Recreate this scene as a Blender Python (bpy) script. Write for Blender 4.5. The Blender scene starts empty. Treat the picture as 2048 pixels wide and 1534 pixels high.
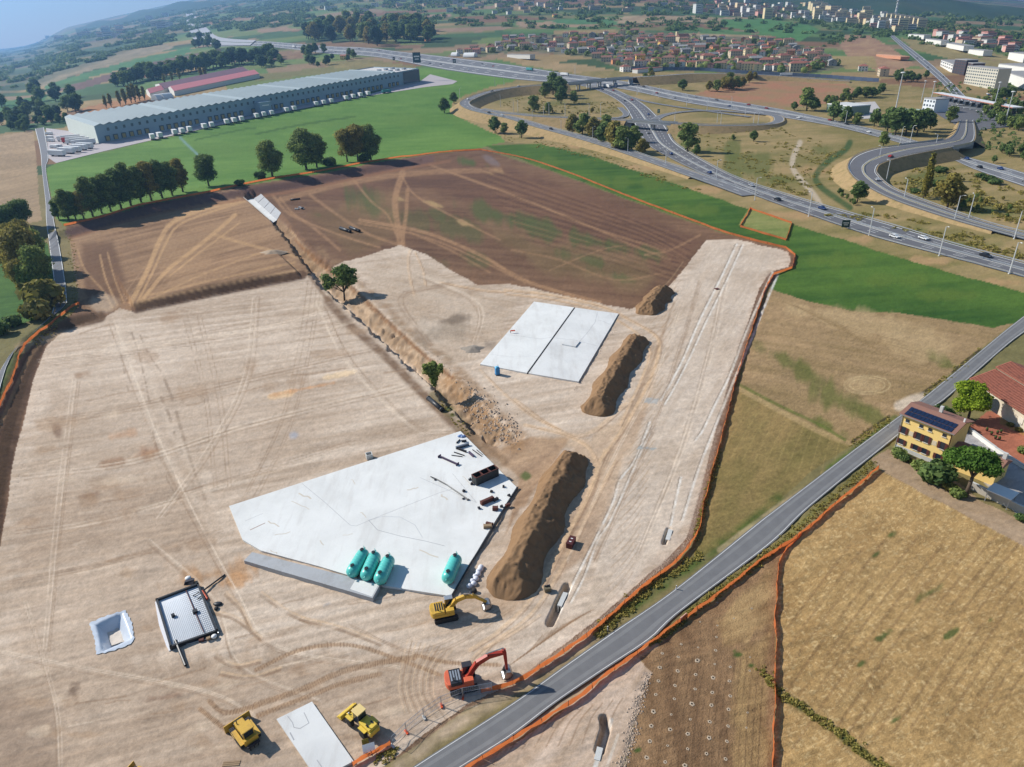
import bpy, bmesh, math, random, sys
import numpy as np
from mathutils import Vector, Matrix
random.seed(7); rng = np.random.default_rng(7)
scene = bpy.context.scene
# ------------------------------------------------------------------ camera
CAM_H = 85.0; FPX = 1400.0; SLOPE = 0.035; HY = 88.0      # photo pixels (2048 wide)
ROLL = math.atan(SLOPE)
PITCH = math.atan((767 - HY + 1024*SLOPE)*math.cos(ROLL)/FPX)
Fv = np.array([0, math.cos(PITCH), -math.sin(PITCH)])
R0 = np.array([1.0, 0, 0]); U0 = np.array([0, math.sin(PITCH), math.cos(PITCH)])
Rv = math.cos(ROLL)*R0 - math.sin(ROLL)*U0
Uv = math.sin(ROLL)*R0 + math.cos(ROLL)*U0
CAM = np.array([0, 0, CAM_H])
cd = bpy.data.cameras.new('camera'); cd.sensor_width = 36; cd.lens = 36*FPX/2048
cd.clip_start = 1; cd.clip_end = 60000
cam = bpy.data.objects.new('camera', cd); scene.collection.objects.link(cam)
M = Matrix(((Rv[0], Uv[0], -Fv[0], 0), (Rv[1], Uv[1], -Fv[1], 0), (Rv[2], Uv[2], -Fv[2], CAM_H), (0, 0, 0, 1)))
cam.matrix_world = M; scene.camera = cam
# ------------------------------------------------------------------ sky, sun, exposure
SUN_EL = math.radians(35); SUN_AZ = math.radians(-66)      # azimuth the light comes from, measured from +Y towards +X
sun_dir = np.array([math.sin(SUN_AZ)*math.cos(SUN_EL), math.cos(SUN_AZ)*math.cos(SUN_EL), math.sin(SUN_EL)])
w = bpy.data.worlds.new('World'); scene.world = w; w.use_nodes = True
nt = w.node_tree; bg = nt.nodes['Background']
sky = nt.nodes.new('ShaderNodeTexSky'); sky.sky_type = 'NISHITA'; sky.sun_disc = False
sky.sun_elevation = SUN_EL; sky.sun_rotation = SUN_AZ; sky.altitude = 100; sky.air_density = 1.3; sky.dust_density = 0.1; sky.ozone_density = 3.0
nt.links.new(sky.outputs[0], bg.inputs[0]); bg.inputs[1].default_value = 0.072
sl = bpy.data.lights.new('sun', 'SUN'); sl.energy = 5.0; sl.angle = math.radians(0.53); sl.color = (1.0, 0.95, 0.87)
so = bpy.data.objects.new('sun', sl); scene.collection.objects.link(so)
so.rotation_euler = Vector(-sun_dir).to_track_quat('-Z', 'Y').to_euler(); so.location = (-200, 200, 300)
vs = scene.view_settings; vs.view_transform = 'Standard'; vs.look = 'None'; vs.exposure = 0.34; vs.gamma = 1.0
scene.cycles.use_denoising = True; scene.cycles.denoising_prefilter = 'ACCURATE'; scene.cycles.denoising_input_passes = 'RGB_ALBEDO_NORMAL'
scene.cycles.max_bounces = 6; scene.cycles.diffuse_bounces = 2; scene.cycles.glossy_bounces = 2
scene.cycles.transmission_bounces = 3; scene.cycles.transparent_max_bounces = 6; scene.cycles.volume_bounces = 0
scene.cycles.caustics_reflective = False; scene.cycles.caustics_refractive = False
# ------------------------------------------------------------------ photo measuring helpers
def ray(px, py):
    a = (px-1024)/FPX; b = (767-py)/FPX
    d = Fv + a*Rv + b*Uv
    return d/np.linalg.norm(d)
def flat(px, py, z=0.0):
    d = ray(px, py); t = (z-CAM_H)/d[2]
    return CAM + d*t
def project(P):
    P = np.atleast_2d(np.asarray(P, float)) - CAM
    f = P@Fv; f = np.where(f < 1e-3, 1e-3, f)
    return np.stack([1024 + FPX*(P@Rv)/f, 767 - FPX*(P@Uv)/f], 1)
# ------------------------------------------------------------------ numpy noise
def _hash(ix, iy, s):
    h = (ix.astype(np.int64)*374761393 + iy.astype(np.int64)*668265263 + s*1442695041) & 0xFFFFFFFF
    h = ((h ^ (h >> 13))*1274126177) & 0xFFFFFFFF
    return ((h ^ (h >> 16)) & 0xFFFF)/65535.0
def vnoise(x, y, s=0):
    ix = np.floor(x); iy = np.floor(y); fx = x-ix; fy = y-iy
    fx = fx*fx*(3-2*fx); fy = fy*fy*(3-2*fy)
    a = _hash(ix, iy, s); b = _hash(ix+1, iy, s); c = _hash(ix, iy+1, s); d = _hash(ix+1, iy+1, s)
    return a+(b-a)*fx+(c-a)*fy+(a-b-c+d)*fx*fy
def fbm(x, y, s=0, o=4):
    v = 0; a = .5; t = 0
    for i in range(o):
        v = v+a*vnoise(x*2**i+i*17.3, y*2**i-i*9.1, s+i); t += a; a *= .55
    return v/t
def aniso(x, y, ang, l, wd, s=0, o=3):
    c, sn = math.cos(ang), math.sin(ang)
    return fbm((x*c+y*sn)/l, (-x*sn+y*c)/wd, s, o)
def seg_dist(X, Y, pts):
    """distance to polyline, plus fractional index of the nearest point"""
    best = np.full(X.shape, 1e18); idx = np.zeros(X.shape)
    for i in range(len(pts)-1):
        ax, ay = pts[i][0], pts[i][1]; bx, by = pts[i+1][0], pts[i+1][1]
        dx, dy = bx-ax, by-ay; L = dx*dx+dy*dy+1e-12
        t = np.clip(((X-ax)*dx+(Y-ay)*dy)/L, 0, 1)
        d = (X-ax-t*dx)**2+(Y-ay-t*dy)**2
        m = d < best; best = np.where(m, d, best); idx = np.where(m, i+t, idx)
    return np.sqrt(best), idx
def in_poly(X, Y, pts):
    r = np.zeros(X.shape, bool); n = len(pts)
    for i in range(n):
        x1, y1 = pts[i][0], pts[i][1]; x2, y2 = pts[(i+1) % n][0], pts[(i+1) % n][1]
        if y1 == y2: continue
        c = ((y1 > Y) != (y2 > Y)) & (X < (x2-x1)*(Y-y1)/(y2-y1)+x1)
        r ^= c
    return r
def sstep(a, b, x):
    t = np.clip((x-a)/(b-a), 0, 1); return t*t*(3-2*t)
# ------------------------------------------------------------------ terrain height
_hs = [(-900, 88), (0, 86), (60, 76), (120, 64), (200, 46), (300, 25), (430, -2), (700, -45), (1024, -60), (1300, -60), (1500, -40), (1700, -20), (1900, -5), (2300, 5), (3000, 20)]
_az = []; _el = []
for px, py in _hs:
    d = ray(px, py); _az.append(math.atan2(d[0], d[1])); _el.append(max(0.0, math.atan2(d[2], math.hypot(d[0], d[1]))))
D_FAR = 9000.0; D_RISE = 650.0
def W(pts, z=0.0):
    return [flat(x, y, z)[:2] for x, y in pts]
# cut banks: foot line in the photo, height of the bank along it (metres), width of the slope, side (+1 = left of the line direction)
CUTS = [
 (W([(-60, 1320), (5, 1060), (20, 950), (42, 850), (70, 745), (90, 690), (125, 660), (200, 636)]), [3.0, 3, 3, 3, 3, 3, 2.6, 1.2], 5.5, 60),
 (W([(272, 625), (420, 594), (520, 574), (605, 558)]), [2.0, 2.8, 2.8, 1.4], 5.5, 60),
 (W([(140, 476), (300, 428), (480, 396), (620, 372), (760, 343), (860, 322)]), [2.5, 3, 3, 3, 2.5, .8], 9.0, 90),
]
TR_L = W([(488, 394), (541, 440), (556, 458), (600, 518), (640, 572), (700, 626), (780, 698), (860, 772), (930, 852), (985, 893)])
TR_R = W([(519, 386), (562, 426), (620, 494), (680, 545), (722, 582), (785, 645), (850, 704), (905, 748), (960, 803), (1012, 852), (1050, 872)])
TR_POLY = TR_L + TR_R[::-1]
PIT = W([(192, 1250), (244, 1226), (263, 1278), (204, 1304)])
GUT = [(W([(1100, 1246), (1118, 1205), (1134, 1172)]), .75, 1.6), (W([(1328, 1086), (1336, 1062), (1338, 1058)]), .45, 1.0), (W([(1199, 1500), (1212, 1455), (1208, 1436)]), .7, 1.6)]
CH_Y = flat(556, 446)[1]
def terrain(X, Y, detail=True):
    X = np.asarray(X, float); Y = np.asarray(Y, float)
    d = np.hypot(X, Y); az = np.arctan2(X, Y)
    e = np.interp(az, _az, _el)
    H = (CAM_H + D_FAR*np.tan(e))*(e > 1e-6)*sstep(-1e-6, 0.012, e)
    f = np.clip((d-D_RISE)/(D_FAR-D_RISE), 0, 1.3)
    Z = H*f**1.12
    near = d < 900
    if detail and np.any(near):
        x = X[near]; y = Y[near]; z = Z[near]
        for pts, hh, wd, fall in CUTS:
            ds, ix = seg_dist(x, y, pts)
            i0 = np.clip(ix.astype(int), 0, len(pts)-2)
            P = np.array(pts); ax = P[i0]; bx = P[i0+1]
            side = (bx[:, 0]-ax[:, 0])*(y-ax[:, 1])-(bx[:, 1]-ax[:, 1])*(x-ax[:, 0])
            h = np.interp(ix, range(len(hh)), hh)
            r = np.clip(ds/wd, 0, 1)*(1-sstep(fall*.35, fall, ds))
            tip = (ix > 1e-6) & (ix < len(pts)-1-1e-6)
            z = np.where((side > 0) & tip, np.maximum(z, h*r), z)
        cq = 3.4*sstep(-3, 6, CH_Y-y); xp = x+(fbm(x/2.6, y/2.6, 8, 3)-.5)*cq; yp = y+(fbm(x/2.6, y/2.6, 58, 3)-.5)*cq
        m = in_poly(xp, yp, TR_POLY)
        if m.any():
            xm, ym = xp[m], yp[m]
            dl, _ = seg_dist(xm, ym, TR_L); dr, _ = seg_dist(xm, ym, TR_R)
            t = dl/(dl+dr+1e-6); calm = sstep(-3, 6, CH_Y-ym)
            lump = (fbm(xm/2.6, ym/2.6, 5)-.5)*2.4*calm
            z[m] += -3.2*np.minimum(1, np.minimum(t/.16, (1-t)/.7)) + lump*np.minimum(1, (1-t)/.3)*np.minimum(1, t/.3)
        m = in_poly(x, y, PIT)
        if m.any():
            dd, _ = seg_dist(x[m], y[m], PIT+PIT[:1]); z[m] += -1.9*np.clip(dd/1.3, 0, 1)
        for pts, wd, dep in GUT:
            ds, _ = seg_dist(x, y, pts); z -= dep*np.clip((wd-ds)/(wd*.35), 0, 1)
        Z[near] = z
    return Z
def tz(x, y): return float(terrain(np.array([x]), np.array([y]))[0])
TS_FAR = np.geomspace(560, 15000, 330)
def G(px, py, dz=0.0):
    """point of the ground seen at a photo pixel"""
    d = ray(px, py)
    if d[2] < -0.02:
        t = -CAM_H/d[2]
        p = CAM+d*t
        if math.hypot(p[0], p[1]) < D_RISE+20:
            for _ in range(6):
                z = tz(p[0], p[1]); p = CAM+d*((z-CAM_H)/d[2])
            p = p.copy(); p[2] = tz(p[0], p[1])+dz
            return p
    ts = TS_FAR
    P = CAM[None, :]+d[None, :]*ts[:, None]
    below = P[:, 2] < terrain(P[:, 0], P[:, 1], False)
    k = int(np.argmax(below)) if below.any() else len(ts)-1
    if k > 0:
        a, b = ts[k-1], ts[k]
        for _ in range(12):
            m = (a+b)/2; q = CAM+d*m
            if q[2] < tz(q[0], q[1]): b = m
            else: a = m
        p = CAM+d*b
    else: p = P[0]
    p = p.copy(); p[2] = tz(p[0], p[1])+dz
    return p
def mpp(p):
    """photo pixels per metre at a world point"""
    return FPX/float((np.asarray(p)-CAM)@Fv)
# ------------------------------------------------------------------ materials
def nmat(name):
    m = bpy.data.materials.new(name); m.use_nodes = True
    return m, m.node_tree, m.node_tree.nodes['Principled BSDF']
def _noise(t, scale, detail=4, rough=.6, coord='Object', stretch=None):
    tc = t.nodes.new('ShaderNodeTexCoord'); n = t.nodes.new('ShaderNodeTexNoise')
    n.inputs['Scale'].default_value = scale; n.inputs['Detail'].default_value = detail; n.inputs['Roughness'].default_value = rough
    if stretch:
        mp = t.nodes.new('ShaderNodeMapping'); mp.inputs['Scale'].default_value = stretch[:3]
        if len(stretch) > 3: mp.inputs['Rotation'].default_value = (0, 0, stretch[3])
        t.links.new(tc.outputs[coord], mp.inputs[0]); t.links.new(mp.outputs[0], n.inputs['Vector'])
    else: t.links.new(tc.outputs[coord], n.inputs['Vector'])
    return n
def _math(t, op, a, b):
    n = t.nodes.new('ShaderNodeMath'); n.operation = op
    for i, v in enumerate((a, b)):
        if isinstance(v, (int, float)): n.inputs[i].default_value = v
        else: t.links.new(v, n.inputs[i])
    return n.outputs[0]
def _mixc(t, mode, fac, a, b):
    n = t.nodes.new('ShaderNodeMix'); n.data_type = 'RGBA'; n.blend_type = mode
    if isinstance(fac, (int, float)): n.inputs[0].default_value = fac
    else: t.links.new(fac, n.inputs[0])
    for i, v in ((6, a), (7, b)):
        if isinstance(v, tuple): n.inputs[i].default_value = v+(1,) if len(v) == 3 else v
        else: t.links.new(v, n.inputs[i])
    return n.outputs[2]
def mat(name, col, rough=.6, metal=0.0, var=.12, scale=1.5, bump=0.0, bscale=None, spec=.4, dirt=None):
    """painted / cast surface with uneven tone, optional dirt colour in blotches and fine relief"""
    m, t, b = nmat(name)
    n = _noise(t, scale, 5)
    v = _math(t, 'MULTIPLY_ADD', n.outputs[0], 2*var); v.node.inputs[2].default_value = 1-var
    mul = t.nodes.new('ShaderNodeVectorMath'); mul.operation = 'SCALE'
    mul.inputs[0].default_value = col; t.links.new(v, mul.inputs['Scale'])
    out = mul.outputs[0]
    if dirt:
        n2 = _noise(t, scale*.45, 6, .7); r = t.nodes.new('ShaderNodeValToRGB')
        r.color_ramp.elements[0].position = .5; r.color_ramp.elements[1].position = .72
        t.links.new(n2.outputs[0], r.inputs[0])
        f = _math(t, 'MULTIPLY', r.outputs[0], dirt[3]); out = _mixc(t, 'MIX', f, out, dirt[:3])
    t.links.new(out, b.inputs['Base Color'])
    b.inputs['Roughness'].default_value = rough; b.inputs['Metallic'].default_value = metal
    b.inputs['Specular IOR Level'].default_value = spec
    if bump:
        n3 = _noise(t, bscale or scale*4, 4); bp = t.nodes.new('ShaderNodeBump'); bp.inputs['Strength'].default_value = bump
        t.links.new(n3.outputs[0], bp.inputs['Height']); t.links.new(bp.outputs[0], b.inputs['Normal'])
    return m
def ground_mat(name, sc1, c1, sc2, c2, bump=.5, bdist=.12, stretch=None, rough=.95):
    """earth or grass: colour attribute laid out in the code times two scales of noise, with relief"""
    m, t, b = nmat(name)
    at = t.nodes.new('ShaderNodeAttribute'); at.attribute_name = 'Col'
    n1 = _noise(t, sc1, 5, .65, 'Object', stretch); n2 = _noise(t, sc2, 3, .6)
    a = _math(t, 'MULTIPLY_ADD', n1.outputs[0], 2*c1); a.node.inputs[2].default_value = 1-c1
    c = _math(t, 'MULTIPLY_ADD', n2.outputs[0], 2*c2); c.node.inputs[2].default_value = 1-c2
    f = _math(t, 'MULTIPLY', a, c)
    mul = t.nodes.new('ShaderNodeVectorMath'); mul.operation = 'SCALE'
    t.links.new(at.outputs['Color'], mul.inputs[0]); t.links.new(f, mul.inputs['Scale'])
    t.links.new(mul.outputs[0], b.inputs['Base Color'])
    b.inputs['Roughness'].default_value = rough; b.inputs['Specular IOR Level'].default_value = .15
    bp = t.nodes.new('ShaderNodeBump'); bp.inputs['Strength'].default_value = bump; bp.inputs['Distance'].default_value = bdist
    s = _math(t, 'ADD', n1.outputs[0], n2.outputs[0])
    t.links.new(s, bp.inputs['Height']); t.links.new(bp.outputs[0], b.inputs['Normal'])
    return m
GM = {
 'gravel': ground_mat('gravel_earth', .8, .14, 4.0, .14, .35, .12),
 'soil': ground_mat('ploughed_soil', .9, .22, 4.0, .25, .7, .2),
 'grass': ground_mat('meadow_grass', .5, .16, 2.5, .3, .7, .25),
 'stubble': ground_mat('straw_stubble', 1.6, .2, 6.0, .4, .6, .15),
 'far': ground_mat('farmland', .03, .15, .12, .2, .4, 1.0),
}
# ------------------------------------------------------------------ ground sheet
def srgb(r, g, b):
    f = lambda c: ((c/255+.055)/1.055)**2.4 if c > 10 else c/255/12.92
    return np.array([f(r), f(g), f(b)])
def link(o, parent=None):
    scene.collection.objects.link(o)
    if parent is not None: o.parent = parent
    return o
def grid_near():
    ys = np.concatenate([np.arange(1760, 1560, -12.0), np.arange(1560, 128, -2.3)])
    d = np.array([flat(1024, y)[1] for y in ys])
    return d
rows = grid_near(); NR = len(rows)
far_rows = []; dd = rows[-1]
while dd < 15000: dd *= 1.022; far_rows.append(dd)
NC = 1000
sc = np.linspace(-1, 1, NC); sc = np.concatenate([[-2.6, -1.9, -1.5, -1.25, -1.1], sc, [1.1, 1.25, 1.5, 1.9, 2.6]])
def tmax(d):
    # half width of the picture at this distance, with a margin
    return np.interp(d, [45, 58, 75, 110, 165, 300, 600, 1400, 15000], [1.36, 1.30, 1.16, 1.02, .93, .85, .79, .75, .73])
def make_grid(rws, s):
    Y = np.repeat(rws[:, None], len(s), 1); X = Y*tmax(Y)*s[None, :]
    return X.ravel(), Y.ravel(), len(rws), len(s)
X, Y, nr, nc = make_grid(rows, sc)
NNEAR = len(X)
frows = np.array([rows[-1]]+far_rows); fsc = np.concatenate([[-2.6, -1.9, -1.5, -1.2], np.linspace(-1, 1, 420), [1.2, 1.5, 1.9, 2.6]])
X2, Y2, nr2, nc2 = make_grid(frows, fsc)
X = np.concatenate([X, X2]); Y = np.concatenate([Y, Y2])
Z = terrain(X, Y)
dist0 = np.hypot(X, Y)
# gentle natural unevenness of the earth
un = (fbm(X/7, Y/7, 11, 3)-.5)*.35+(aniso(X, Y, .25, 6, .9, 12, 3)-.5)*.22
Z = Z+un*sstep(700, 200, dist0)
UV = project(np.stack([X, Y, Z], 1)); U, V = UV[:, 0], UV[:, 1]
N = len(X)
C = np.zeros((N, 3)); REG = np.zeros(N, np.int32)
REGN = ['farmland']; REGM = {'farmland': 'far'}
def region(nm, m):
    if nm not in REGM: REGN.append(nm); REGM[nm] = m
    return REGN.index(nm)
def sub(pts, pad):
    P = np.array(pts); return np.where((U > P[:, 0].min()-pad) & (U < P[:, 0].max()+pad) & (V > P[:, 1].min()-pad) & (V < P[:, 1].max()+pad))[0]
def edge_noise(i, amp, s):
    k = np.maximum(dist0[i]/120, .6)
    return (fbm(X[i]/(2.2*k), Y[i]/(2.2*k), s, 3)-.5)*2*amp, (fbm(X[i]/(2.2*k), Y[i]/(2.2*k), s+50, 3)-.5)*2*amp
def poly(pts, cols, nm=None, m=None, edge=3, s=0, ang=0.0, l=18, wd=2.2, big=30, con=.5, a=1.0):
    """fill a photo outline: two tones mixed along streaks in the ground"""
    i = sub(pts, edge+2)
    if len(i) == 0: return
    ex, ey = edge_noise(i, edge, s)
    k = in_poly(U[i]+ex, V[i]+ey, pts); i = i[k]
    fa = a
    if a < 1 and nm is None:
        ds, _ = seg_dist(U[i]+ex[k], V[i]+ey[k], list(pts)+[pts[0]]); fa = (a*sstep(0, max(edge*1.6, 3), ds))[:, None]
    c1, c2 = srgb(*cols[0]), srgb(*cols[1])
    t = .5*aniso(X[i], Y[i], ang, l, wd, s+3, 4)+.5*fbm(X[i]/big, Y[i]/big, s+7, 4)
    t = np.clip((t-.5)/con*1.6+.5, 0, 1)[:, None]
    col = c1*(1-t)+c2*t
    C[i] = C[i]*(1-fa)+col*fa
    if nm: REG[i] = region(nm, m)
def smooth(pts, n=6):
    P = [np.array(p, float) for p in pts]; P = [2*P[0]-P[1]]+P+[2*P[-1]-P[-2]]; out = []
    for i in range(1, len(P)-2):
        for k in range(n):
            t = k/n; a, b, c, d = P[i-1], P[i], P[i+1], P[i+2]
            out.append(.5*((2*b)+(c-a)*t+(2*a-5*b+4*c-d)*t*t+(3*b-a-3*c+d)*t**3))
    out.append(P[-2]); return out
def stroke(pts, w, col, a=.6, brk=.5, s=0, soft=.5, nm=None, m=None, l=3.0):
    """a worn, stained or shade-painted line in the ground"""
    pts = smooth(pts, 5) if len(pts) > 2 else pts
    i = sub(pts, w*2+4)
    if len(i) == 0: return
    d, _ = seg_dist(U[i], V[i], pts)
    n = fbm(X[i]/l, Y[i]/l, s+21, 3)
    f = np.clip((w-d)/(w*soft), 0, 1)*a*np.clip(1-brk+brk*2.2*(n-.28)*1.6, 0, 1)
    C[i] = C[i]*(1-f[:, None])+srgb(*col)*f[:, None]
    if nm: REG[i[f > a*.4]] = region(nm, m)
def blotch(cx, cy, rx, ry, col, a=.6, s=0, rot=0.0):
    i = np.where((abs(U-cx) < rx*2.2) & (abs(V-cy) < rx*2.2+ry))[0]
    if len(i) == 0: return
    c, sn = math.cos(rot), math.sin(rot); x = U[i]-cx; y = V[i]-cy
    kk = np.maximum(dist0[i]/150, .7); q = np.hypot((x*c+y*sn)/rx, (-x*sn+y*c)/ry)*.9+(fbm(X[i]/(3*kk), Y[i]/(3*kk), s+31, 5)-.5)*2.6
    f = np.clip((1-q)*1.5, 0, 1)*a
    C[i] = C[i]*(1-f[:, None])+srgb(*col)*f[:, None]
# default countryside
t = fbm(X/90, Y/90, 1, 3)[:, None]
C[:] = srgb(104, 104, 64)*(1-t)+srgb(136, 118, 82)*t
# patchwork of far fields
ff = np.where(dist0 > 620)[0]
ca, sa = math.cos(.35), math.sin(.35); rx = X[ff]*ca+Y[ff]*sa; ry = -X[ff]*sa+Y[ff]*ca
sz = np.where(dist0[ff] > 2500, 2.2, 1.0)
cx_ = np.floor(ry/(95*sz)+.35*vnoise(rx/300, ry/300, 3)); h1 = _hash(cx_, np.zeros_like(cx_), 5)
cy_ = np.floor(rx/((150+160*h1)*sz)+h1*7); hh = _hash(cx_, cy_, 9)
pal = np.array([srgb(*c) for c in [(92, 118, 66), (120, 116, 74), (150, 128, 88), (128, 98, 72), (70, 98, 58), (142, 120, 92), (64, 84, 50), (108, 122, 70)]])
C[ff] = pal[(hh*7.99).astype(int)]*(.85+.3*fbm(X[ff]/60, Y[ff]/60, 4, 3))[:, None]
# --- far left fields
poly([(85, 174), (150, 152), (250, 124), (330, 106), (382, 92), (384, 104), (330, 118), (240, 140), (150, 162), (92, 178)], [(66, 108, 66), (84, 122, 70)], 'crop_field', 'far', 1)
poly([(45, 168), (120, 141), (230, 109), (330, 88), (350, 95), (250, 122), (150, 150), (85, 173)], [(150, 134, 108), (126, 116, 88)], 'crop_field', 'far', 1, 2)
poly([(110, 180), (240, 141), (330, 119), (440, 98), (442, 106), (330, 130), (250, 152), (140, 185)], [(118, 92, 84), (98, 80, 72)], 'crop_field', 'far', 1, 4)
poly([(240, 150), (330, 129), (480, 99), (482, 104), (340, 136), (260, 154)], [(58, 84, 66), (70, 92, 66)], 'crop_field', 'far', 1, 5)
poly([(262, 155), (340, 136), (480, 104), (506, 106), (400, 132), (300, 156)], [(160, 114, 86), (120, 84, 72)], 'crop_field', 'far', 1, 6)
poly([(-200, 214), (0, 205), (96, 189), (88, 202), (0, 222), (-200, 240)], [(58, 102, 58), (74, 116, 64)], 'crop_field', 'far', 1, 7)
poly([(-200, 290), (0, 272), (69, 260), (74, 330), (78, 400), (84, 440), (60, 446), (0, 472), (-200, 520)], [(170, 144, 112), (146, 124, 96)], 'straw_field', 'stubble', 2, 8, 1.3, 30, 3)
poly([(165, 216), (230, 202), (300, 186), (300, 200), (215, 222), (165, 228)], [(172, 124, 84), (150, 110, 76)], 'crop_field', 'far', 1, 9)
poly([(-200, 520), (0, 478), (30, 470), (95, 485), (115, 560), (70, 640), (0, 660), (-200, 720)], [(54, 88, 38), (76, 108, 48)], 'lawn', 'grass', 3, 10)
# --- far centre fields
for i, (pts, cols) in enumerate([
 ([(1040, 48), (1180, 36), (1340, 30), (1480, 36), (1560, 40), (1560, 48), (1340, 44), (1200, 47)], [(170, 148, 116), (150, 128, 98)]),
 ([(1100, 40), (1230, 38), (1235, 50), (1110, 46)], [(74, 116, 70), (86, 124, 78)]),
 ([(1030, 42), (1160, 50), (1160, 56), (1030, 52)], [(168, 140, 108), (150, 126, 100)]),
 ([(1330, 50), (1460, 60), (1540, 70), (1440, 68), (1340, 62)], [(80, 116, 66), (96, 124, 72)]),
 ([(1440, 38), (1540, 38), (1620, 50), (1640, 60), (1600, 82), (1540, 70), (1440, 52)], [(78, 122, 66), (92, 132, 74)]),
 ([(1350, 68), (1540, 72), (1560, 84), (1400, 84)], [(172, 150, 116), (158, 134, 100)]),
 ([(690, 44), (800, 34), (900, 28), (900, 34), (800, 42), (700, 50)], [(160, 130, 110), (150, 120, 96)]),
 ([(512, 58), (570, 52), (600, 60), (520, 66)], [(152, 124, 96), (140, 118, 92)]),
 ([(590, 40), (660, 40), (700, 48), (610, 52)], [(76, 112, 66), (84, 118, 72)]),
 ([(850, 58), (1000, 52), (1030, 56), (960, 64), (860, 62)], [(140, 116, 92), (150, 124, 98)]),
 ([(1800, 80), (1900, 98), (2048, 134), (2300, 190), (2300, 175), (2048, 118), (1880, 86)], [(156, 140, 96), (140, 126, 84)]),
 ([(1800, 76), (1850, 82), (1960, 115), (2048, 134), (2048, 142), (1940, 128), (1830, 100)], [(150, 136, 92), (136, 122, 80)]),
 ([(1690, 70), (1740, 70), (1790, 100), (1830, 130), (1780, 150), (1700, 120), (1680, 90)], [(168, 136, 104), (150, 116, 92)]),
 ([(1660, 112), (1750, 114), (1755, 136), (1690, 138)], [(162, 142, 96), (150, 130, 88)]),
 ([(560, 88), (700, 84), (850, 90), (840, 96), (700, 96), (560, 96)], [(120, 92, 74), (134, 110, 82)]),
 ([(520, 100), (600, 104), (610, 118), (540, 124), (512, 118)], [(124, 96, 76), (140, 116, 86)]),
 ([(640, 122), (740, 118), (830, 132), (836, 150), (660, 134)], [(140, 126, 82), (120, 112, 74)]),
 ]):
    poly(pts, cols, 'crop_field', 'far', 1, 20+i)
# far forest-covered ground at the right foot of the mountain and left plain
poly([(-300, 60), (-300, 205), (0, 200), (130, 150), (300, 92), (372, 70), (372, 40), (120, 66), (0, 92)], [(44, 66, 44), (70, 84, 56)], None, None, 4, 40, a=.5)
poly([(885, 114), (960, 94), (1060, 72), (1260, 62), (1400, 70), (1560, 78), (1650, 104), (1690, 136), (1600, 150), (1330, 140), (1250, 142), (1180, 114), (1050, 102), (940, 114)], [(92, 98, 66), (124, 114, 92)], 'village_ground', 'far', 2, 39)
# --- interchange ground
poly([(860, 205), (925, 178), (1010, 160), (1150, 138), (1300, 142), (1540, 148), (1760, 165), (1960, 190), (2400, 330), (2400, 700), (2048, 590), (1900, 548), (1750, 502), (1600, 455), (1530, 432), (1420, 394), (1300, 352), (1180, 314), (1080, 289), (1010, 284), (1000, 272), (905, 238)],
     [(160, 138, 96), (126, 116, 70)], 'dry_grass', 'grass', 2, 41, .3, 30, 6, 40)
poly([(1050, 120), (1160, 128), (1230, 140), (1150, 146), (1040, 130)], [(168, 142, 104), (150, 130, 92)], 'dry_grass', 'grass', 1, 43)
poly([(1380, 192), (1440, 172), (1540, 160), (1690, 168), (1724, 184), (1660, 206), (1560, 219), (1450, 203)], [(166, 118, 90), (146, 124, 88)], 'dry_grass', 'soil', 2, 42)
for i, (x, y, rx, ry) in enumerate([(1420, 300, 60, 18), (1500, 330, 60, 20), (1640, 300, 30, 12), (1740, 430, 60, 8), (1830, 460, 60, 8), (1920, 490, 60, 8), (1460, 352, 40, 8), (1570, 360, 40, 10), (1850, 360, 60, 16), (1120, 205, 30, 8), (1900, 400, 70, 20), (1980, 420, 50, 16)]):
    blotch(x, y, rx, ry, (92, 100, 48), .75, 60+i)
for i, (x, y, rx, ry) in enumerate([(1000, 262, 40, 8), (1130, 292, 60, 5), (1260, 335, 60, 6), (1400, 380, 60, 6), (1560, 430, 60, 7), (1700, 478, 60, 8), (1850, 522, 70, 8), (2000, 565, 60, 8), (1770, 380, 40, 10), (1640, 340, 50, 12)]):
    blotch(x, y, rx, ry, (172, 140, 100), .8, 80+i)
stroke([(1600, 285), (1585, 320), (1590, 345), (1612, 370), (1632, 395), (1640, 408)], 7, (186, 170, 148), .9, .2, 90, .5, 'footpath', 'gravel')
stroke([(1700, 285), (1690, 300), (1660, 320), (1632, 350), (1640, 372), (1670, 395), (1700, 415)], 8, (58, 84, 44), .9, .2, 91, .5)
# --- green meadows
MEADOW = [(90, 338), (135, 316), (220, 302), (310, 280), (480, 240), (640, 206), (735, 189), (815, 176), (838, 168), (838, 134), (1000, 150), (1035, 160), (980, 174), (930, 190), (905, 205), (903, 222), (925, 238), (1000, 272), (1010, 283), (955, 297), (850, 309), (760, 323), (640, 347), (480, 372), (380, 392), (200, 434), (128, 452), (112, 436), (102, 390)]
poly(MEADOW, [(80, 116, 48), (106, 138, 64)], 'meadow', 'grass', 1.5, 44, .2, 40, 6, 60, .7)
for i, (x, y, rx, ry) in enumerate([(500, 300, 120, 16), (800, 240, 130, 14), (300, 330, 100, 12), (900, 280, 60, 8), (650, 250, 90, 8)]):
    blotch(x, y, rx, ry, (94, 124, 54), .6, 100+i)
stroke([(512, 268), (600, 250), (690, 236), (710, 234)], 2.5, (56, 88, 30), .8, .2, 101); stroke([(390, 280), (470, 262), (512, 255)], 2, (58, 92, 32), .8, .2, 102)
stroke([(360, 275), (375, 290), (398, 312), (405, 320)], 3, (120, 150, 150), .8, .2, 103)
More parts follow.
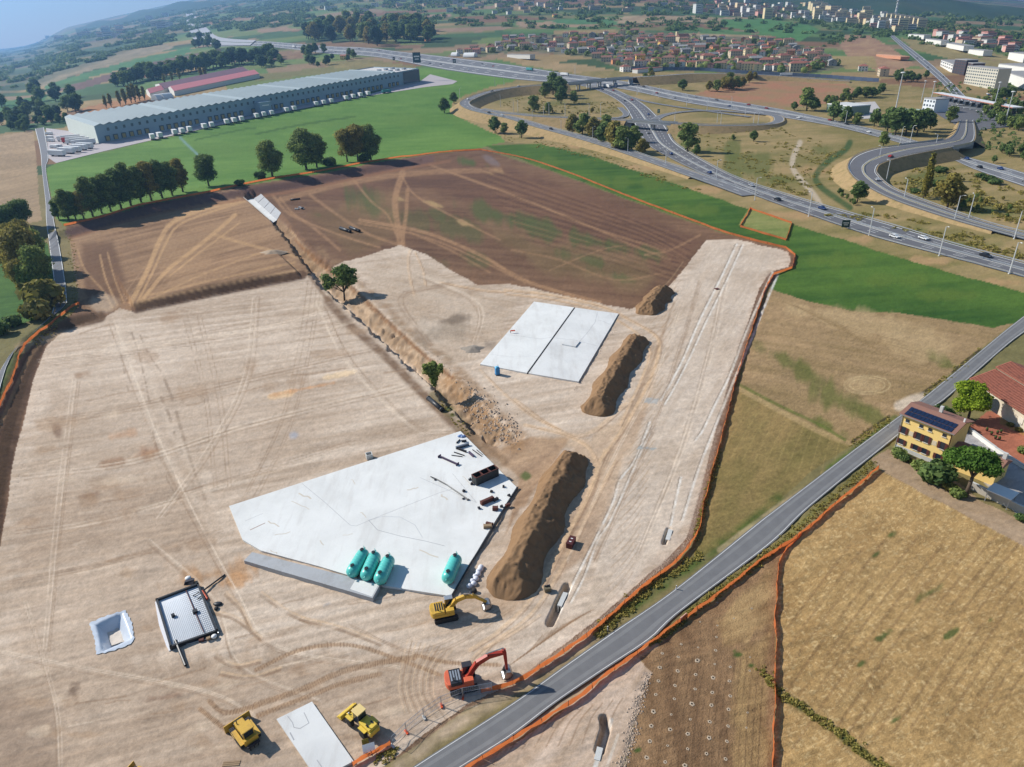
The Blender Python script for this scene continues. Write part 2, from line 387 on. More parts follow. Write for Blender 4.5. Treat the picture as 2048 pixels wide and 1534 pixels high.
poly([(1000, 160), (835, 140), (835, 160), (905, 168), (925, 172)], [(168, 160, 150), (150, 140, 132)], None, None, 1, 45, a=.0)
MEADOW_E = [(972, 291), (1080, 287), (1180, 312), (1300, 350), (1420, 392), (1530, 430), (1600, 452), (1750, 500), (1900, 545), (2048, 585), (2300, 660), (2300, 700), (2060, 640), (1985, 656), (1900, 640), (1800, 627), (1700, 622), (1600, 597), (1540, 578), (1560, 540), (1592, 522), (1585, 500), (1440, 462), (1240, 392), (1100, 340), (1000, 304)]
poly(MEADOW_E, [(52, 84, 34), (84, 112, 46)], 'meadow', 'grass', 2, 46, .1, 30, 5, 35, .6)
for i, (x, y, rx, ry) in enumerate([(1130, 325, 70, 10), (1270, 365, 70, 10), (1400, 420, 60, 10), (1660, 520, 70, 14), (1760, 560, 80, 14), (1900, 590, 70, 10)]):
    blotch(x, y, rx, ry, (92, 112, 46), .6, 110+i)
poly([(1478, 450), (1497, 416), (1584, 446), (1572, 478)], [(112, 124, 66), (140, 140, 84)], None, None, 2, 47)
# --- eastern stubble fields
poly([(1538, 578), (1600, 597), (1700, 622), (1800, 627), (1985, 656), (2060, 640), (2048, 668), (1960, 722), (1880, 790), (1800, 845), (1700, 890), (1640, 864), (1560, 822), (1478, 776), (1500, 690)], [(166, 138, 102), (138, 116, 80)], 'stubble_field', 'stubble', 2.5, 48, -.5, 25, 2.5, 28, .6)
for i, (x, y, rx, ry) in enumerate([(1610, 745, 60, 18), (1680, 800, 60, 26), (1560, 715, 50, 14), (1760, 840, 60, 14), (1650, 850, 40, 12), (1900, 730, 60, 10)]):
    blotch(x, y, rx, ry, (92, 98, 46), .75, 120+i, .5)
for i, (x, y, rx, ry) in enumerate([(1700, 640, 120, 20), (1850, 690, 70, 30), (1740, 770, 40, 14), (1600, 620, 60, 14)]):
    blotch(x, y, rx, ry, (182, 156, 116), .55, 130+i, .2)
for r in (22, 29): stroke([(1735+r*1.6*math.cos(q), 770+r*.62*math.sin(q)) for q in np.linspace(0, 6.2, 12)], 1.8, (190, 166, 124), .6, .3, 133)
for k in range(9): stroke([(1560+k*12, 600+k*4), (1680+k*14, 650+k*9), (1830+k*14, 690+k*10)], 1.6, (140, 116, 80), .5, .5, 134+k)
poly([(1476, 778), (1560, 824), (1640, 866), (1702, 892), (1620, 946), (1560, 1000), (1480, 1064), (1385, 1128), (1396, 1060), (1430, 900), (1462, 794)], [(148, 124, 80), (118, 106, 62)], 'stubble_field', 'stubble', 2.5, 49, .9, 18, 2.5, 16, .6)
stroke([(1476, 776), (1560, 822), (1640, 864), (1700, 888)], 7, (172, 146, 102), .8, .4, 145); stroke([(1476, 768), (1560, 812), (1640, 850), (1690, 880)], 4, (96, 106, 48), .8, .4, 146)
for i in range(12): stroke([(1440+i*22, 910+i*6), (1470+i*20, 860+i*6), (1500+i*18, 815+i*6)], 1.6, (156, 136, 86), .45, .5, 147+i)
stroke([(1555, 1000), (1480, 1062), (1400, 1120), (1330, 1170), (1260, 1220)], 18, (74, 90, 40), .9, .6, 160, .8)
stroke([(1600, 985), (1560, 1012), (1500, 1055), (1440, 1100)], 8, (164, 146, 112), .75, .5, 161)
stroke([(2030, 660), (1960, 716), (1900, 765), (1850, 805)], 16, (92, 108, 48), .85, .6, 162); stroke([(1790, 840), (1740, 880), (1700, 912), (1660, 940)], 13, (84, 104, 44), .85, .5, 163)
stroke([(1960, 700), (1930, 722), (1905, 745)], 3.5, (56, 52, 34), .9, .2, 164); stroke([(1880, 762), (1842, 788)], 3.5, (56, 52, 34), .9, .2, 165); stroke([(1778, 832), (1740, 858), (1704, 884)], 3.5, (56, 52, 34), .9, .2, 166)
stroke([(1798, 812), (1825, 800), (1845, 795)], 13, (204, 186, 164), .9, .2, 167)
# --- south-east straw field
poly([(1757, 940), (1690, 992), (1602, 1073), (1562, 1112), (1552, 1250), (1546, 1800), (2500, 1800), (2500, 1200), (2048, 1088), (1950, 1040), (1850, 985)], [(182, 150, 100), (146, 116, 74)], 'straw_field', 'stubble', 2, 50, .75, 12, .7, 14, .85)
i = np.where(REG == region('straw_field', 'stubble'))[0]; i = i[V[i] > 900]
n = aniso(X[i], Y[i], .3, .8, .26, 61, 2); n2 = aniso(X[i], Y[i], 1.9, .8, .26, 62, 2); k = np.clip((np.maximum(n, n2)-.66)*4, 0, 1)[:, None]
C[i] = C[i]*(1-k*.7)+srgb(216, 188, 138)*k*.7
for q in range(26):
    x0 = 1640+q*34; stroke([(x0-260, 1534-q*6), (x0-90, 1290-q*6), (x0+60, 1090-q*4)], 4, (128, 100, 68), .45, .9, 170+q, l=9)
stroke([(1520, 1335), (1560, 1385), (1640, 1440), (1720, 1500), (1790, 1560)], 13, (62, 78, 38), .95, .75, 200, .8, l=2.2)
for i_, (x, y, rx, ry) in enumerate([(1780, 1070, 10, 6), (1860, 1185, 28, 9), (1770, 1270, 20, 7), (1900, 1270, 16, 6), (1720, 1330, 10, 5), (1850, 1085, 14, 5), (1790, 1440, 12, 5), (1980, 1240, 12, 8), (1750, 1110, 12, 5)]):
    blotch(x, y, rx, ry, (70, 86, 42), .85, 205+i_, -.6)
poly([(1280, 1312), (1400, 1232), (1600, 1075), (1560, 1115), (1551, 1250), (1546, 1800), (1200, 1800), (1262, 1480), (1292, 1345)], [(148, 118, 86), (112, 86, 62)], 'bare_field', 'soil', 2, 51, 1.45, 16, 1.6, 12, .6)
poly([(1420, 1240), (1600, 1078), (1560, 1118), (1551, 1250), (1500, 1300), (1440, 1300)], [(182, 152, 106), (128, 100, 66)], None, None, 12, 52, .6, 10, 1.0, 6, .7, .75)
poly([(1470, 1300), (1552, 1240), (1546, 1800), (1470, 1800), (1450, 1450)], [(178, 148, 100), (128, 100, 66)], None, None, 16, 53, 1.4, 10, .9, 6, .7, .7)
for q in range(16): stroke([(1300+q*14, 1700), (1325+q*13, 1450), (1350+q*12, 1320)], 2, (96, 74, 54), .5, .6, 210+q)
for x, y in [(1475, 1310), (1502, 1332), (1468, 1302), (1275, 1500)]: blotch(x, y, 9, 6, (60, 84, 36), .9, int(x))
# farmyard
poly([(1742, 918), (1775, 898), (1800, 905), (1890, 945), (1960, 1000), (2060, 1050), (2300, 1140), (2300, 1210), (2048, 1092), (1960, 1046), (1850, 988), (1770, 945)], [(172, 148, 122), (150, 126, 98)], 'dirt_track', 'gravel', 2, 54, -.4, 20, 3)
poly([(1915, 868), (1935, 858), (2048, 940), (2300, 1080), (2300, 1140), (2048, 1040), (1990, 990), (1940, 930)], [(176, 172, 170), (160, 156, 154)], 'gravel_yard', 'gravel', 1, 55)
poly([(1932, 858), (1975, 822), (2010, 826), (2300, 950), (2300, 1060), (2048, 935)], [(168, 106, 82), (150, 92, 72)], 'red_courtyard', 'gravel', 1, 56)
poly([(2000, 830), (2048, 850), (2300, 950), (2300, 985), (2048, 872), (2000, 848)], [(170, 128, 82), (150, 112, 72)], None, None, 2, 57)
# --- construction site: brown soil
SITE = [(133, 452), (300, 408), (480, 373), (640, 348), (760, 324), (870, 308), (960, 297), (1100, 342), (1240, 394), (1440, 465), (1572, 497), (1592, 512), (1590, 532), (1556, 545), (1535, 575), (1512, 640), (1480, 740), (1455, 830), (1432, 920), (1410, 1010), (1394, 1070), (1352, 1120), (1250, 1205), (1190, 1262), (1100, 1325), (1040, 1368), (930, 1420), (850, 1480), (770, 1530), (400, 1800), (-900, 1800), (-900, 1100), (-80, 1000), (0, 805), (45, 712), (95, 662), (150, 622), (160, 580), (150, 520)]
poly(SITE, [(132, 104, 84), (102, 78, 64)], 'construction_earth', 'soil', 2, 58, -.35, 40, 3, 40, .6)
poly([(135, 455), (480, 375), (590, 470), (640, 548), (440, 588), (270, 622), (160, 620)], [(168, 138, 110), (124, 98, 78)], None, None, 4, 59, .9, 40, 3, 30, .6)
for q in range(10): stroke([(240+q*10, 600+q*2), (300+q*12, 520), (340+q*9, 470-q)], 2, (160, 134, 110), .45, .5, 240+q)
poly([(290, 470), (420, 440), (480, 470), (420, 560), (330, 580)], [(176, 146, 116), (138, 110, 86)], None, None, 14, 60, .9, 40, 2, 20, .7, .6)
poly([(155, 480), (230, 470), (260, 560), (230, 620), (165, 600)], [(112, 84, 66), (98, 74, 60)], None, None, 10, 61, 1.2, 30, 3, 20, .7, .75)
poly([(600, 390), (760, 345), (960, 310), (1100, 350), (1250, 405), (1420, 475), (1370, 540), (1250, 520), (1080, 450), (950, 420), (850, 380), (700, 420)], [(122, 92, 76), (96, 72, 62)], None, None, 12, 62, -.35, 60, 3, 40, .6, .8)
poly([(600, 420), (760, 370), (820, 380), (800, 490), (700, 520), (620, 450)], [(140, 114, 88), (112, 92, 70)], None, None, 14, 63, -.6, 40, 3, 25, .6, .75)
poly([(900, 400), (1080, 470), (1300, 500), (1330, 560), (1280, 600), (1100, 560), (1000, 500)], [(142, 118, 92), (110, 94, 68)], None, None, 16, 64, -.3, 40, 3, 25, .6, .7)
for i_, (x, y, rx, ry, al) in enumerate([(730, 395, 36, 26, .7), (760, 420, 28, 18, .6), (830, 440, 40, 18, .4), (1000, 430, 70, 16, .7), (1100, 462, 110, 16, .75), (1200, 485, 90, 12, .7), (1280, 500, 60, 10, .6), (920, 460, 70, 20, .5), (940, 325, 26, 10, .9), (1180, 520, 50, 12, .6), (1240, 555, 40, 10, .55), (880, 430, 40, 10, .5), (860, 520, 60, 16, .5), (960, 520, 50, 12, .45), (640, 430, 16, 8, .6)]):
    blotch(x, y, rx, ry, (80, 96, 58), al, 260+i_, .25)
blotch(990, 325, 20, 5, (130, 122, 130), .5, 280, .5)
for i_, (x, y) in enumerate([(880, 412), (855, 405), (935, 448), (925, 445), (990, 340), (975, 345), (800, 398)]): blotch(x, y, 16, 4, (176, 150, 110), .7, 284+i_, .3)
for i_, (p, w_, a_) in enumerate([
 ([(560, 400), (700, 365), (850, 345), (1000, 340)], 7, .6), ([(805, 345), (790, 400), (795, 450), (802, 495)], 8, .8), ([(815, 380), (812, 430), (806, 470), (808, 495)], 5, .7), ([(800, 345), (830, 390), (900, 430), (1000, 480)], 2.5, .6),
 ([(700, 350), (740, 400), (775, 430), (792, 470)], 3, .6), ([(620, 390), (690, 440), (740, 470), (800, 490)], 4, .6), ([(560, 395), (590, 430), (640, 455), (710, 480), (760, 495)], 3, .6), ([(545, 390), (575, 425), (620, 450), (680, 500)], 4, .6),
 ([(720, 440), (850, 465), (960, 510), (1060, 565), (1200, 605)], 4.5, .8), ([(715, 446), (850, 474), (960, 520), (1050, 566)], 2.5, .6), ([(820, 465), (900, 500), (980, 545)], 3, .5), ([(1024, 500), (1120, 520), (1230, 560), (1330, 545)], 3, .4),
 ([(860, 330), (1000, 380), (1150, 440), (1300, 505), (1340, 520)], 3, .5), ([(900, 345), (1050, 400), (1200, 460), (1330, 500)], 2.5, .5), ([(1290, 510), (1340, 500), (1400, 470)], 3, .5), ([(1100, 540), (1200, 500), (1260, 490)], 2, .4)]):
    stroke(p, w_, (168, 134, 104), a_, .4, 300+i_)
for i_ in range(22):
    y0 = 330+i_*7; stroke([(960+i_*4, y0), (1100+i_*6, y0+48), (1250+i_*7, y0+100), (1380, min(y0+150, 520+i_))], 1.8, (82, 60, 52) if i_ % 2 else (142, 110, 86), .45, .7, 330+i_, l=8)
# tracks in the western soil field
for i_, (p, w_, a_) in enumerate([([(478, 400), (400, 420), (345, 445), (320, 480), (295, 540), (262, 605)], 6, .85), ([(490, 402), (410, 428), (355, 452), (330, 490), (305, 545), (272, 610)], 3, .7),
 ([(470, 430), (430, 465), (380, 505), (330, 545), (275, 612)], 5, .8), ([(480, 445), (440, 475), (390, 512), (340, 552)], 2.5, .6), ([(430, 470), (500, 490), (560, 505), (600, 515)], 4, .6), ([(270, 615), (380, 560), (480, 520), (540, 500)], 2.5, .5),
 ([(155, 500), (170, 540), (205, 580), (225, 615)], 3, .5), ([(200, 510), (212, 560), (235, 610)], 3, .55), ([(215, 505), (230, 560), (248, 605)], 2.5, .5), ([(300, 590), (450, 555), (590, 525)], 3, .5), ([(290, 600), (420, 575), (600, 540)], 3, .5)]):
    stroke(p, w_, (194, 160, 122), a_, .35, 360+i_)
# --- pale gravel pads
PAD = [(212, 634), (240, 615), (270, 624), (420, 592), (600, 557), (622, 548), (690, 524), (760, 502), (800, 490), (850, 508), (910, 545), (955, 570), (1010, 567), (1060, 575), (1130, 592), (1200, 606), (1258, 618), (1310, 604), (1345, 568), (1380, 520), (1415, 479), (1470, 478), (1575, 502), (1582, 518), (1578, 532), (1540, 545), (1520, 575), (1495, 650), (1465, 735), (1442, 820), (1418, 910), (1392, 1010), (1376, 1070), (1335, 1118), (1250, 1190), (1180, 1250), (1100, 1310), (1030, 1362), (930, 1412), (860, 1460), (770, 1530), (400, 1800), (-900, 1800), (-900, 1500), (-50, 1320), (6, 1060), (22, 950), (44, 850), (72, 745), (92, 692), (126, 662)]
poly(PAD, [(210, 194, 177), (166, 146, 126)], 'gravel_pad', 'gravel', 2.5, 65, .28, 26, 1.6, 34, .66)
def on(pts, cols, e, s, ang, l, wd, big, con, a): poly(pts, cols, None, None, e, s, ang, l, wd, big, con, a)
on([(90, 760), (420, 700), (640, 740), (760, 830), (460, 1000), (440, 1100), (20, 1150), (30, 950)], [(190, 172, 154), (168, 148, 128)], 24, 66, .28, 16, 1.0, 18, .6, .6)
on([(40, 960), (400, 920), (480, 1090), (500, 1200), (300, 1340), (0, 1400)], [(186, 166, 146), (160, 139, 119)], 30, 67, .2, 10, 1.2, 16, .6, .65)
on([(0, 1330), (480, 1290), (900, 1280), (950, 1400), (760, 1520), (300, 1800), (-400, 1800)], [(178, 158, 138), (150, 129, 109)], 24, 68, .35, 9, .8, 10, .6, .75)
on([(-300, 1300), (130, 1380), (160, 1800), (-700, 1800)], [(150, 130, 112), (134, 116, 100)], 30, 69, 1.2, 12, 1.2, 12, .6, .6)
on([(960, 870), (1170, 870), (1250, 820), (1320, 640), (1350, 600), (1440, 480), (1400, 700), (1260, 920), (1180, 1120), (1000, 1250), (980, 1190), (1140, 900)], [(194, 170, 144), (168, 142, 118)], 10, 70, 1.05, 22, 1.1, 16, .6, .8)
on([(700, 530), (800, 495), (950, 575), (1060, 580), (960, 720), (900, 740), (800, 640)], [(198, 182, 164), (172, 152, 131)], 12, 71, -.6, 14, 1.4, 14, .6, .7)
on([(1330, 620), (1420, 482), (1570, 505), (1525, 560), (1470, 730), (1380, 1040), (1270, 1170), (1150, 1260), (1230, 980), (1300, 790)], [(204, 190, 175), (182, 165, 147)], 8, 72, 1.05, 12, .9, 14, .6, .8)
on([(900, 830), (1000, 890), (1060, 870), (1150, 870), (1000, 1090), (1035, 960), (920, 862)], [(176, 146, 116), (142, 114, 90)], 6, 73, .9, 10, 1.2, 10, .6, .85)
# trench colours
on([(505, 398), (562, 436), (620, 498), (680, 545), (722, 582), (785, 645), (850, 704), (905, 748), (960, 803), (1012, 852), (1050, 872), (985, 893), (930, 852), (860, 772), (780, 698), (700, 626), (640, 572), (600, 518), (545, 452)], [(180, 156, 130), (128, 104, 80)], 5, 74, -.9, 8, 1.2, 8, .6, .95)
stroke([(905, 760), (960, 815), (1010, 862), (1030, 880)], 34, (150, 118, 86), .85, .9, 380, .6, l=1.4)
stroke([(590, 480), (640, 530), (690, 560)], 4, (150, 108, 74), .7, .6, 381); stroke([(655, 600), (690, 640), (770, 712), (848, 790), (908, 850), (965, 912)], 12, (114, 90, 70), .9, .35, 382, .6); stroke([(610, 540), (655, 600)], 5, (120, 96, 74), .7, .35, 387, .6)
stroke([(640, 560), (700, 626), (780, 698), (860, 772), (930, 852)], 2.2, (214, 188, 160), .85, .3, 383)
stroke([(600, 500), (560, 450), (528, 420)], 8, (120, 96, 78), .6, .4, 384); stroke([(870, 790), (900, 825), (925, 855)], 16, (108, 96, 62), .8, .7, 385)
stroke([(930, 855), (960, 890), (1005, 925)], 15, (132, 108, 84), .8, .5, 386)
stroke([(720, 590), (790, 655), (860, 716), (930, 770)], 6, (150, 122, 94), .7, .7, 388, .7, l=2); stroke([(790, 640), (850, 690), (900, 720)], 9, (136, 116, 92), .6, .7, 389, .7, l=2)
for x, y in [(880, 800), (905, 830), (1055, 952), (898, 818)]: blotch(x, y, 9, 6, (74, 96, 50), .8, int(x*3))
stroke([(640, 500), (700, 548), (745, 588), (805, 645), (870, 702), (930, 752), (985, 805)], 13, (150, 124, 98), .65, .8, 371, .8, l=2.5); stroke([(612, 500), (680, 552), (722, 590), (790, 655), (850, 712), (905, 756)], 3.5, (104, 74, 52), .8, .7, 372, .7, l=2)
# western bank: brown soil slope with its shade painted in, pale shoulder, green verge
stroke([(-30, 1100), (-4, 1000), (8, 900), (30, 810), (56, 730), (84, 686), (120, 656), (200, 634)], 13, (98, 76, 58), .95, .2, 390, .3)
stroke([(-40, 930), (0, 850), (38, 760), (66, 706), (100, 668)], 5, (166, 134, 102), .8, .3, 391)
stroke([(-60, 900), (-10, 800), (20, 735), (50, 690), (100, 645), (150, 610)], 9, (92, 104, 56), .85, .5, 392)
stroke([(272, 617), (420, 586), (520, 566), (604, 550)], 11, (92, 70, 56), .95, .2, 393, .3)  # cut below the soil field: soil brown deepened by painted slope shade
stroke([(138, 466), (300, 420), (480, 387), (620, 364), (760, 336), (860, 318)], 10, (106, 82, 78), .95, .2, 394, .3)  # cut at the meadow edge: bare soil, slope shade painted into its colour
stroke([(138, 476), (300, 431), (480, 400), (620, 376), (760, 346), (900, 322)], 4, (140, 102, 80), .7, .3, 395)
# pale stony edge along the east border
stroke([(1540, 548), (1500, 650), (1468, 745), (1442, 840), (1418, 930), (1388, 1040), (1372, 1085), (1320, 1135), (1240, 1205), (1170, 1265), (1080, 1330), (1020, 1370)], 7, (150, 132, 120), .8, .8, 396, .7, l=1.2)
stroke([(1532, 580), (1482, 740), (1456, 840), (1432, 930), (1404, 1040), (1388, 1092), (1340, 1140)], 5, (84, 92, 52), .8, .7, 397, .7, l=1.5)
stroke([(1330, 1150), (1260, 1210), (1190, 1268)], 12, (78, 84, 44), .9, .6, 398, .7, l=1.5)
stroke([(1180, 1275), (1080, 1345), (980, 1405), (880, 1470), (800, 1534)], 22, (186, 164, 140), .8, .4, 399, .8)
# white lime lines of the new road base
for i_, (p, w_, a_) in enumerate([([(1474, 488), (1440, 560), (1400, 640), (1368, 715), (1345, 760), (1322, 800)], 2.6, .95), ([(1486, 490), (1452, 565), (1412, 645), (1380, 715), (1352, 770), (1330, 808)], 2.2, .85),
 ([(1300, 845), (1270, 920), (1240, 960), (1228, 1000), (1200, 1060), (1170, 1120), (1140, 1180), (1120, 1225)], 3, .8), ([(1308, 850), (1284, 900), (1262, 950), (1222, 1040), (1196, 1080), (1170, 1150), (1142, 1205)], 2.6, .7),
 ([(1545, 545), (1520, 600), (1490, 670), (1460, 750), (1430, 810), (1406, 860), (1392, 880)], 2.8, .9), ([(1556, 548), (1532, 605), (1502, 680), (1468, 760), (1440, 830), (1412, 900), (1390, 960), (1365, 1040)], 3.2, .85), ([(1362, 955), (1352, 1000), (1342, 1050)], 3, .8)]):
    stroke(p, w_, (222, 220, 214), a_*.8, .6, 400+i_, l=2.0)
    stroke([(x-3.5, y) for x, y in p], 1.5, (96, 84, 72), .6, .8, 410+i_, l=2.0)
poly([(1290, 795), (1318, 797), (1314, 808), (1288, 805)], [(172, 170, 166), (150, 146, 142)], None, None, 1, 75)
poly([(1276, 892), (1312, 896), (1308, 900), (1274, 898)], [(168, 172, 170), (160, 160, 156)], None, None, 1, 76)
# haul-road tracks
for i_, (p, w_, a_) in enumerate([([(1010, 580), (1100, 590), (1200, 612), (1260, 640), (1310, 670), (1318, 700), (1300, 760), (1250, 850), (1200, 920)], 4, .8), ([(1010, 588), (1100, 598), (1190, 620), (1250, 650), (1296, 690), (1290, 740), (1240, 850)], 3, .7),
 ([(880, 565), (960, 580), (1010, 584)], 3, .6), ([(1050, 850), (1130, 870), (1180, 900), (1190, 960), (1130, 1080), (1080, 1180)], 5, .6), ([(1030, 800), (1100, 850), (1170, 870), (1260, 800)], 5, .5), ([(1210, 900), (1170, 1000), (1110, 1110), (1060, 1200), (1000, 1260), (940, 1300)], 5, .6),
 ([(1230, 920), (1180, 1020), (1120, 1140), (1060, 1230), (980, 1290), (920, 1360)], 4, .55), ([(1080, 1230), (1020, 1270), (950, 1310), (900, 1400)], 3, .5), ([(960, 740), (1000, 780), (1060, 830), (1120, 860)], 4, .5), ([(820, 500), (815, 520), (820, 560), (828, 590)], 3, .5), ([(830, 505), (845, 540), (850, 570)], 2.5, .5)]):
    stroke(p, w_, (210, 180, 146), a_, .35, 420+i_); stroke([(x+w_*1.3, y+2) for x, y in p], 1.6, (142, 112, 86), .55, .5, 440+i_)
for q in range(34):
    tq = q/33; x0 = 1330+tq*90*1.0-tq*190; y0 = 560+tq*620; stroke([(x0-20, y0+30), (x0+10, y0), (x0+36, y0-36)], 1.5, (160, 134, 108), .5, .6, 460+q, l=4)
for i_, p in enumerate([[(235, 640), (262, 740), (300, 840), (345, 930), (410, 1030), (440, 1100)], [(262, 645), (292, 740), (335, 840), (385, 930), (430, 1010)]]): stroke(p, 15, (206, 190, 172), .45, .4, 495+i_, 1.0)
# vehicle marks on the western pad: broken dark cleat prints
for i_, (p, w_) in enumerate([([(228, 645), (240, 700), (252, 760), (262, 800)], 2.2), ([(256, 645), (275, 700), (290, 760), (300, 810), (312, 860)], 2.4), ([(272, 650), (296, 705), (330, 755)], 2.2), ([(330, 760), (345, 800), (360, 850), (378, 910), (395, 960), (415, 1010)], 4.2), ([(322, 795), (338, 830), (350, 870), (366, 910)], 4.0), ([(300, 840), (315, 900), (335, 960), (365, 1010)], 2.4)]):
    pts = smooth(p, 8)
    for k in range(0, len(pts)-2, 3):
        if rng.random() < .72: stroke([tuple(pts[k]), tuple(pts[k+1]), tuple(pts[k+2])], w_, (122, 102, 84), .5, .5, 500+k)
for q in range(60):
    x0 = rng.uniform(60, 850); y0 = rng.uniform(640, 1480)
    if x0 > 440 and 880 < y0 < 1200: continue
    L = rng.uniform(30, 120); a_ = rng.uniform(-.3, -.12); stroke([(x0, y0), (x0+L*.5, y0+a_*L*.5+rng.uniform(-3, 3)), (x0+L, y0+a_*L)], rng.uniform(1.3, 2.6), (146, 120, 96) if q % 3 else (218, 200, 178), .5, .7, 520+q, l=5)
for i_, (x, y, rx, ry, c_) in enumerate([(700, 745, 50, 5, (222, 196, 160)), (560, 790, 40, 6, (216, 184, 144)), (620, 775, 60, 4, (196, 150, 110)), (230, 925, 60, 9, (146, 116, 92)), (300, 905, 30, 18, (160, 122, 94)), (180, 990, 20, 6, (136, 110, 90)), (590, 870, 14, 9, (150, 156, 168)), (150, 1390, 14, 30, (112, 92, 76)), (420, 1150, 80, 20, (170, 134, 100)), (330, 1395, 40, 8, (134, 110, 92)), (160, 750, 20, 8, (146, 118, 94)), (115, 860, 10, 14, (120, 96, 80)), (240, 870, 40, 10, (178, 144, 116)), (655, 1208, 12, 6, (150, 156, 164)), (470, 1160, 40, 12, (184, 140, 98)), (980, 690, 14, 20, (120, 112, 104)), (880, 660, 46, 26, (150, 136, 120)), (905, 640, 30, 8, (112, 98, 84))]):
    blotch(x, y, rx, ry, c_, .75, 600+i_, -.2)
# long wheel tracks over the pads
tk_ = random.Random(12)
TRK_L = [[(230, 640), (330, 900), (470, 1170), (560, 1290), (800, 1330)], [(620, 560), (600, 700), (560, 850), (480, 1010)], [(640, 600), (700, 720), (830, 850), (900, 860)], [(90, 720), (300, 690), (560, 650), (660, 620)], [(60, 850), (250, 820), (500, 760), (760, 700)], [(40, 950), (260, 920), (480, 850), (800, 770)], [(30, 1060), (200, 1030), (440, 960), (700, 880)], [(20, 1160), (180, 1130), (440, 1060)], [(10, 1300), (160, 1330), (420, 1380), (520, 1430)], [(300, 1080), (430, 1200), (480, 1330), (640, 1400)], [(700, 1250), (820, 1300), (900, 1280), (1010, 1210)], [(60, 1200), (120, 1400), (130, 1534)], [(140, 760), (110, 1000), (80, 1300)], [(380, 640), (420, 800), (440, 980)], [(520, 600), (500, 760), (430, 900), (330, 1040)], [(1360, 600), (1300, 760), (1220, 920), (1130, 1120)], [(1400, 560), (1360, 700), (1290, 900), (1190, 1120)], [(1450, 560), (1420, 700), (1360, 900), (1280, 1100)], [(850, 560), (960, 620), (940, 720)], [(900, 570), (800, 600), (860, 690)]]
for q, p in enumerate(TRK_L):
    for rep in range(2):
        jx, jy = tk_.uniform(-16, 16), tk_.uniform(-8, 8); w_ = tk_.uniform(1.6, 2.6); gap = tk_.uniform(7, 11)
        for g2 in (0, gap):
            pp = [(x+jx+g2*(.8 if abs(p[0][0]-p[-1][0]) < 200 else .2)+tk_.uniform(-2, 2), y+jy+(0 if abs(p[0][0]-p[-1][0]) < 200 else g2*.6)) for x, y in p]
            stroke(pp, w_, (142, 118, 96) if (q+rep) % 3 else (222, 206, 186), .5, .6, 800+q*2+rep, .9, l=6)
for q in range(70):
    x0, y0 = tk_.uniform(30, 900), tk_.uniform(600, 1500)
    if x0 > 430 and 860 < y0 < 1210: continue
    blotch(x0, y0, tk_.uniform(14, 60), tk_.uniform(4, 14), tk_.choice([(150, 122, 96), (214, 198, 180), (162, 134, 106), (206, 188, 166)]), .4, 860+q, tk_.uniform(-.35, 0))
# ribbed crawler prints in the foreground
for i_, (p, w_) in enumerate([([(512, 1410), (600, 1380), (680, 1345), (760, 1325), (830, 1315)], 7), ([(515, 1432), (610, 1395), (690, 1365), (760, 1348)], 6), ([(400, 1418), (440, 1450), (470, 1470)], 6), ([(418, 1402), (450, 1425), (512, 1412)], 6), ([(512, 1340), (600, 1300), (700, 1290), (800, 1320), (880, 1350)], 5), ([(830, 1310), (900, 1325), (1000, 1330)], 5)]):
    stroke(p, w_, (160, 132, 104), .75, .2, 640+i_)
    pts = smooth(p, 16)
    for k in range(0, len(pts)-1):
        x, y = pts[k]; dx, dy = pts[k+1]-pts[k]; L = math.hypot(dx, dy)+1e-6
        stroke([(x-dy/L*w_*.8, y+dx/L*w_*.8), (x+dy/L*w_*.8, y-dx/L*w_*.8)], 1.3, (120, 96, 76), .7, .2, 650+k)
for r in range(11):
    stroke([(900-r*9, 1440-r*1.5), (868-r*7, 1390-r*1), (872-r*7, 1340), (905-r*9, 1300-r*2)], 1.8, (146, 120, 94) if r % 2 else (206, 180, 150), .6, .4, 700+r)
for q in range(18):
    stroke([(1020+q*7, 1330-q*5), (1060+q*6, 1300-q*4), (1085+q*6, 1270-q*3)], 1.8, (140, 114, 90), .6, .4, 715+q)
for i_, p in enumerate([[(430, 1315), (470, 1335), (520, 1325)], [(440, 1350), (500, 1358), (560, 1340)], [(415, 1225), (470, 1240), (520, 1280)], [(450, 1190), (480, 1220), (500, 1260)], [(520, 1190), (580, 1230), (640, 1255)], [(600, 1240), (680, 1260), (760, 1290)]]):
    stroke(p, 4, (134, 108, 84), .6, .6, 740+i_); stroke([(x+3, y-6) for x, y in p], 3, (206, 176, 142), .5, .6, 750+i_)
# southern gravel tongue
poly([(1273, 1310), (1303, 1345), (1278, 1400), (1262, 1460), (1230, 1560), (1150, 1800), (600, 1800), (940, 1545), (1100, 1440)], [(198, 176, 156), (168, 144, 120)], 'gravel_tongue', 'gravel', 3, 77, .9, 10, .9, 10, .6)
stroke([(1290, 1350), (1270, 1420), (1256, 1490), (1238, 1540)], 11, (140, 126, 116), .85, .9, 760, .7, l=1.0)
for q in range(9): stroke([(1020+q*24, 1500-q*2), (1050+q*22, 1462-q*4), (1085+q*20, 1436-q*5)], 2.0, (142, 116, 92), .6, .4, 770+q)
stroke([(1190, 1534), (1210, 1480), (1222, 1440)], 6, (206, 206, 200), .7, .5, 780); stroke([(1215, 1530), (1236, 1470)], 4, (214, 206, 192), .6, .5, 781)
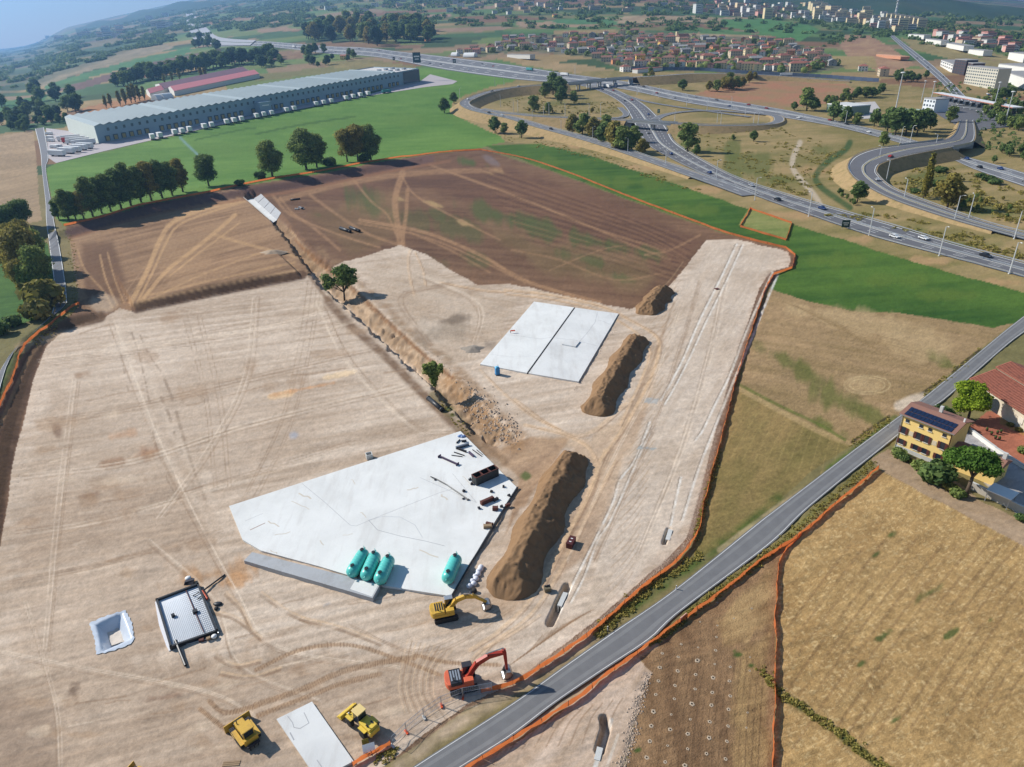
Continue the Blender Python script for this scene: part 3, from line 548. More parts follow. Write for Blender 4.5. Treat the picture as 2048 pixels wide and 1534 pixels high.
# road shoulders
stroke([(930, 1545), (1110, 1420), (1220, 1345), (1310, 1290)], 9, (176, 152, 126), .8, .4, 790)
stroke([(1370, 1228), (1540, 1106), (1610, 1040), (1740, 930)], 10, (112, 108, 60), .9, .5, 791, .8)
stroke([(1300, 1288), (1370, 1240)], 7, (92, 92, 52), .9, .6, 792)
REGM_ST = np.array([REGM[n_] == 'stubble' for n_ in REGN])
stroke([(600, 492), (660, 540), (715, 590), (790, 660), (850, 712), (905, 756)], 5, (128, 94, 66), .75, .8, 382, .7, l=1.6)
i = np.where(REG == region('gravel_pad', 'gravel'))[0]; C[i] *= np.array([1.015, .99, .955])
i = np.where(REG == region('construction_earth', 'soil'))[0]; C[i] *= np.array([.96, .91, .82])
# --- fine grit everywhere near the camera: single stones and clods too small to build
k = np.clip(1-(dist0-60)/520, .3, 1)*np.where(REGM_ST[REG], 1.5, 1.0)
g_ = (_hash(np.arange(N), np.zeros(N), 3)-.5)*.22+(vnoise(X/.5, Y/.5, 71)-.5)*.22+(vnoise(X/1.5, Y/1.5, 72)-.5)*.14
C *= (1+g_*k)[:, None]
# --- build the sheets
def emit_ground():
    tri = []
    def quads(off, nr_, nc_):
        a = (np.arange(nr_-1)[:, None]*nc_+np.arange(nc_-1)[None, :]).ravel()+off
        return np.stack([a, a+1, a+nc_+1, a+nc_], 1)
    Q = np.concatenate([quads(0, nr, nc), quads(NNEAR, nr2, nc2)])
    fr = REG[Q[:, 0]]
    # smooth single-cell specks
    for k, nm in enumerate(REGN):
        q = Q[fr == k]
        if len(q) == 0: continue
        ids, inv = np.unique(q.ravel(), return_inverse=True)
        me = bpy.data.meshes.new(nm); nv = len(ids); nf = len(q)
        me.vertices.add(nv); me.vertices.foreach_set('co', np.stack([X[ids], Y[ids], Z[ids]], 1).astype(np.float32).ravel())
        me.loops.add(nf*4); me.loops.foreach_set('vertex_index', inv.astype(np.int32).ravel())
        me.polygons.add(nf); me.polygons.foreach_set('loop_start', np.arange(0, nf*4, 4, dtype=np.int32)); me.polygons.foreach_set('loop_total', np.full(nf, 4, np.int32))
        me.polygons.foreach_set('use_smooth', np.ones(nf, bool))
        at = me.attributes.new('Col', 'FLOAT_COLOR', 'POINT')
        at.data.foreach_set('color', np.concatenate([np.clip(C[ids], .003, .85), np.ones((nv, 1))], 1).astype(np.float32).ravel())
        me.update(calc_edges=True); me.materials.append(GM[REGM[nm]])
        o = link(bpy.data.objects.new(nm, me)); o['kind'] = 'structure'
emit_ground()

# quick height look-up on the finished sheets
_zn = Z[:NNEAR].reshape(nr, nc); _zf = Z[NNEAR:].reshape(nr2, nc2); _rl = rows.tolist(); _fl = frows.tolist(); _s1 = sc.tolist(); _s2 = fsc.tolist()
import bisect
_tm_x = [45, 58, 75, 110, 165, 300, 600, 1400, 15000]; _tm_y = [1.36, 1.30, 1.16, 1.02, .93, .85, .79, .75, .73]
def _tm(d):
    i = min(max(bisect.bisect_right(_tm_x, d)-1, 0), 7); f = min(max((d-_tm_x[i])/(_tm_x[i+1]-_tm_x[i]), 0), 1); return _tm_y[i]+(_tm_y[i+1]-_tm_y[i])*f
def tz(x, y):
    r_, s_, z_ = (_rl, _s1, _zn) if y <= _rl[-1] else (_fl, _s2, _zf)
    i = min(max(bisect.bisect_right(r_, y)-1, 0), len(r_)-2); fy = min(max((y-r_[i])/(r_[i+1]-r_[i]), 0), 1)
    q = x/(max(y, 1.0)*_tm(y)); j = min(max(bisect.bisect_right(s_, q)-1, 0), len(s_)-2); fx = min(max((q-s_[j])/(s_[j+1]-s_[j]), 0), 1)
    return float((z_[i, j]*(1-fx)+z_[i, j+1]*fx)*(1-fy)+(z_[i+1, j]*(1-fx)+z_[i+1, j+1]*fx)*fy)
# ------------------------------------------------------------------ mesh building
class MB:
    def __init__(self): self.v = []; self.f = []
    def add(self, vs, fs):
        o = len(self.v); self.v += [tuple(map(float, p)) for p in vs]; self.f += [tuple(i+o for i in f) for f in fs]; return self
    def box(self, c, s, rz=0.0, taper=1.0, rx=0.0, ry=0.0):
        """box with centre of its base at c"""
        x, y, z = s[0]/2, s[1]/2, s[2]
        P = [(-x, -y, 0), (x, -y, 0), (x, y, 0), (-x, y, 0), (-x*taper, -y*taper, z), (x*taper, -y*taper, z), (x*taper, y*taper, z), (-x*taper, y*taper, z)]
        R = Matrix.Rotation(rz, 3, 'Z') @ Matrix.Rotation(ry, 3, 'Y') @ Matrix.Rotation(rx, 3, 'X')
        return self.add([R@Vector(p)+Vector(c) for p in P], [(3, 2, 1, 0), (4, 5, 6, 7), (0, 1, 5, 4), (1, 2, 6, 5), (2, 3, 7, 6), (3, 0, 4, 7)])
    def hexa(self, b, t):
        return self.add(list(b)+list(t), [(3, 2, 1, 0), (4, 5, 6, 7), (0, 1, 5, 4), (1, 2, 6, 5), (2, 3, 7, 6), (3, 0, 4, 7)])
    def prism(self, prof, a, b, axis='y'):
        """profile of 2-D points (first, z) pushed from a to b along an axis"""
        n = len(prof)
        if axis == 'y': vs = [(p[0], a, p[1]) for p in prof]+[(p[0], b, p[1]) for p in prof]
        elif axis == 'x': vs = [(a, p[0], p[1]) for p in prof]+[(b, p[0], p[1]) for p in prof]
        else: vs = [(p[0], p[1], a) for p in prof]+[(p[0], p[1], b) for p in prof]
        return self.add(vs, [tuple(range(n))[::-1], tuple(range(n, 2*n))]+[(i, (i+1) % n, n+(i+1) % n, n+i) for i in range(n)])
    def tube(self, p0, p1, r0, r1=None, n=8, cap=True):
        r1 = r0 if r1 is None else r1; p0, p1 = Vector(p0), Vector(p1); d = (p1-p0)
        if d.length < 1e-6: return self
        q = d.normalized(); a = q.orthogonal().normalized(); b = q.cross(a); vs = []
        for p, r in ((p0, r0), (p1, r1)):
            for i in range(n):
                t = 2*math.pi*i/n; vs.append(p+a*math.cos(t)*r+b*math.sin(t)*r)
        fs = [(i, (i+1) % n, n+(i+1) % n, n+i) for i in range(n)]
        if cap: fs += [tuple(range(n))[::-1], tuple(range(n, 2*n))]
        return self.add(vs, fs)
    def path(self, pts, r, n=6):
        for i in range(len(pts)-1): self.tube(pts[i], pts[i+1], r, r, n)
        return self
    def lathe(self, prof, n=16, axis='z', c=(0, 0, 0)):
        vs = []; fs = []; m = len(prof)
        for r, z in prof:
            for i in range(n):
                t = 2*math.pi*i/n; x, y = r*math.cos(t), r*math.sin(t)
                p = (x, y, z) if axis == 'z' else ((z, x, y) if axis == 'x' else (x, z, y))
                vs.append((p[0]+c[0], p[1]+c[1], p[2]+c[2]))
        for k in range(m-1):
            for i in range(n): fs.append((k*n+i, k*n+(i+1) % n, (k+1)*n+(i+1) % n, (k+1)*n+i))
        fs += [tuple(range(n))[::-1], tuple(range((m-1)*n, m*n))]
        return self.add(vs, fs)
    def build(self, name, m, parent=None, smooth=False, bevel=0.0):
        me = bpy.data.meshes.new(name); me.from_pydata(self.v, [], self.f)
        bm = bmesh.new(); bm.from_mesh(me); bmesh.ops.recalc_face_normals(bm, faces=bm.faces)
        if bevel:
            es = [e for e in bm.edges if len(e.link_faces) == 2 and e.calc_face_angle(0) > .5]
            bmesh.ops.bevel(bm, geom=es, offset=bevel, segments=1, affect='EDGES', clamp_overlap=True)
        bm.to_mesh(me); bm.free()
        if smooth: me.polygons.foreach_set('use_smooth', [True]*len(me.polygons))
        if m: me.materials.append(m)
        return link(bpy.data.objects.new(name, me), parent)
def V3(p): return (float(p[0]), float(p[1]), float(p[2]))
LABELS = {}
def tag(o, label, cat, group=None, kind=None):
    if label: o['label'] = label
    if cat: o['category'] = cat
    if group: o['group'] = group
    if kind: o['kind'] = kind
    return o
def thing(name, label, cat, loc=(0, 0, 0), rz=0.0, group=None, scale=None):
    o = bpy.data.objects.new(name, None); o.empty_display_size = .3; link(o); o.location = V3(loc); o.rotation_euler = (0, 0, rz)
    if scale is not None: o.scale = scale if isinstance(scale, tuple) else (scale,)*3
    return tag(o, label, cat, group)
KIDS = {}
def copy_tree(root, loc, rz=0.0, label=None, group=None, scale=None, first=[None]):
    def kids(o):
        if o.name not in KIDS: KIDS[o.name] = list(o.children)
        return KIDS[o.name]
    def cp(o, par):
        c = o.copy(); scene.collection.objects.link(c)
        if par is not None: c.parent = par
        for ch in kids(o): cp(ch, c)
        return c
    r = cp(root, None); r.location = V3(loc); r.rotation_euler = (0, 0, rz)
    if scale is not None: r.scale = scale if isinstance(scale, tuple) else (scale,)*3
    if label: r['label'] = label
    if group: r['group'] = group
    return r
class Proto:
    """the first placement uses the built thing itself, later ones copies of it"""
    def __init__(self, root): self.root = root; self.used = False
    def put(self, loc, rz=0.0, label=None, group=None, scale=None):
        if self.used: return copy_tree(self.root, loc, rz, label, group, scale)
        self.used = True; r = self.root; r.location = V3(loc); r.rotation_euler = (0, 0, rz)
        if scale is not None: r.scale = scale if isinstance(scale, tuple) else (scale,)*3
        if label: r['label'] = label
        if group: r['group'] = group
        return r
    def drop(self):
        if not self.used:
            def rm(o):
                for c in list(o.children): rm(c)
                bpy.data.objects.remove(o)
            rm(self.root)
def heading(a, b): return math.atan2(b[1]-a[1], b[0]-a[0])
def slab_mb(corners, top, thick):
    b = [(p[0], p[1], top-thick) for p in corners]; t = [(p[0], p[1], top) for p in corners]; n = len(b)
    return MB().add(b+t, [tuple(range(n))[::-1], tuple(range(n, 2*n))]+[(i, (i+1) % n, n+(i+1) % n, n+i) for i in range(n)])
def resample(P, n):
    P = np.array(P, float); s = np.concatenate([[0], np.cumsum(np.linalg.norm(np.diff(P, axis=0), axis=1))])
    q = np.linspace(0, s[-1], n); return np.stack([np.interp(q, s, P[:, k]) for k in range(P.shape[1])], 1)
def strip_mesh(name, L, R, m, parent=None, kind='structure'):
    """a sheet between two lines of world points"""
    n = len(L); vs = [V3(p) for p in L]+[V3(p) for p in R]
    o = MB().add(vs, [(i, i+1, n+i+1, n+i) for i in range(n-1)]).build(name, m, parent)
    # make sure it faces up
    if o.data.polygons and o.data.polygons[0].normal.z < 0: o.data.flip_normals()
    if parent is None: o['kind'] = kind
    return o
# ------------------------------------------------------------------ shared materials
asphalt = mat('asphalt', tuple(srgb(112, 112, 113)), .9, 0, .2, .5, .3, 8, dirt=(*srgb(96, 96, 99), .5))
asphalt_dark = mat('asphalt_dark', tuple(srgb(100, 100, 104)), .9, 0, .16, .2, .2, 6)
asphalt_far = mat('asphalt_far', tuple(srgb(114, 115, 119)), .9, 0, .16, .2, .2, 6)
road_paint = mat('road_paint', tuple(srgb(222, 222, 218)), .7, 0, .12, 3)
concrete = mat('concrete', tuple(srgb(196, 196, 192)), .85, 0, .1, .5, .25, 6, dirt=(*srgb(158, 156, 150), .5))
def slab_mat(name, c, d1, d2):
    m, t, b = nmat(name); n1 = _noise(t, .09, 6, .65); n2 = _noise(t, .5, 6, .7, 'Object', (1, .16, 1, .35)); n3 = _noise(t, 2.2, 5, .7)
    def ramp(n, lo, hi):
        r = t.nodes.new('ShaderNodeValToRGB'); r.color_ramp.elements[0].position = lo; r.color_ramp.elements[1].position = hi; t.links.new(n.outputs[0], r.inputs[0]); return r.outputs[0]
    o = _mixc(t, 'MIX', _math(t, 'MULTIPLY', ramp(n1, .42, .66), .75), tuple(srgb(*c)), tuple(srgb(*d1))); o = _mixc(t, 'MIX', _math(t, 'MULTIPLY', ramp(n2, .5, .74), .6), o, tuple(srgb(*d2))); o = _mixc(t, 'MIX', _math(t, 'MULTIPLY', ramp(n3, .58, .78), .35), o, tuple(srgb(*d2)))
    t.links.new(o, b.inputs['Base Color']); b.inputs['Roughness'].default_value = .85; b.inputs['Specular IOR Level'].default_value = .25; return m
white_slab = slab_mat('white_concrete', (226, 226, 222), (208, 208, 204), (196, 192, 186))
white_slab2 = slab_mat('white_concrete_worn', (218, 218, 215), (198, 198, 196), (184, 180, 174))
grey_concrete = mat('grey_concrete', tuple(srgb(170, 172, 174)), .85, 0, .12, .8, .25, 6, dirt=(*srgb(140, 138, 134), .5))
dark_gap = mat('dark_joint', tuple(srgb(84, 80, 78)), .95, 0, .2, 2)
black_plastic = mat('black_plastic', tuple(srgb(40, 42, 46)), .45, 0, .1, 2)
dark_steel = mat('dark_steel', tuple(srgb(62, 60, 66)), .55, .4, .2, 3)
rust = mat('rusty_steel', tuple(srgb(98, 58, 50)), .75, .2, .25, 2.5, .2, 8, dirt=(*srgb(70, 42, 38), .6))
galv = mat('galvanised_steel', tuple(srgb(176, 180, 184)), .4, .6, .08, 2)
teal = mat('teal_fibreglass', tuple(srgb(88, 190, 180)), .32, 0, .07, .8, 0, spec=.5)
orange_net = mat('orange_net', tuple(srgb(224, 128, 72)), .8, 0, .2, 1.2, dirt=(*srgb(190, 92, 50), .6))
_t = orange_net.node_tree; _b = _t.nodes['Principled BSDF']; _tr = _t.nodes.new('ShaderNodeBsdfTranslucent'); _t.links.new(_b.inputs['Base Color'].links[0].from_socket, _tr.inputs[0]); _mx = _t.nodes.new('ShaderNodeMixShader'); _mx.inputs[0].default_value = .5
_t.links.new(_b.outputs[0], _mx.inputs[1]); _t.links.new(_tr.outputs[0], _mx.inputs[2]); _t.links.new(_mx.outputs[0], _t.nodes['Material Output'].inputs[0])
orange_plastic = mat('orange_plastic', tuple(srgb(228, 92, 50)), .5, 0, .1, 2)
wood = mat('weathered_wood', tuple(srgb(150, 126, 98)), .85, 0, .2, 3, .2)
glass_dark = mat('dark_glass', tuple(srgb(40, 48, 58)), .12, 0, .1, 2, spec=.8)
rubber = mat('black_rubber', tuple(srgb(44, 43, 42)), .85, 0, .2, 3)
mach_yellow = mat('machine_yellow', tuple(srgb(206, 164, 62)), .5, 0, .15, 1.2, dirt=(*srgb(140, 112, 70), .8))
mach_yellow2 = mat('machine_yellow_bright', tuple(srgb(222, 190, 72)), .5, 0, .12, 1.2, dirt=(*srgb(150, 128, 76), .7))
mach_orange = mat('machine_orange', tuple(srgb(214, 104, 70)), .5, 0, .12, 1.2, dirt=(*srgb(150, 84, 62), .6))
mach_red = mat('machine_red_boom', tuple(srgb(168, 60, 44)), .42, 0, .1, 1.2, dirt=(*srgb(120, 44, 36), .45))
steel_bright = mat('worn_bright_steel', tuple(srgb(170, 168, 166)), .35, .7, .15, 2)
white_paint = mat('white_paint', tuple(srgb(226, 226, 224)), .5, 0, .06, 1.5)
cream_paint = mat('cream_paint', tuple(srgb(222, 196, 130)), .5, 0, .06, 1.5)
# ------------------------------------------------------------------ provincial road in the foreground
def zline(pts, dz, n, z=None):
    P = np.array([G(x, y) if z is None else flat(x, y, z) for x, y in pts]); P = np.array(smooth([p for p in P], 6)); P = resample(P, n)
    if z is None:
        zz = np.array([tz(a, b) for a, b in P[:, :2]]); k = 7; P[:, 2] = np.maximum(np.convolve(np.pad(zz, k//2, 'edge'), np.ones(k)/k, 'valid'), zz)+dz
    else: P[:, 2] = z+dz
    return P
RL = zline([(700, 1622), (835, 1533), (1024, 1411), (1130, 1336), (1230, 1265), (1352, 1180), (1519, 1046), (1551, 1022), (1704, 905), (1780, 848), (1854, 793), (1962, 703), (2027, 650), (2110, 588)], 0, 160)
RR = zline([(800, 1615), (925, 1533), (1024, 1471), (1107, 1408), (1210, 1338), (1300, 1278), (1360, 1223), (1536, 1090), (1607, 1023), (1691, 954), (1761, 898), (1859, 820), (1896, 793), (2004, 698), (2048, 664), (2140, 600)], 0, 160)
RL[:, 2] = 0.22; RR[:, 2] = 0.22
def between(a, b, z): 
    A = RL+(RR-RL)*a; B = RL+(RR-RL)*b; A = A.copy(); B = B.copy(); A[:, 2] = z; B[:, 2] = z; return A, B
road = strip_mesh('road', *between(-.05, 1.06, .22), asphalt)
strip_mesh('edge_line', *between(.0, .022, .226), road_paint, road)
strip_mesh('edge_line', *between(.975, .998, .226), road_paint, road)
for k in range(118, 132, 2):      # broken line by the farm entrance
    pass
worn = mat('worn_asphalt', tuple(srgb(124, 124, 124)), .9, 0, .2, .5, .2, 8)
strip_mesh('wheel_path', *between(.16, .3, .2235), worn, road); strip_mesh('wheel_path', *between(.68, .84, .2235), worn, road)
# western lane
WL = zline([(-60, 900), (0, 745), (40, 690), (95, 640), (108, 612), (109, 570), (100, 500), (92, 420), (84, 340), (80, 300), (70, 258)], .30, 140)
WR = zline([(-20, 860), (20, 720), (70, 668), (128, 615), (134, 590), (124, 520), (108, 440), (98, 380), (92, 335), (97, 310), (88, 255)], .30, 140)
lane = strip_mesh('lane', WL, WR, asphalt_far)
def lerp_strip(A, B, a, b, dz, nm, m, par):
    L = A+(B-A)*a; R = A+(B-A)*b; L = L.copy(); R = R.copy(); L[:, 2] += dz; R[:, 2] += dz
    return strip_mesh(nm, L, R, m, par)
lerp_strip(WL, WR, .03, .08, .006, 'edge_line', road_paint, lane); lerp_strip(WL, WR, .92, .97, .006, 'edge_line', road_paint, lane)
# ------------------------------------------------------------------ concrete slabs
def px_slab(name, pts, top, thick, m, label, cat='concrete slab'):
    c = [flat(x, y, top) for x, y in pts]
    return tag(slab_mb(c, top, thick).build(name, m, None), label, cat)
SWP = [(458, 1012), (921, 862), (1033, 974), (986, 1049), (901, 1192), (765, 1171), (640, 1133), (522, 1101), (485, 1079)]
big = thing('concrete_slab', 'wide white concrete slab carrying the teal tanks and steel parts', 'concrete slab', flat(740, 1020))
def rel(o, pts): return [(p[0]-o.location.x, p[1]-o.location.y, p[2]-o.location.z) for p in pts]
o = slab_mb(rel(big, [flat(x, y, .35) for x, y in SWP]), .35, .7).build('slab_plate', white_slab, big)
def crack(par, pts, top, w=.05, m=None, nm='joint'):
    P = [flat(x, y, top) for x, y in pts]; b = MB()
    for i in range(len(P)-1):
        d = np.array(P[i+1])-P[i]; L = np.linalg.norm(d); nrm = np.array([-d[1], d[0], 0])/L*w
        a_, b_ = np.array(P[i]), np.array(P[i+1])
        b.hexa(rel(par, [a_-nrm, b_-nrm, b_+nrm, a_+nrm]), rel(par, [q+np.array([0, 0, .006]) for q in (a_-nrm, b_-nrm, b_+nrm, a_+nrm)]))
    return b.build(nm, m or dark_gap, par)
joint_m = mat('slab_joint', tuple(srgb(164, 164, 166)), .9, 0, .2, 1.5)
mark_m = mat('tyre_mark', tuple(srgb(186, 188, 190)), .9, 0, .2, 1.5)
crack(big, [(604, 967), (650, 1005), (700, 1050), (712, 1052), (765, 1030), (880, 985), (905, 978)], .352, .035, joint_m)
crack(big, [(737, 1040), (755, 1060), (800, 1072), (850, 1082), (890, 1092)], .352, .05, joint_m, 'tyre_mark')
crack(big, [(737, 1040), (765, 1033), (800, 1034), (830, 1050), (845, 1075)], .352, .05, mark_m, 'tyre_mark')
crack(big, [(490, 1042), (525, 1027)], .352, .03, joint_m); crack(big, [(905, 947), (953, 1005), (840, 955)], .352, .03, joint_m)
crack(big, [(500, 1060), (530, 1046)], .352, .08, mat('rust_stain', tuple(srgb(150, 110, 92)), .9, 0, .3, 2), 'rust_mark')
mud_m = mat('dried_mud', tuple(srgb(204, 194, 178)), .95, 0, .12, 1.5); sr_ = random.Random(4)
for k in range(16):
    x, y = sr_.uniform(520, 980), sr_.uniform(930, 1120)
    if not in_poly(np.array([x]), np.array([y]), SWP)[0]: continue
    L_ = sr_.uniform(14, 46); a_ = sr_.choice([-.35, -.3, .6, 1.0]); pts_ = [(x+L_*t*math.cos(a_)+sr_.uniform(-2, 2), y+L_*t*math.sin(a_)*.6+sr_.uniform(-1.5, 1.5)) for t in (0, .25, .5, .75, 1)]
    if all(in_poly(np.array([u]), np.array([v]), SWP)[0] for u, v in pts_): crack(big, pts_, .3525, sr_.uniform(.06, .22), mud_m, 'mud_streak')
edge = MB()
pe = [flat(x, y, .35) for x, y in [(1036, 974), (1012, 1010), (990, 1050), (940, 1128), (903, 1193)]]
for i in range(len(pe)-1): edge.tube(V3(pe[i]), V3(pe[i+1]), .16, .16, 4)
tag(edge.build('form_board', black_plastic), 'long black form board along the slab edge beside the big earth heap', 'form board')
strip = thing('foundation_beam', 'long grey concrete strip in front of the teal tanks, white at one end', 'foundation', flat(620, 1150))
SP = [(488, 1121), (504, 1104), (760, 1169), (745, 1196)]
slab_mb(rel(strip, [flat(x, y, .9) for x, y in SP]), .9, 1.1).build('beam', grey_concrete, strip)
slab_mb(rel(strip, [flat(x, y, .905) for x, y in [(700, 1178), (712, 1158), (757, 1169), (744, 1193)]]), .908, .01).build('white_patch', white_slab, strip)
ne = thing('concrete_slab', 'white concrete slab in two halves split by a dark joint near the blue toilet', 'concrete slab', flat(1100, 685))
A, B, Cc, D_ = (1068, 603), (1237, 627), (1157, 763), (960, 728); E1, E2 = (1149, 615), (1055, 746)
lp = lambda p, q, t: (p[0]+(q[0]-p[0])*t, p[1]+(q[1]-p[1])*t)
for h_, ps in enumerate(([A, (1148, 614.6), (1053.5, 745.5), D_], [(1151, 615.2), B, Cc, (1057, 746.3)])):
    slab_mb(rel(ne, [flat(x, y, .4) for x, y in ps]), .4, .8).build('slab_half', white_slab if h_ == 0 else white_slab2, ne)
slab_mb(rel(ne, [flat(x, y, .2) for x, y in [(1148, 614.8), (1151.5, 615.3), (1057.5, 746.4), (1053, 745.5)]]), .2, .5).build('joint', dark_gap, ne)
slab_mb(rel(ne, [flat(x, y, .75) for x, y in [(1131, 679), (1160, 682), (1151, 693), (1124, 688)]]), .75, .4).build('plinth', white_slab2, ne)
crack(ne, [(1010, 669), (1040, 672), (1080, 678), (1100, 675), (1150, 680), (1195, 692)], .402, .05, joint_m, 'crack'); crack(ne, [(1195, 625), (1190, 645), (1175, 665), (1160, 682)], .402, .05, joint_m, 'crack')
crack(ne, [(980, 708), (1020, 714), (1060, 712), (1078, 713)], .402, .03, joint_m, 'crack'); crack(ne, [(1192, 640), (1205, 642), (1222, 650)], .402, .04, joint_m, 'crack')
sm = thing('concrete_slab', 'small white rectangular slab between the bulldozer and the wheel loader', 'concrete slab', flat(630, 1480))
slab_mb(rel(sm, [flat(x, y, .3) for x, y in [(553, 1438), (624, 1403), (707, 1522), (636, 1560)]]), .3, .6).build('slab_plate', white_slab2, sm)
crack(sm, [(575, 1432), (585, 1445), (588, 1455), (600, 1457), (618, 1446), (608, 1425)], .302, .05, joint_m, 'crack'); crack(sm, [(580, 1465), (588, 1480)], .302, .08, joint_m, 'stain')
crack(sm, [(634, 1520), (645, 1536)], .302, .06, joint_m, 'stain')
# ------------------------------------------------------------------ earth heaps
def soil_mat(name, c1, c2):
    m = mat(name, tuple(srgb(*c1)), .95, 0, .25, .5, 1.0, 2.5, .1, dirt=(*srgb(*c2), .7)); return m
heap_m = soil_mat('heap_soil', (136, 108, 80), (96, 74, 56))
def heap(label, ridge, h, wl, wr, seed):
    S = np.array([flat(x, y, h) for x, y in ridge]); S = resample(np.array(smooth(list(S), 8)), 150)
    n, mth = 150, 44; vs = []; L = np.linalg.norm(np.diff(S[:, :2], axis=0), axis=1).sum()
    for i in range(n):
        t = S[min(i+1, n-1)]-S[max(i-1, 0)]; t = t/np.linalg.norm(t); nx, ny = -t[1], t[0]      # left normal
        e = min(i, n-1-i)/(n-1)*L; rnd = math.sqrt(max(0, 1-(1-min(1, e/(wl*.9)))**2))
        for j in range(mth):
            q = j/(mth-1)*2-1; wd = (wl if q < 0 else wr)*(1+.12*math.sin(i*.13+seed))*(.12+.88*rnd)
            x = S[i, 0]-nx*q*wd; y = S[i, 1]-ny*q*wd
            k = (1-abs(q)); prof = min(1, k*1.3)*h
            endf = max(0, min(1, (e+.2)/ (h*1.35))); z = min(prof, h*endf*(1.0 if abs(q) < .999 else 0))
            x += t[0]*0; vs.append((x, y, z))
    vs = np.array(vs); nz = (fbm(vs[:, 0]/2.4, vs[:, 1]/2.4, seed, 4)-.5)*.8+(fbm(vs[:, 0]/.8, vs[:, 1]/.8, seed+5, 3)-.5)*.75
    vs[:, 2] = np.where(vs[:, 2] > .02, np.maximum(vs[:, 2]+nz*np.clip(vs[:, 2]/1.2, 0, 1)-.1, 0), 0)-.12
    c = vs.mean(0); c[2] = 0; vs = vs-c
    fs = [(i*mth+j, (i+1)*mth+j, (i+1)*mth+j+1, i*mth+j+1) for i in range(n-1) for j in range(mth-1)]
    o = MB().add(vs, fs).build('earth_heap', heap_m, None, True); o.location = V3(c)
    return tag(o, label, 'earth heap')
heap('long steep earth heap between the tank slab and the haul road', [(1150, 880), (1115, 940), (1078, 1010), (1048, 1072), (1020, 1128), (1003, 1168)], 3.5, 5.0, 3.8, 3)
heap('long earth heap beside the slab in two halves', [(1276, 657), (1248, 700), (1220, 745), (1196, 790), (1182, 808)], 3.1, 4.6, 3.8, 8)
heap('short earth heap beside the brown soil field', [(1330, 562), (1312, 582), (1294, 606), (1290, 612)], 3.2, 4.8, 4.4, 13)
# ------------------------------------------------------------------ lined pit, rebar form
sheet_m = mat('plastic_sheet', tuple(srgb(196, 204, 214)), .3, 0, .1, 1.2, .5, 3)
out = resample(np.array([flat(x, y) for x, y in [(179, 1248), (205, 1236), (251, 1221), (264, 1245), (269, 1281), (257, 1291), (225, 1302), (193, 1310), (190, 1281), (179, 1248)]]), 60)
cen = out[:-1].mean(0); vs = []; NRg = 16
for k in range(NRg+1):
    for j in range(60):
        r = k/NRg; p = cen+(out[j]-cen)*r*(1+.03*math.sin(j*2.3)*(r > .9)); z = tz(p[0], p[1])
        vs.append((p[0], p[1], z+.10+.10*(fbm(np.array([p[0]*1.6]), np.array([p[1]*1.6]), 3, 3)[0]-.4)*(r > .5)))
vs = np.array(vs)-np.array([cen[0], cen[1], 0])
pit = thing('lined_pit', 'small square pit lined with pale plastic sheet and filled with sand', 'pit', (cen[0], cen[1], 0))
MB().add(vs, [(k*60+j, (k+1)*60+j, (k+1)*60+j+1, k*60+j+1) for k in range(NRg) for j in range(59)]).build('plastic_sheet', sheet_m, pit, True)
sb = []; bot = [flat(x, y, -1.7) for x, y in [(205, 1259), (242, 1247), (257, 1284), (211, 1296)]]
nn = 14
for a in range(nn+1):
    for b_ in range(nn+1):
        p = (bot[0]*(1-a/nn)+bot[1]*a/nn)*(1-b_/nn)+(bot[3]*(1-a/nn)+bot[2]*a/nn)*b_/nn
        sb.append((p[0]-cen[0], p[1]-cen[1], -1.75+.5*fbm(np.array([p[0]/1.2]), np.array([p[1]/1.2]), 9, 3)[0]))
MB().add(sb, [(a*(nn+1)+b_, (a+1)*(nn+1)+b_, (a+1)*(nn+1)+b_+1, a*(nn+1)+b_+1) for a in range(nn) for b_ in range(nn)]).build('sand_fill', mat('pale_sand', tuple(srgb(206, 196, 184)), .95, 0, .15, 1, .5, 4), pit, True)
fr = [flat(x, y, .5) for x, y in [(314, 1200), (396, 1169), (434, 1262), (342, 1294)]]
form = thing('rebar_form', 'square black formwork filled with a dense grey rebar mat', 'formwork', (fr[0]+fr[2])/2*np.array([1, 1, 0]))
fl = [np.array(p) for p in rel(form, fr)]
for i in range(4):
    a, b_ = fl[i], fl[(i+1) % 4]; d = (b_-a)/np.linalg.norm(b_-a); nrm = np.array([-d[1], d[0], 0])*.16
    lo = np.array([0, 0, .75])
    MB().hexa([a-nrm-lo-d*.2, b_-nrm-lo+d*.2, b_+nrm-lo+d*.2, a+nrm-lo-d*.2], [a-nrm-d*.2+[0, 0, .25], b_-nrm+d*.2+[0, 0, .25], b_+nrm+d*.2+[0, 0, .25], a+nrm-d*.2+[0, 0, .25]]).build('form_board', black_plastic, form)
pl = [p*1.0 for p in fl]
MB().add([(p[0], p[1], .30) for p in pl], [(0, 1, 2, 3)]).build('bed', mat('blinding_concrete', tuple(srgb(222, 226, 230)), .9, 0, .08, 1), form)
rb = MB(); steel_grey = mat('rebar_steel', tuple(srgb(176, 182, 188)), .6, .3, .1, 3)
for k in range(1, 26):
    t = k/26; a, b_ = pl[0]*(1-t)+pl[1]*t, pl[3]*(1-t)+pl[2]*t
    rb.tube((a[0], a[1], .26), (b_[0], b_[1], .42), .03, .03, 4)
    a, b_ = pl[0]*(1-t)+pl[3]*t, pl[1]*(1-t)+pl[2]*t
    rb.tube((a[0], a[1], .20), (b_[0], b_[1], .36), .03, .03, 4)
o = rb.build('rebar_mat', steel_grey, form); o['kind'] = 'stuff'
def local(x, y, z=.3): return rel(form, [flat(x, y, z)])[0]
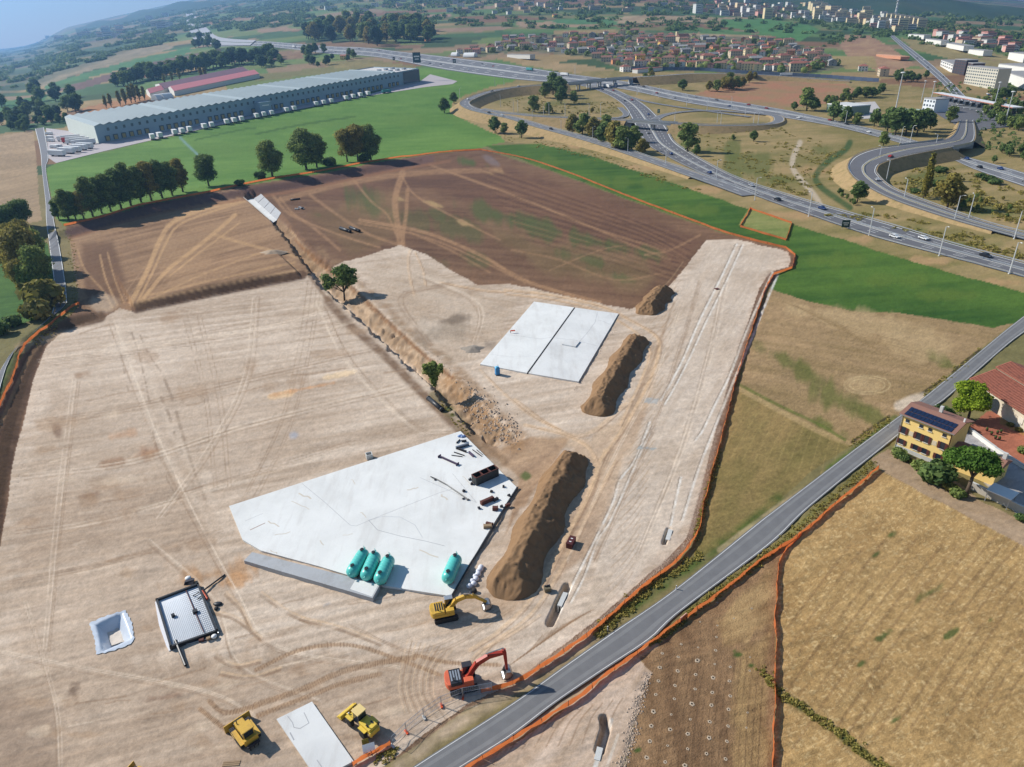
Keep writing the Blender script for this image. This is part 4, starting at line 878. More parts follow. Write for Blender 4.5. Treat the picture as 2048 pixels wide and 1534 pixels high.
for x, y, s_ in [(391, 1225, .7), (347, 1233, .5)]: p = local(x, y); MB().box((p[0], p[1], .2), (s_, s_, .6), .5).build('column_stub', black_plastic, form)
p, q = local(372, 1181), local(408, 1266); MB().tube((p[0], p[1], .5), (q[0], q[1], .5), .07).build('batten', rust, form)
for x0, y0, x1, y1 in [(398, 1184, 386, 1192), (403, 1192, 394, 1199)]: p, q = local(x0, y0, .5), local(x1, y1, .5); MB().tube((p[0], p[1], .5), (q[0], q[1], .5), .08).build('batten', black_plastic, form)
mem = [flat(x, y, .1) for x, y in [(310, 1204), (316, 1200), (340, 1290), (350, 1296), (338, 1302), (332, 1290), (318, 1250)]]
tag(slab_mb(mem, .12, .2).build('membrane_strip', mat('white_membrane', tuple(srgb(222, 222, 226)), .5, 0, .1, 2, .4, 5)), 'white membrane edge laid along the black rebar formwork', 'membrane')
def pole_thing(name, label, cat, a, b, r, m, z0=.25, z1=.25):
    p, q = flat(*a, z0), flat(*b, z1); c = (p+q)/2
    o = MB().tube(V3(p-c), V3(q-c), r, r, 8).build(name, m); o.location = V3(c); return tag(o, label, cat)
pole_thing('steel_beam', 'black beam lying out over the corner of the rebar formwork', 'beam', (351, 1281), (371, 1331), .22, black_plastic, .6, .25)
pole_thing('steel_beam', 'thin black beam pointing away from the rebar formwork', 'beam', (404, 1183), (450, 1149), .14, black_plastic, .5, .2)
pole_thing('plank', 'orange plank lying against the rebar formwork', 'plank', (404, 1182), (414, 1198), .2, orange_plastic, .55, .3)
pole_thing('pole', 'grey steel prop lying along the rebar formwork side', 'prop', (412, 1203), (437, 1266), .1, galv, .5, .5)
for x, y, l_, m_ in [(436, 1209, 'black bundle of ties lying near the rebar formwork', black_plastic), (433, 1218, 'small dark sack lying near the rebar formwork', rubber)]:
    p = flat(x, y); b_ = MB().lathe([(.2, 0), (.55, .1), (.6, .3), (.35, .45), (.1, .5)], 9); o = b_.build('bundle', m_, None, True); o.location = V3(p); o.scale = (1.3 if x == 436 else .6, .8, .8); tag(o, l_, 'bundle')
pile = thing('board_pile', 'stack of dark boards at the top corner of the rebar formwork', 'board pile', flat(378, 1168))
for k in range(5): MB().box((0, k*.12, k*.09), (1.6, .5, .09), .1*k).build('board', dark_steel, pile)
tag(MB().lathe([(.1, 0), (.5, .1), (.55, .4), (.3, .6), (.05, .62)], 9).build('sack', white_paint, None, True), 'white sack standing on the dark board stack corner', 'sack').location = V3(flat(377, 1159))
toolp = thing('tool_pile', 'heap of tools, sacks and boards at the lower edge of the rebar formwork', 'tool pile', flat(418, 1279))
MB().box((0, 0, 0), (2.6, .5, .35), .35).build('board', dark_steel, toolp); MB().box((-1.0, -.3, 0), (.7, .6, .5), .2).build('crate', rust, toolp)
MB().box((.1, -.2, .3), (.6, .5, .35), .5).build('crate', wood, toolp); MB().lathe([(.1, 0), (.4, .1), (.45, .35), (.1, .5)], 8, c=(.9, .1, .3)).build('sack', white_paint, toolp, True); MB().tube((-3.2, -1.0, .15), (-1.2, -.4, .2), .06).build('rod', galv, toolp)
# ------------------------------------------------------------------ teal tanks
def tank():
    t = thing('storage_tank', None, 'tank'); L, r = 5.6, 1.22
    prof = [(.02, -L/2), (.45, -L/2+.06), (.85, -L/2+.24), (1.1, -L/2+.5), (r, -L/2+.85)]
    for k in range(1, 6): z = -L/2+.85+(L-1.7)*k/6; prof += [(r, z-.06), (r+.035, z), (r, z+.06)]
    prof += [(r, L/2-.85), (1.1, L/2-.5), (.85, L/2-.24), (.45, L/2-.06), (.02, L/2)]
    MB().lathe(prof, 28, 'x', (0, 0, r+.1)).build('shell', teal, t, True)
    for x in (-L/2+1.0, L/2-1.0):
        h_ = MB().lathe([(.34, 2*r-.1), (.34, 2*r+.24)], 14, c=(x, 0, 0)).build('manhole_neck', teal, t)
        MB().lathe([(.38, 2*r+.24), (.38, 2*r+.31), (.3, 2*r+.36)], 14, c=(x, 0, 0)).build('lid', black_plastic, h_)
    MB().tube((-L/2-.18, 0, 1.7), (-L/2+.35, 0, 1.7), .14).tube((-L/2-.18, 0, 1.7), (-L/2-.26, 0, 1.7), .2).build('nozzle', teal, t)
    MB().tube((L/2+.1, 0, 2.0), (L/2-.5, 0, 2.0), .12).tube((L/2-.2, 0, 2.2), (L/2-.2, 0, 2.75), .06).build('vent_pipe', teal, t)
    for x in (-1.6, 1.6): MB().box((x, 0, 0), (.35, 1.7, .36)).build('saddle', wood, t)
    return Proto(t)
tk = tank()
for (a, b_, l_) in [((731, 1101), (700, 1152), 'teal ribbed tank on the white slab, furthest from the lone tank'), ((753, 1105), (729, 1160), 'middle one of three teal tanks side by side'), ((781, 1113), (756, 1167), 'teal tank of the row of three with a wide shadow beside it'), ((915, 1111), (892, 1165), 'lone teal tank standing apart near the slab edge')]:
    p, q = flat(*a, 1.6), flat(*b_, 1.6); c = (p+q)/2; c[2] = .35
    r_ = tk.put(c, heading(q, p), l_, 'teal storage tanks'); s_ = np.linalg.norm((p-q)[:2])/5.0; r_.scale = (max(.85, min(1.15, s_)), .95, .95)
# ------------------------------------------------------------------ steel boxes and parts on the slab
def on_slab(x, y, z=.35): return flat(x, y, z)
c0, c1 = on_slab(953, 972), on_slab(998, 952); hd = heading(c0, c1); cL = float(np.linalg.norm((c1-c0)[:2]))
tb = thing('steel_trough', 'dark open-topped steel box with three rusty compartments on the slab', 'steel box', c0, hd)
dk = mat('dark_painted_steel', tuple(srgb(58, 62, 62)), .6, .2, .15, 1.5, dirt=(*srgb(80, 60, 54), .4))
wdt, hgt = 1.75, 1.9
MB().box((cL/2, wdt/2, 0), (cL, wdt, .08)).build('floor', rust, tb)
for y_ in (0.04, wdt-.04): MB().box((cL/2, y_, 0), (cL, .08, hgt)).build('side_plate', dk, tb); MB().box((cL/2, y_, hgt), (cL, .16, .1)).build('rim', rust, tb)
for k in range(4):
    x_ = .04+k*(cL-.08)/3; MB().box((x_, wdt/2, .08), (.08, wdt-.16, hgt-.1)).build('end_plate' if k in (0, 3) else 'partition', rust if k in (1, 2) else dk, tb)
    MB().box((x_, wdt/2, hgt-.02), (.22, wdt-.2, .1)).build('rim', rust, tb)
def debris_box(a, b, w_, h_, m, label, name='steel_box', cat='steel box'):
    p, q = on_slab(*a), on_slab(*b); L = float(np.linalg.norm((q-p)[:2])); t = thing(name, label, cat, p, heading(p, q))
    MB().box((L/2, 0, 0), (L, w_, h_)).build('body', m, t, bevel=.03); MB().box((L/2, 0, h_), (L*.94, w_*.8, .05)).build('lid', m, t)
    for x_ in (.1, L-.1): MB().box((x_, 0, 0), (.1, w_+.1, h_+.04)).build('band', m, t)
    return t
debris_box((962, 1010), (987, 999), .75, .8, rust, 'long rust-red steel box near the corner of the slab')
debris_box((987, 1003), (996, 998), .5, .45, dark_steel, 'short dark steel box end to end with the rust-red one')
debris_box((985, 1019), (996, 1019), .9, .6, rust, 'square rust-red frame box near the slab edge')
debris_box((967, 1055), (984, 1054), .9, .5, wood, 'brown timber crate beside the slab edge', 'timber_crate', 'crate')
debris_box((972, 1047), (986, 1050), .5, .35, rust, 'rusty plate stack behind the brown timber crate', 'plate_stack', 'plate stack')
debris_box((1011, 1013), (1020, 1010), .5, .4, rust, 'rusty bracket lying off the slab by the earth heap', 'bracket', 'bracket')
def beam(a, b, r, m, label, plates=False, name='steel_beam'):
    p, q = on_slab(*a, .5), on_slab(*b, .5); L = float(np.linalg.norm(q-p)); t = thing(name, label, 'beam', (p[0], p[1], .35), heading(p, q))
    MB().box((L/2, 0, .04), (L, r, .03)).box((L/2, 0, .07), (L, r*.3, r)).box((L/2, 0, .07+r), (L, r, .03)).build('girder', m, t)
    if plates:
        for x_ in (0, L): MB().box((x_, 0, 0), (.12, .95, .55)).build('end_plate', m, t)
    return t
purple = mat('primed_steel', tuple(srgb(92, 78, 98)), .6, .2, .2, 2)
beam((879, 913), (915, 929), .3, purple, 'purple-grey beam with a plate at each end lying on the slab', True)
beam((912, 897), (938, 889), .5, mat('grey_profile', tuple(srgb(120, 128, 140)), .5, .4, .1, 2), 'thick grey steel profile near the slab tip')
beam((912, 896), (933, 904), .35, dark_steel, 'dark steel profile touching the thick grey one')
beam((938, 905), (947, 913), .4, purple, 'short purple steel profile near the slab tip')
beam((908, 904), (929, 911), .14, dark_steel, 'thin dark bar on the slab beside the beam with plates')
beam((903, 910), (925, 913), .1, dark_steel, 'thinnest dark bar on the slab near the beam with plates')
beam((945, 899), (963, 912), .12, dark_steel, 'slim bar lying along the slab edge by the dirt path')
beam((953, 899), (965, 909), .08, dark_steel, 'finest rod lying closest to the slab edge by the dirt path')
beam((913, 886), (920, 879), .2, dark_steel, 'short dark offcut at the tip of the slab')
beam((923, 883), (933, 882), .35, dark_steel, 'stubby dark profile at the tip of the slab')
bp = [on_slab(x, y, .6) for x, y in [(861, 953), (873, 958), (893, 969), (912, 982), (937, 999)]]
t = thing('bent_pipe', 'long curved black pipe resting on blocks on the slab', 'pipe', (bp[2][0], bp[2][1], .35)); MB().path(rel(t, bp), .11).build('pipe', black_plastic, t)
for x, y in [(871, 960), (927, 998), (936, 1000)]: p = rel(t, [on_slab(x, y, .35)])[0]; MB().box((p[0], p[1], 0), (.5, .35, .2), .5).build('support_block', dark_steel, t)
blue_bag = mat('blue_tarp', tuple(srgb(120, 146, 188)), .6, 0, .2, 3)
p = on_slab(923, 873); t = thing('tarp_bundle', 'crumpled blue tarp bundle at the tip of the slab', 'tarp', p)
for k in range(4): o = MB().lathe([(.05, 0), (.45, .05), (.4, .25), (.1, .4)], 7, c=(k*.35-.5, .3*math.sin(k*2), 0)).build('fold', blue_bag, t, True)
bl = []
for i_, (x, y, l_) in enumerate([(944, 969, 'small dark block at the foot of the three-compartment box'), (928, 983, 'small dark block on the slab beside the curved pipe'), (983, 984, 'small dark block on the slab between the big box and the red box'), (1007, 974, 'small dark block on the slab closest to the slab corner'), (958, 1017, 'small dark block in front of the rust-red box'), (1018, 992, 'small dark block against the black form board'), (1003, 1014, 'small dark block beside the square frame box'), (940, 960, 'small dark wedge against the end of the three-compartment box')]):
    p = on_slab(x, y); t = thing('spacer_block', l_, 'block', p, .5*i_); MB().box((0, 0, 0), (.6, .4, .3)).build('base', dark_steel, t); MB().box((-.1, 0, .3), (.25, .3, .22)).build('lug', dark_steel, t)
# white wrap and things off the slab
t = thing('plastic_wrap', 'crumpled white plastic wrap against the foot of the big earth heap', 'plastic wrap', flat(950, 1155))
wrap_m = mat('white_wrap', tuple(srgb(214, 216, 224)), .4, 0, .12, 2, .4, 5)
for k in range(9):
    a = k/8; MB().lathe([(.05, 0), (.6, .05), (.5, .35), (.3, .55), (.05, .6)], 8, c=(1.0-a*1.6+.3*math.sin(k*3), 2.4-a*4.6, 0)).build('fold', wrap_m, t, True)
t = thing('barrel_bundle', 'dark round bundle just below the white plastic wrap', 'bundle', flat(949, 1184)); MB().lathe([(.3, 0), (.45, .2), (.4, .6), (.2, .7)], 10).build('drum', rubber, t, True); MB().lathe([(.2, 0), (.35, .15), (.3, .4), (.1, .5)], 9, c=(-.6, -.4, 0)).build('drum', dark_steel, t, True)
def crate2(x, y, L, w_, h_, hd, m, label, marks=False):
    t = thing('steel_box', label, 'steel box', flat(x, y), hd); MB().box((0, 0, 0), (L, w_, h_)).build('body', m, t, bevel=.04)
    MB().box((0, 0, h_), (L+.06, w_+.06, .08)).build('lid', m, t)
    if marks:
        for s_ in (-1, 1): MB().box((s_*.45, 0, h_+.08), (.22, .4, .02)).build('white_mark', white_paint, t)
    return t
crate2(1142, 1090, 2.4, 1.15, 1.1, math.radians(66), mat('maroon_steel', tuple(srgb(84, 40, 40)), .6, .2, .15, 2), 'maroon steel box with two white marks standing alone on the haul road', True)
t = crate2(1095, 1181, 1.1, .9, .7, .2, mat('olive_steel', tuple(srgb(112, 104, 84)), .7, .2, .2, 2), 'small olive box with dark pots on the haul road')
for s_ in (-.3, .05, .35): MB().lathe([(.15, .78), (.15, 1.0)], 9, c=(s_, .2, 0)).build('pot', dark_steel, t)
p = flat(739, 916); t = thing('concrete_box', 'small open precast concrete box on the gravel above the slab edge', 'concrete box', p, .35)
MB().box((0, .62, 0), (1.4, .14, 1.2)).box((0, -.62, 0), (1.4, .14, 1.2)).box((-.63, 0, 0), (.14, 1.1, 1.2)).box((.63, 0, 0), (.14, 1.1, 1.2)).build('wall', concrete, t); MB().box((0, 0, 0), (1.1, 1.1, .12)).build('floor', concrete, t)
# culverts in the new road base
def culvert(label, a, b, w_, z, h_):
    p, q = flat(*a, z), flat(*b, z); L = float(np.linalg.norm((q-p)[:2])); t = thing('culvert', label, 'culvert', (p[0], p[1], z-h_), heading(p, q))
    MB().box((L/2, w_/2, 0), (L, .2, h_)).box((L/2, -w_/2, 0), (L, .2, h_)).build('side_wall', concrete, t); MB().box((L/2, 0, h_-.1), (L+.1, w_+.3, .2)).build('cover_slab', concrete, t); MB().box((L*.6, 0, .02), (L*.7, w_-.2, h_*.95)).build('fill', dark_gap, t)
culvert('pale concrete culvert ending in the dark hole by the roadside fence', (1119, 1212), (1131, 1186), .5, -.04, 1.5)
culvert('short concrete culvert near the bend of the orange fence', (1335, 1080), (1341, 1060), .5, -.04, 1.1)
culvert('pale culvert end in the gravel south of the road', (1200, 1496), (1194, 1520), .5, -.04, 1.4)
# concrete channel head
fl3 = lambda x, y, z: flat(x, y, z)
ch = thing('concrete_channel', 'new concrete drainage channel with sloping side at the head of the trench', 'drainage channel', fl3(520, 412, 0))
a0, a1, b0, b1 = fl3(486, 393, .1), fl3(541, 440, .1), fl3(519, 385, .1), fl3(563, 426, .1)
mixp = lambda p, q, t, z: np.array([p[0]+(q[0]-p[0])*t, p[1]+(q[1]-p[1])*t, z])
def qd(nm, p, m, th=.18):
    p = [np.array(q) for q in p]; n_ = np.cross(p[1]-p[0], p[3]-p[0]); n_ = n_/np.linalg.norm(n_)*th
    return MB().hexa(rel(ch, p), rel(ch, [q+n_ for q in p])).build(nm, m, ch)
qd('channel_floor', [mixp(a0, b0, .06, -2.0), mixp(a1, b1, .06, -2.0), mixp(a1, b1, .52, -2.0), mixp(a0, b0, .52, -2.0)], white_slab)
for k in range(4):
    f0, f1 = k/4+.006, (k+1)/4-.006; A_ = lambda t, z, f: mixp(mixp(a0, b0, t, z), mixp(a1, b1, t, z), f, z)
    qd('sloped_panel', [A_(.52, -2.0, f0), A_(.52, -2.0, f1), A_(1.0, .12, f1), A_(1.0, .12, f0)], grey_concrete, .16)
qd('side_wall', [mixp(a0, b0, 0, -2.3), mixp(a1, b1, 0, -2.3), mixp(a1, b1, 0, .15), mixp(a0, b0, 0, .15)], concrete)
qd('head_wall', [mixp(a0, b0, 0, -2.3), mixp(a0, b0, 1, -2.3), mixp(a0, b0, 1, .2), mixp(a0, b0, 0, .2)], mat('dark_formwork', tuple(srgb(60, 70, 90)), .7, 0, .2, 2))
qd('sump', [A_(.2, -1.95, .86), A_(.2, -1.95, .94), A_(.42, -1.95, .94), A_(.42, -1.95, .86)], rust, .02)
# pipes
def big_pipe(a, b, r, label):
    p, q = G(*a), G(*b); p[2] += r; q[2] += r; t = thing('plastic_pipe', label, 'pipe', (p[0], p[1], p[2]-r)); d = V3(q-p); 
    MB().tube((0, 0, r), (d[0], d[1], d[2]+r), r, r, 16, True).build('pipe', black_plastic, t, True); e = Vector(d).normalized()
    for k in (0.02, .98): c_ = Vector((0, 0, r))+Vector(d)*k; MB().tube(c_-e*.12, c_+e*.12, r*1.1, r*1.1, 16).build('collar', black_plastic, t)
big_pipe((681, 459), (701, 466), .75, 'black drain pipe on the brown field, touching the other one'); big_pipe((701, 458), (719, 465), .75, 'black drain pipe lying just behind its twin on the brown field')
big_pipe((857, 800), (885, 824), .6, 'single black pipe beside the trench near the small tree')
big_pipe((581, 401), (600, 399), .45, 'dark thin pipe lying near the head of the concrete channel')
t = thing('rubble_pile', 'grey heap of broken concrete near the head of the concrete channel', 'rubble', G(601, 417))
for k in range(7): MB().box((random.uniform(-2.5, 2.5), random.uniform(-3, 3), 0), (random.uniform(.8, 1.8), random.uniform(.6, 1.2), random.uniform(.4, .9)), random.random()*3).build('chunk', random.choice([concrete, dark_steel, grey_concrete]), t)
t = thing('gravel_pile', 'small pale gravel pile on the brown field left of the trench', 'gravel pile', G(546, 506))
vs = [(0, 0, 1.5)]+[(r*math.cos(a)*(1+.2*math.sin(a*3))*1.6, r*math.sin(a), z+.25*math.sin(a*5)) for r, z in ((1.2, 1.0), (2.6, .3), (3.6, -.2)) for a in np.linspace(0, 2*math.pi, 14, endpoint=False)]
fs = [(0, 1+i, 1+(i+1) % 14) for i in range(14)]+[(1+k*14+i, 1+(k+1)*14+i, 1+(k+1)*14+(i+1) % 14, 1+k*14+(i+1) % 14) for k in range(2) for i in range(14)]
MB().add(vs, fs).build('gravel', soil_mat('pale_gravel', (176, 156, 134), (150, 130, 110)), t, True)
t = thing('gravel_pile', 'grey dug-over gravel pile beside the corner of the two-part slab', 'gravel pile', flat(946, 698)); t.scale = (.62, .85, .6)
MB().add(vs, fs).build('gravel', soil_mat('grey_gravel', (150, 140, 128), (120, 110, 100)), t, True)
# portable toilet
t = thing('portable_toilet', 'blue portable toilet at the edge of the two-part slab', 'toilet', flat(995, 749), .35); blue = mat('blue_plastic', tuple(srgb(48, 130, 186)), .45, 0, .08, 2)
MB().box((0, 0, .1), (1.15, 1.15, 2.0)).build('cabin', blue, t, bevel=.06); MB().box((0, 0, 2.1), (1.2, 1.2, .35), 0, .55).build('roof', mat('pale_blue_plastic', tuple(srgb(96, 176, 214)), .45), t); d_ = MB().box((0, -.58, .2), (.7, .05, 1.8)).build('door', blue, t); MB().box((.25, -.62, 1.1), (.08, .04, .15)).build('handle', black_plastic, d_); MB().box((0, 0, 0), (1.25, 1.25, .1)).build('skid', black_plastic, t); MB().tube((.4, .4, 2.1), (.4, .4, 2.75), .06).build('vent_pipe', black_plastic, t)
# red windsock-like tape on the slab
t = thing('marker_post', 'short post with red tape at the edge of the two-part slab', 'marker', flat(1021, 666, .4)); MB().tube((0, 0, 0), (0, 0, .7), .08).build('post', black_plastic, t); MB().box((.7, 0, .6), (1.5, .2, .35), .1).build('tape', orange_plastic, t)
t = thing('manhole_frame', 'square brown manhole frame set in the pale road base', 'manhole', flat(1434, 578)); MB().box((0, 0, 0), (1.5, 1.5, .15), .4).build('cover', rust, t); MB().box((0, 0, .15), (1.1, 1.1, .05), .4).build('lid', rust, t)
# ------------------------------------------------------------------ machines
def crawler(t, L, gap, w_, h_, m_pad):
    for s_ in (-1, 1):
        y = s_*gap/2; prof = []
        for k in range(9): a = math.pi/2+math.pi*k/8; prof.append((-L/2+h_/2+math.cos(a)*h_/2, h_/2+math.sin(a)*h_/2))
        for k in range(9): a = -math.pi/2+math.pi*k/8; prof.append((L/2-h_/2+math.cos(a)*h_/2, h_/2+math.sin(a)*h_/2))
        tr = MB().prism(prof, y-w_/2, y+w_/2, 'y').build('track', rubber, t)
        sh = MB(); n = int((2*L)/.24)
        for k in range(int(L/.22)):
            x = -L/2+.15+k*.22
            sh.box((x, y, h_-.01), (.13, w_+.06, .05)).box((x, y, -.0), (.13, w_+.06, .03))
        sh.build('shoe', m_pad, tr)
        MB().box((0, y-s_*w_*.1, h_*.28), (L*.62, w_*.9+.04, h_*.4)).build('track_frame', dark_steel, tr)
def excavator(label, body_m, boom_m, loc, hd, pose, bucket_m, engine_black=False, track_hd=0.0):
    t = thing('excavator', label, 'excavator', loc, hd)

    crawler(t, 3.9, 2.35, .6, .85, dark_steel)
    MB().box((0, 0, .45), (1.6, 2.0, .5)).tube((0, 0, .9), (0, 0, 1.1), .75, .75, 16).build('undercarriage', dark_steel, t)
    b = MB().box((-.35, 0, 1.08), (3.5, 2.6, .55)).build('platform', body_m, t, bevel=.06)
    cw = []
    for k in range(9): a = math.pi/2+math.pi*k/8; cw.append((-1.9+math.cos(a)*.55, math.sin(a)*1.32))
    MB().prism(cw+[(-1.7, -1.32), (-1.7, 1.32)], 1.15, 2.15, 'z').build('counterweight', body_m, t, bevel=.05)
    e = MB().box((-.95, 0, 1.63), (1.6, 2.5, .55)).build('engine_cover', black_plastic if engine_black else body_m, t, bevel=.05)
    for k in range(4): MB().box((-1.5+k*.36, .1, 2.18), (.2, 1.7, .04)).build('louvre', black_plastic if not engine_black else galv, e)
    MB().box((.75, -.85, 1.63), (1.3, .85, .5)).build('tool_box', body_m, t, bevel=.04)
    MB().tube((-1.2, -.7, 2.1), (-1.2, -.7, 2.75), .09).build('exhaust', dark_steel, t)
    c = MB().add([(.15, .4, 1.63), (1.75, .4, 1.63), (1.75, 1.3, 1.63), (.15, 1.3, 1.63), (.2, .45, 3.0), (1.4, .45, 3.0), (1.4, 1.25, 3.0), (.2, 1.25, 3.0)], [(3, 2, 1, 0), (4, 5, 6, 7), (0, 1, 5, 4), (1, 2, 6, 5), (2, 3, 7, 6), (3, 0, 4, 7)]).build('cab', glass_dark, t)
    MB().box((.8, .85, 3.0), (1.35, .95, .09)).build('roof', pose.get('roof', galv), c, bevel=.03)
    for x, y in ((.17, .42), (.17, 1.28)): MB().tube((x, y, 1.63), (x+.04, y, 3.0), .05).build('pillar', body_m, c)
    for y in (.42, 1.28): MB().tube((1.75, y, 1.63), (1.4, y, 3.0), .05).build('pillar', body_m, c)
    # boom: points in x-z plane, y offset
    y0 = -.05; P = pose['boom']; A = pose['arm']; B = pose['bucket']
    def limb(nm, pts, ws, hs, m):
        mb = MB()
        for i in range(len(pts)-1):
            (x0, z0), (x1, z1) = pts[i], pts[i+1]; d = math.hypot(x1-x0, z1-z0); nx, nz = -(z1-z0)/d, (x1-x0)/d
            h0, h1 = hs[i]/2, hs[i+1]/2; w0, w1 = ws[i]/2, ws[i+1]/2
            mb.hexa([(x0-nx*h0, y0-w0, z0-nz*h0), (x1-nx*h1, y0-w1, z1-nz*h1), (x1-nx*h1, y0+w1, z1-nz*h1), (x0-nx*h0, y0+w0, z0-nz*h0)], [(x0+nx*h0, y0-w0, z0+nz*h0), (x1+nx*h1, y0-w1, z1+nz*h1), (x1+nx*h1, y0+w1, z1+nz*h1), (x0+nx*h0, y0+w0, z0+nz*h0)])
        return mb.build(nm, m, t)
    bo = limb('boom', P, [.5]*len(P), [.5, .75, .7, .45][:len(P)] if len(P) == 4 else [.5]*len(P), boom_m)
    ar = limb('arm', A, [.38]*len(A), [.55, .5, .3][:len(A)], boom_m)
    mid = P[1]
    for s_ in (-.36, .36): MB().tube((.95, y0+s_, 1.5), (mid[0], y0+s_, mid[1]-.1), .1).tube(((.95+mid[0])/2, y0+s_, (1.5+mid[1])/2), (mid[0], y0+s_, mid[1]-.1), .06).build('boom_cylinder', boom_m, bo)
    MB().tube((P[2][0]-.4, y0, P[2][1]+.5), (A[0][0], y0, A[0][1]+.35), .09).build('arm_cylinder', steel_bright, bo)
    MB().tube((A[0][0], y0, A[0][1]+.2), ((A[1][0]+A[-1][0])/2, y0+.02, (A[1][1]+A[-1][1])/2+.25), .08).build('bucket_cylinder', steel_bright, ar)
    bx, bz = A[-1]; prof0 = [(bx-.15, bz+.15), (bx+.35, bz+.1), (bx+.6, bz-.35), (bx+.45, bz-.85), (bx+.0, bz-1.05), (bx-.55, bz-.85), (bx-.35, bz-.75), (bx+.0, bz-.85), (bx+.3, bz-.7), (bx+.42, bz-.35), (bx+.22, bz+.0), (bx-.12, bz+.05)]
    prof = [(bx+(u-bx)*1.22, bz+(v_-bz)*1.22) for u, v_ in prof0]
    mb = MB().prism(prof, y0-.75, y0+.75, 'y'); bk = mb.build('bucket', bucket_m, t)
    sp = [prof[0], prof[1], prof[2], prof[3], prof[4], prof[5]]
    for s_ in (-.75, .71): MB().prism(sp, y0+s_, y0+s_+.04, 'y').build('bucket_side', bucket_m, bk)
    for k in range(5): MB().box((bx-.75, y0-.6+k*.3, bz-1.12), (.22, .1, .1)).build('tooth', steel_bright, bk)
    return t
p = flat(891, 1232); q = flat(978, 1214)
excavator('yellow crawler excavator with its arm stretched out towards the big earth heap', mach_yellow, mach_yellow, p, heading(p, q),
          dict(boom=[(.6, 1.5), (2.0, 3.0), (3.5, 3.4), (5.0, 2.95)], arm=[(4.6, 3.3), (5.1, 2.9), (6.9, 1.25)], bucket=0, roof=galv), steel_bright)
p = flat(926, 1370); q = flat(1021, 1349)
t = excavator('orange-red crawler excavator digging beside the roadside net fence', mach_orange, mach_red, p, heading(p, q),
          dict(boom=[(.6, 1.5), (2.2, 3.9), (3.8, 4.8), (6.0, 4.9)], arm=[(5.9, 5.4), (6.0, 4.9), (6.2, 1.3)], bucket=0, roof=dark_steel), steel_bright, True)
t.scale = (1.06, 1.06, 1.0)
def bulldozer(label, loc, hd):
    t = thing('bulldozer', label, 'bulldozer', loc, hd); crawler(t, 3.1, 2.0, .52, .95, dark_steel)
    MB().box((.55, 0, .6), (2.0, 1.15, .95)).build('hood', mach_yellow, t, bevel=.06); MB().box((1.6, 0, .7), (.12, 1.05, .85)).build('grille', dark_steel, t)
    c = MB().box((-.85, 0, .7), (1.2, 1.3, 1.7)).build('cab', glass_dark, t); MB().box((-.85, 0, 2.4), (1.5, 1.55, .12)).build('roof', mach_yellow, c, bevel=.04)
    for x in (-1.4, -.3):
        for y in (-.62, .62): MB().tube((x, y, .8), (x, y, 2.4), .07).build('pillar', mach_yellow, c)
    MB().box((-1.65, 0, .6), (.5, 1.7, .8)).build('tank', mach_yellow, t, bevel=.05)
    for y in (-1.0, 1.0): MB().box((-.4, y, .95), (2.6, .55, .08)).build('fender', mach_yellow, t)
    pr = [(1.95, .1), (2.2, .05), (2.12, .5), (2.2, 1.15), (2.08, 1.2), (1.98, .6)]
    b = MB().prism(pr, -1.65, 1.65, 'y').build('blade', mach_yellow, t); MB().box((2.22, 0, .02), (.1, 3.3, .15)).build('cutting_edge', steel_bright, b)
    for y in (-.75, .75): MB().tube((.2, y*1.6, .5), (2.0, y*1.6, .45), .11).build('push_arm', mach_yellow, t); MB().tube((1.2, y*.6, 1.3), (2.02, y*.8, .8), .06).build('lift_cylinder', steel_bright, t)
    rp = MB().box((-2.25, 0, .55), (.25, 1.5, .25)).build('ripper', dark_steel, t)
    for y in (-.5, 0, .5): MB().box((-2.3, y, .05), (.12, .1, .6)).build('shank', dark_steel, rp)
    MB().tube((1.0, .35, 1.5), (1.0, .35, 2.3), .06).build('exhaust', dark_steel, t)
    return t
p, q = flat(507, 1492), flat(478, 1452); bulldozer('yellow bulldozer with raised blade near the tip of the small slab', (p+q)/2, heading(p, q)).scale = (1.12, 1.12, 1.1)
p, q = flat(292, 1572), flat(262, 1560); bulldozer('yellow bulldozer whose roof just shows at the lower edge of the gravel', (p+q)/2, heading(p, q))
def wheel(t, x, y, r, w_):
    wh = MB().lathe([(r*.55, -w_/2), (r*.92, -w_/2), (r, -w_*.3), (r, w_*.3), (r*.92, w_/2), (r*.55, w_/2)], 20, 'y', (x, y, r)).build('wheel', rubber, t, True)
    MB().lathe([(r*.12, -w_*.42), (r*.56, -w_*.45), (r*.56, w_*.45), (r*.12, w_*.42)], 14, 'y', (x, y, r)).build('rim', mach_yellow2, wh)
    return wh
p, q = flat(748, 1472), flat(703, 1432); wl = thing('wheel_loader', 'yellow wheel loader with cream cab roof and lowered bucket', 'wheel loader', (p+q)/2, heading(p, q))
for x in (-1.5, 1.35):
    for y in (-1.0, 1.0): wheel(wl, x, y, .72, .55)
MB().box((-1.55, 0, .95), (2.3, 1.45, 1.0)).build('engine_hood', mach_yellow2, wl, bevel=.08); MB().box((-2.75, 0, .8), (.35, 1.6, .8)).build('counterweight', mach_yellow2, wl, bevel=.05)
for y in (-.4, .4): MB().box((-1.9, y, 1.95), (.55, .22, .04)).build('vent', black_plastic, wl)
MB().box((1.1, 0, .7), (1.7, .9, .6)).build('front_frame', mach_yellow2, wl); MB().box((-.2, 0, .75), (.9, .6, .5)).build('joint', dark_steel, wl)
c = MB().box((.25, 0, 1.1), (1.25, 1.35, 1.85), 0, .92).build('cab', glass_dark, wl); MB().box((.25, 0, 2.95), (1.5, 1.5, .14)).build('roof', cream_paint, c, bevel=.04)
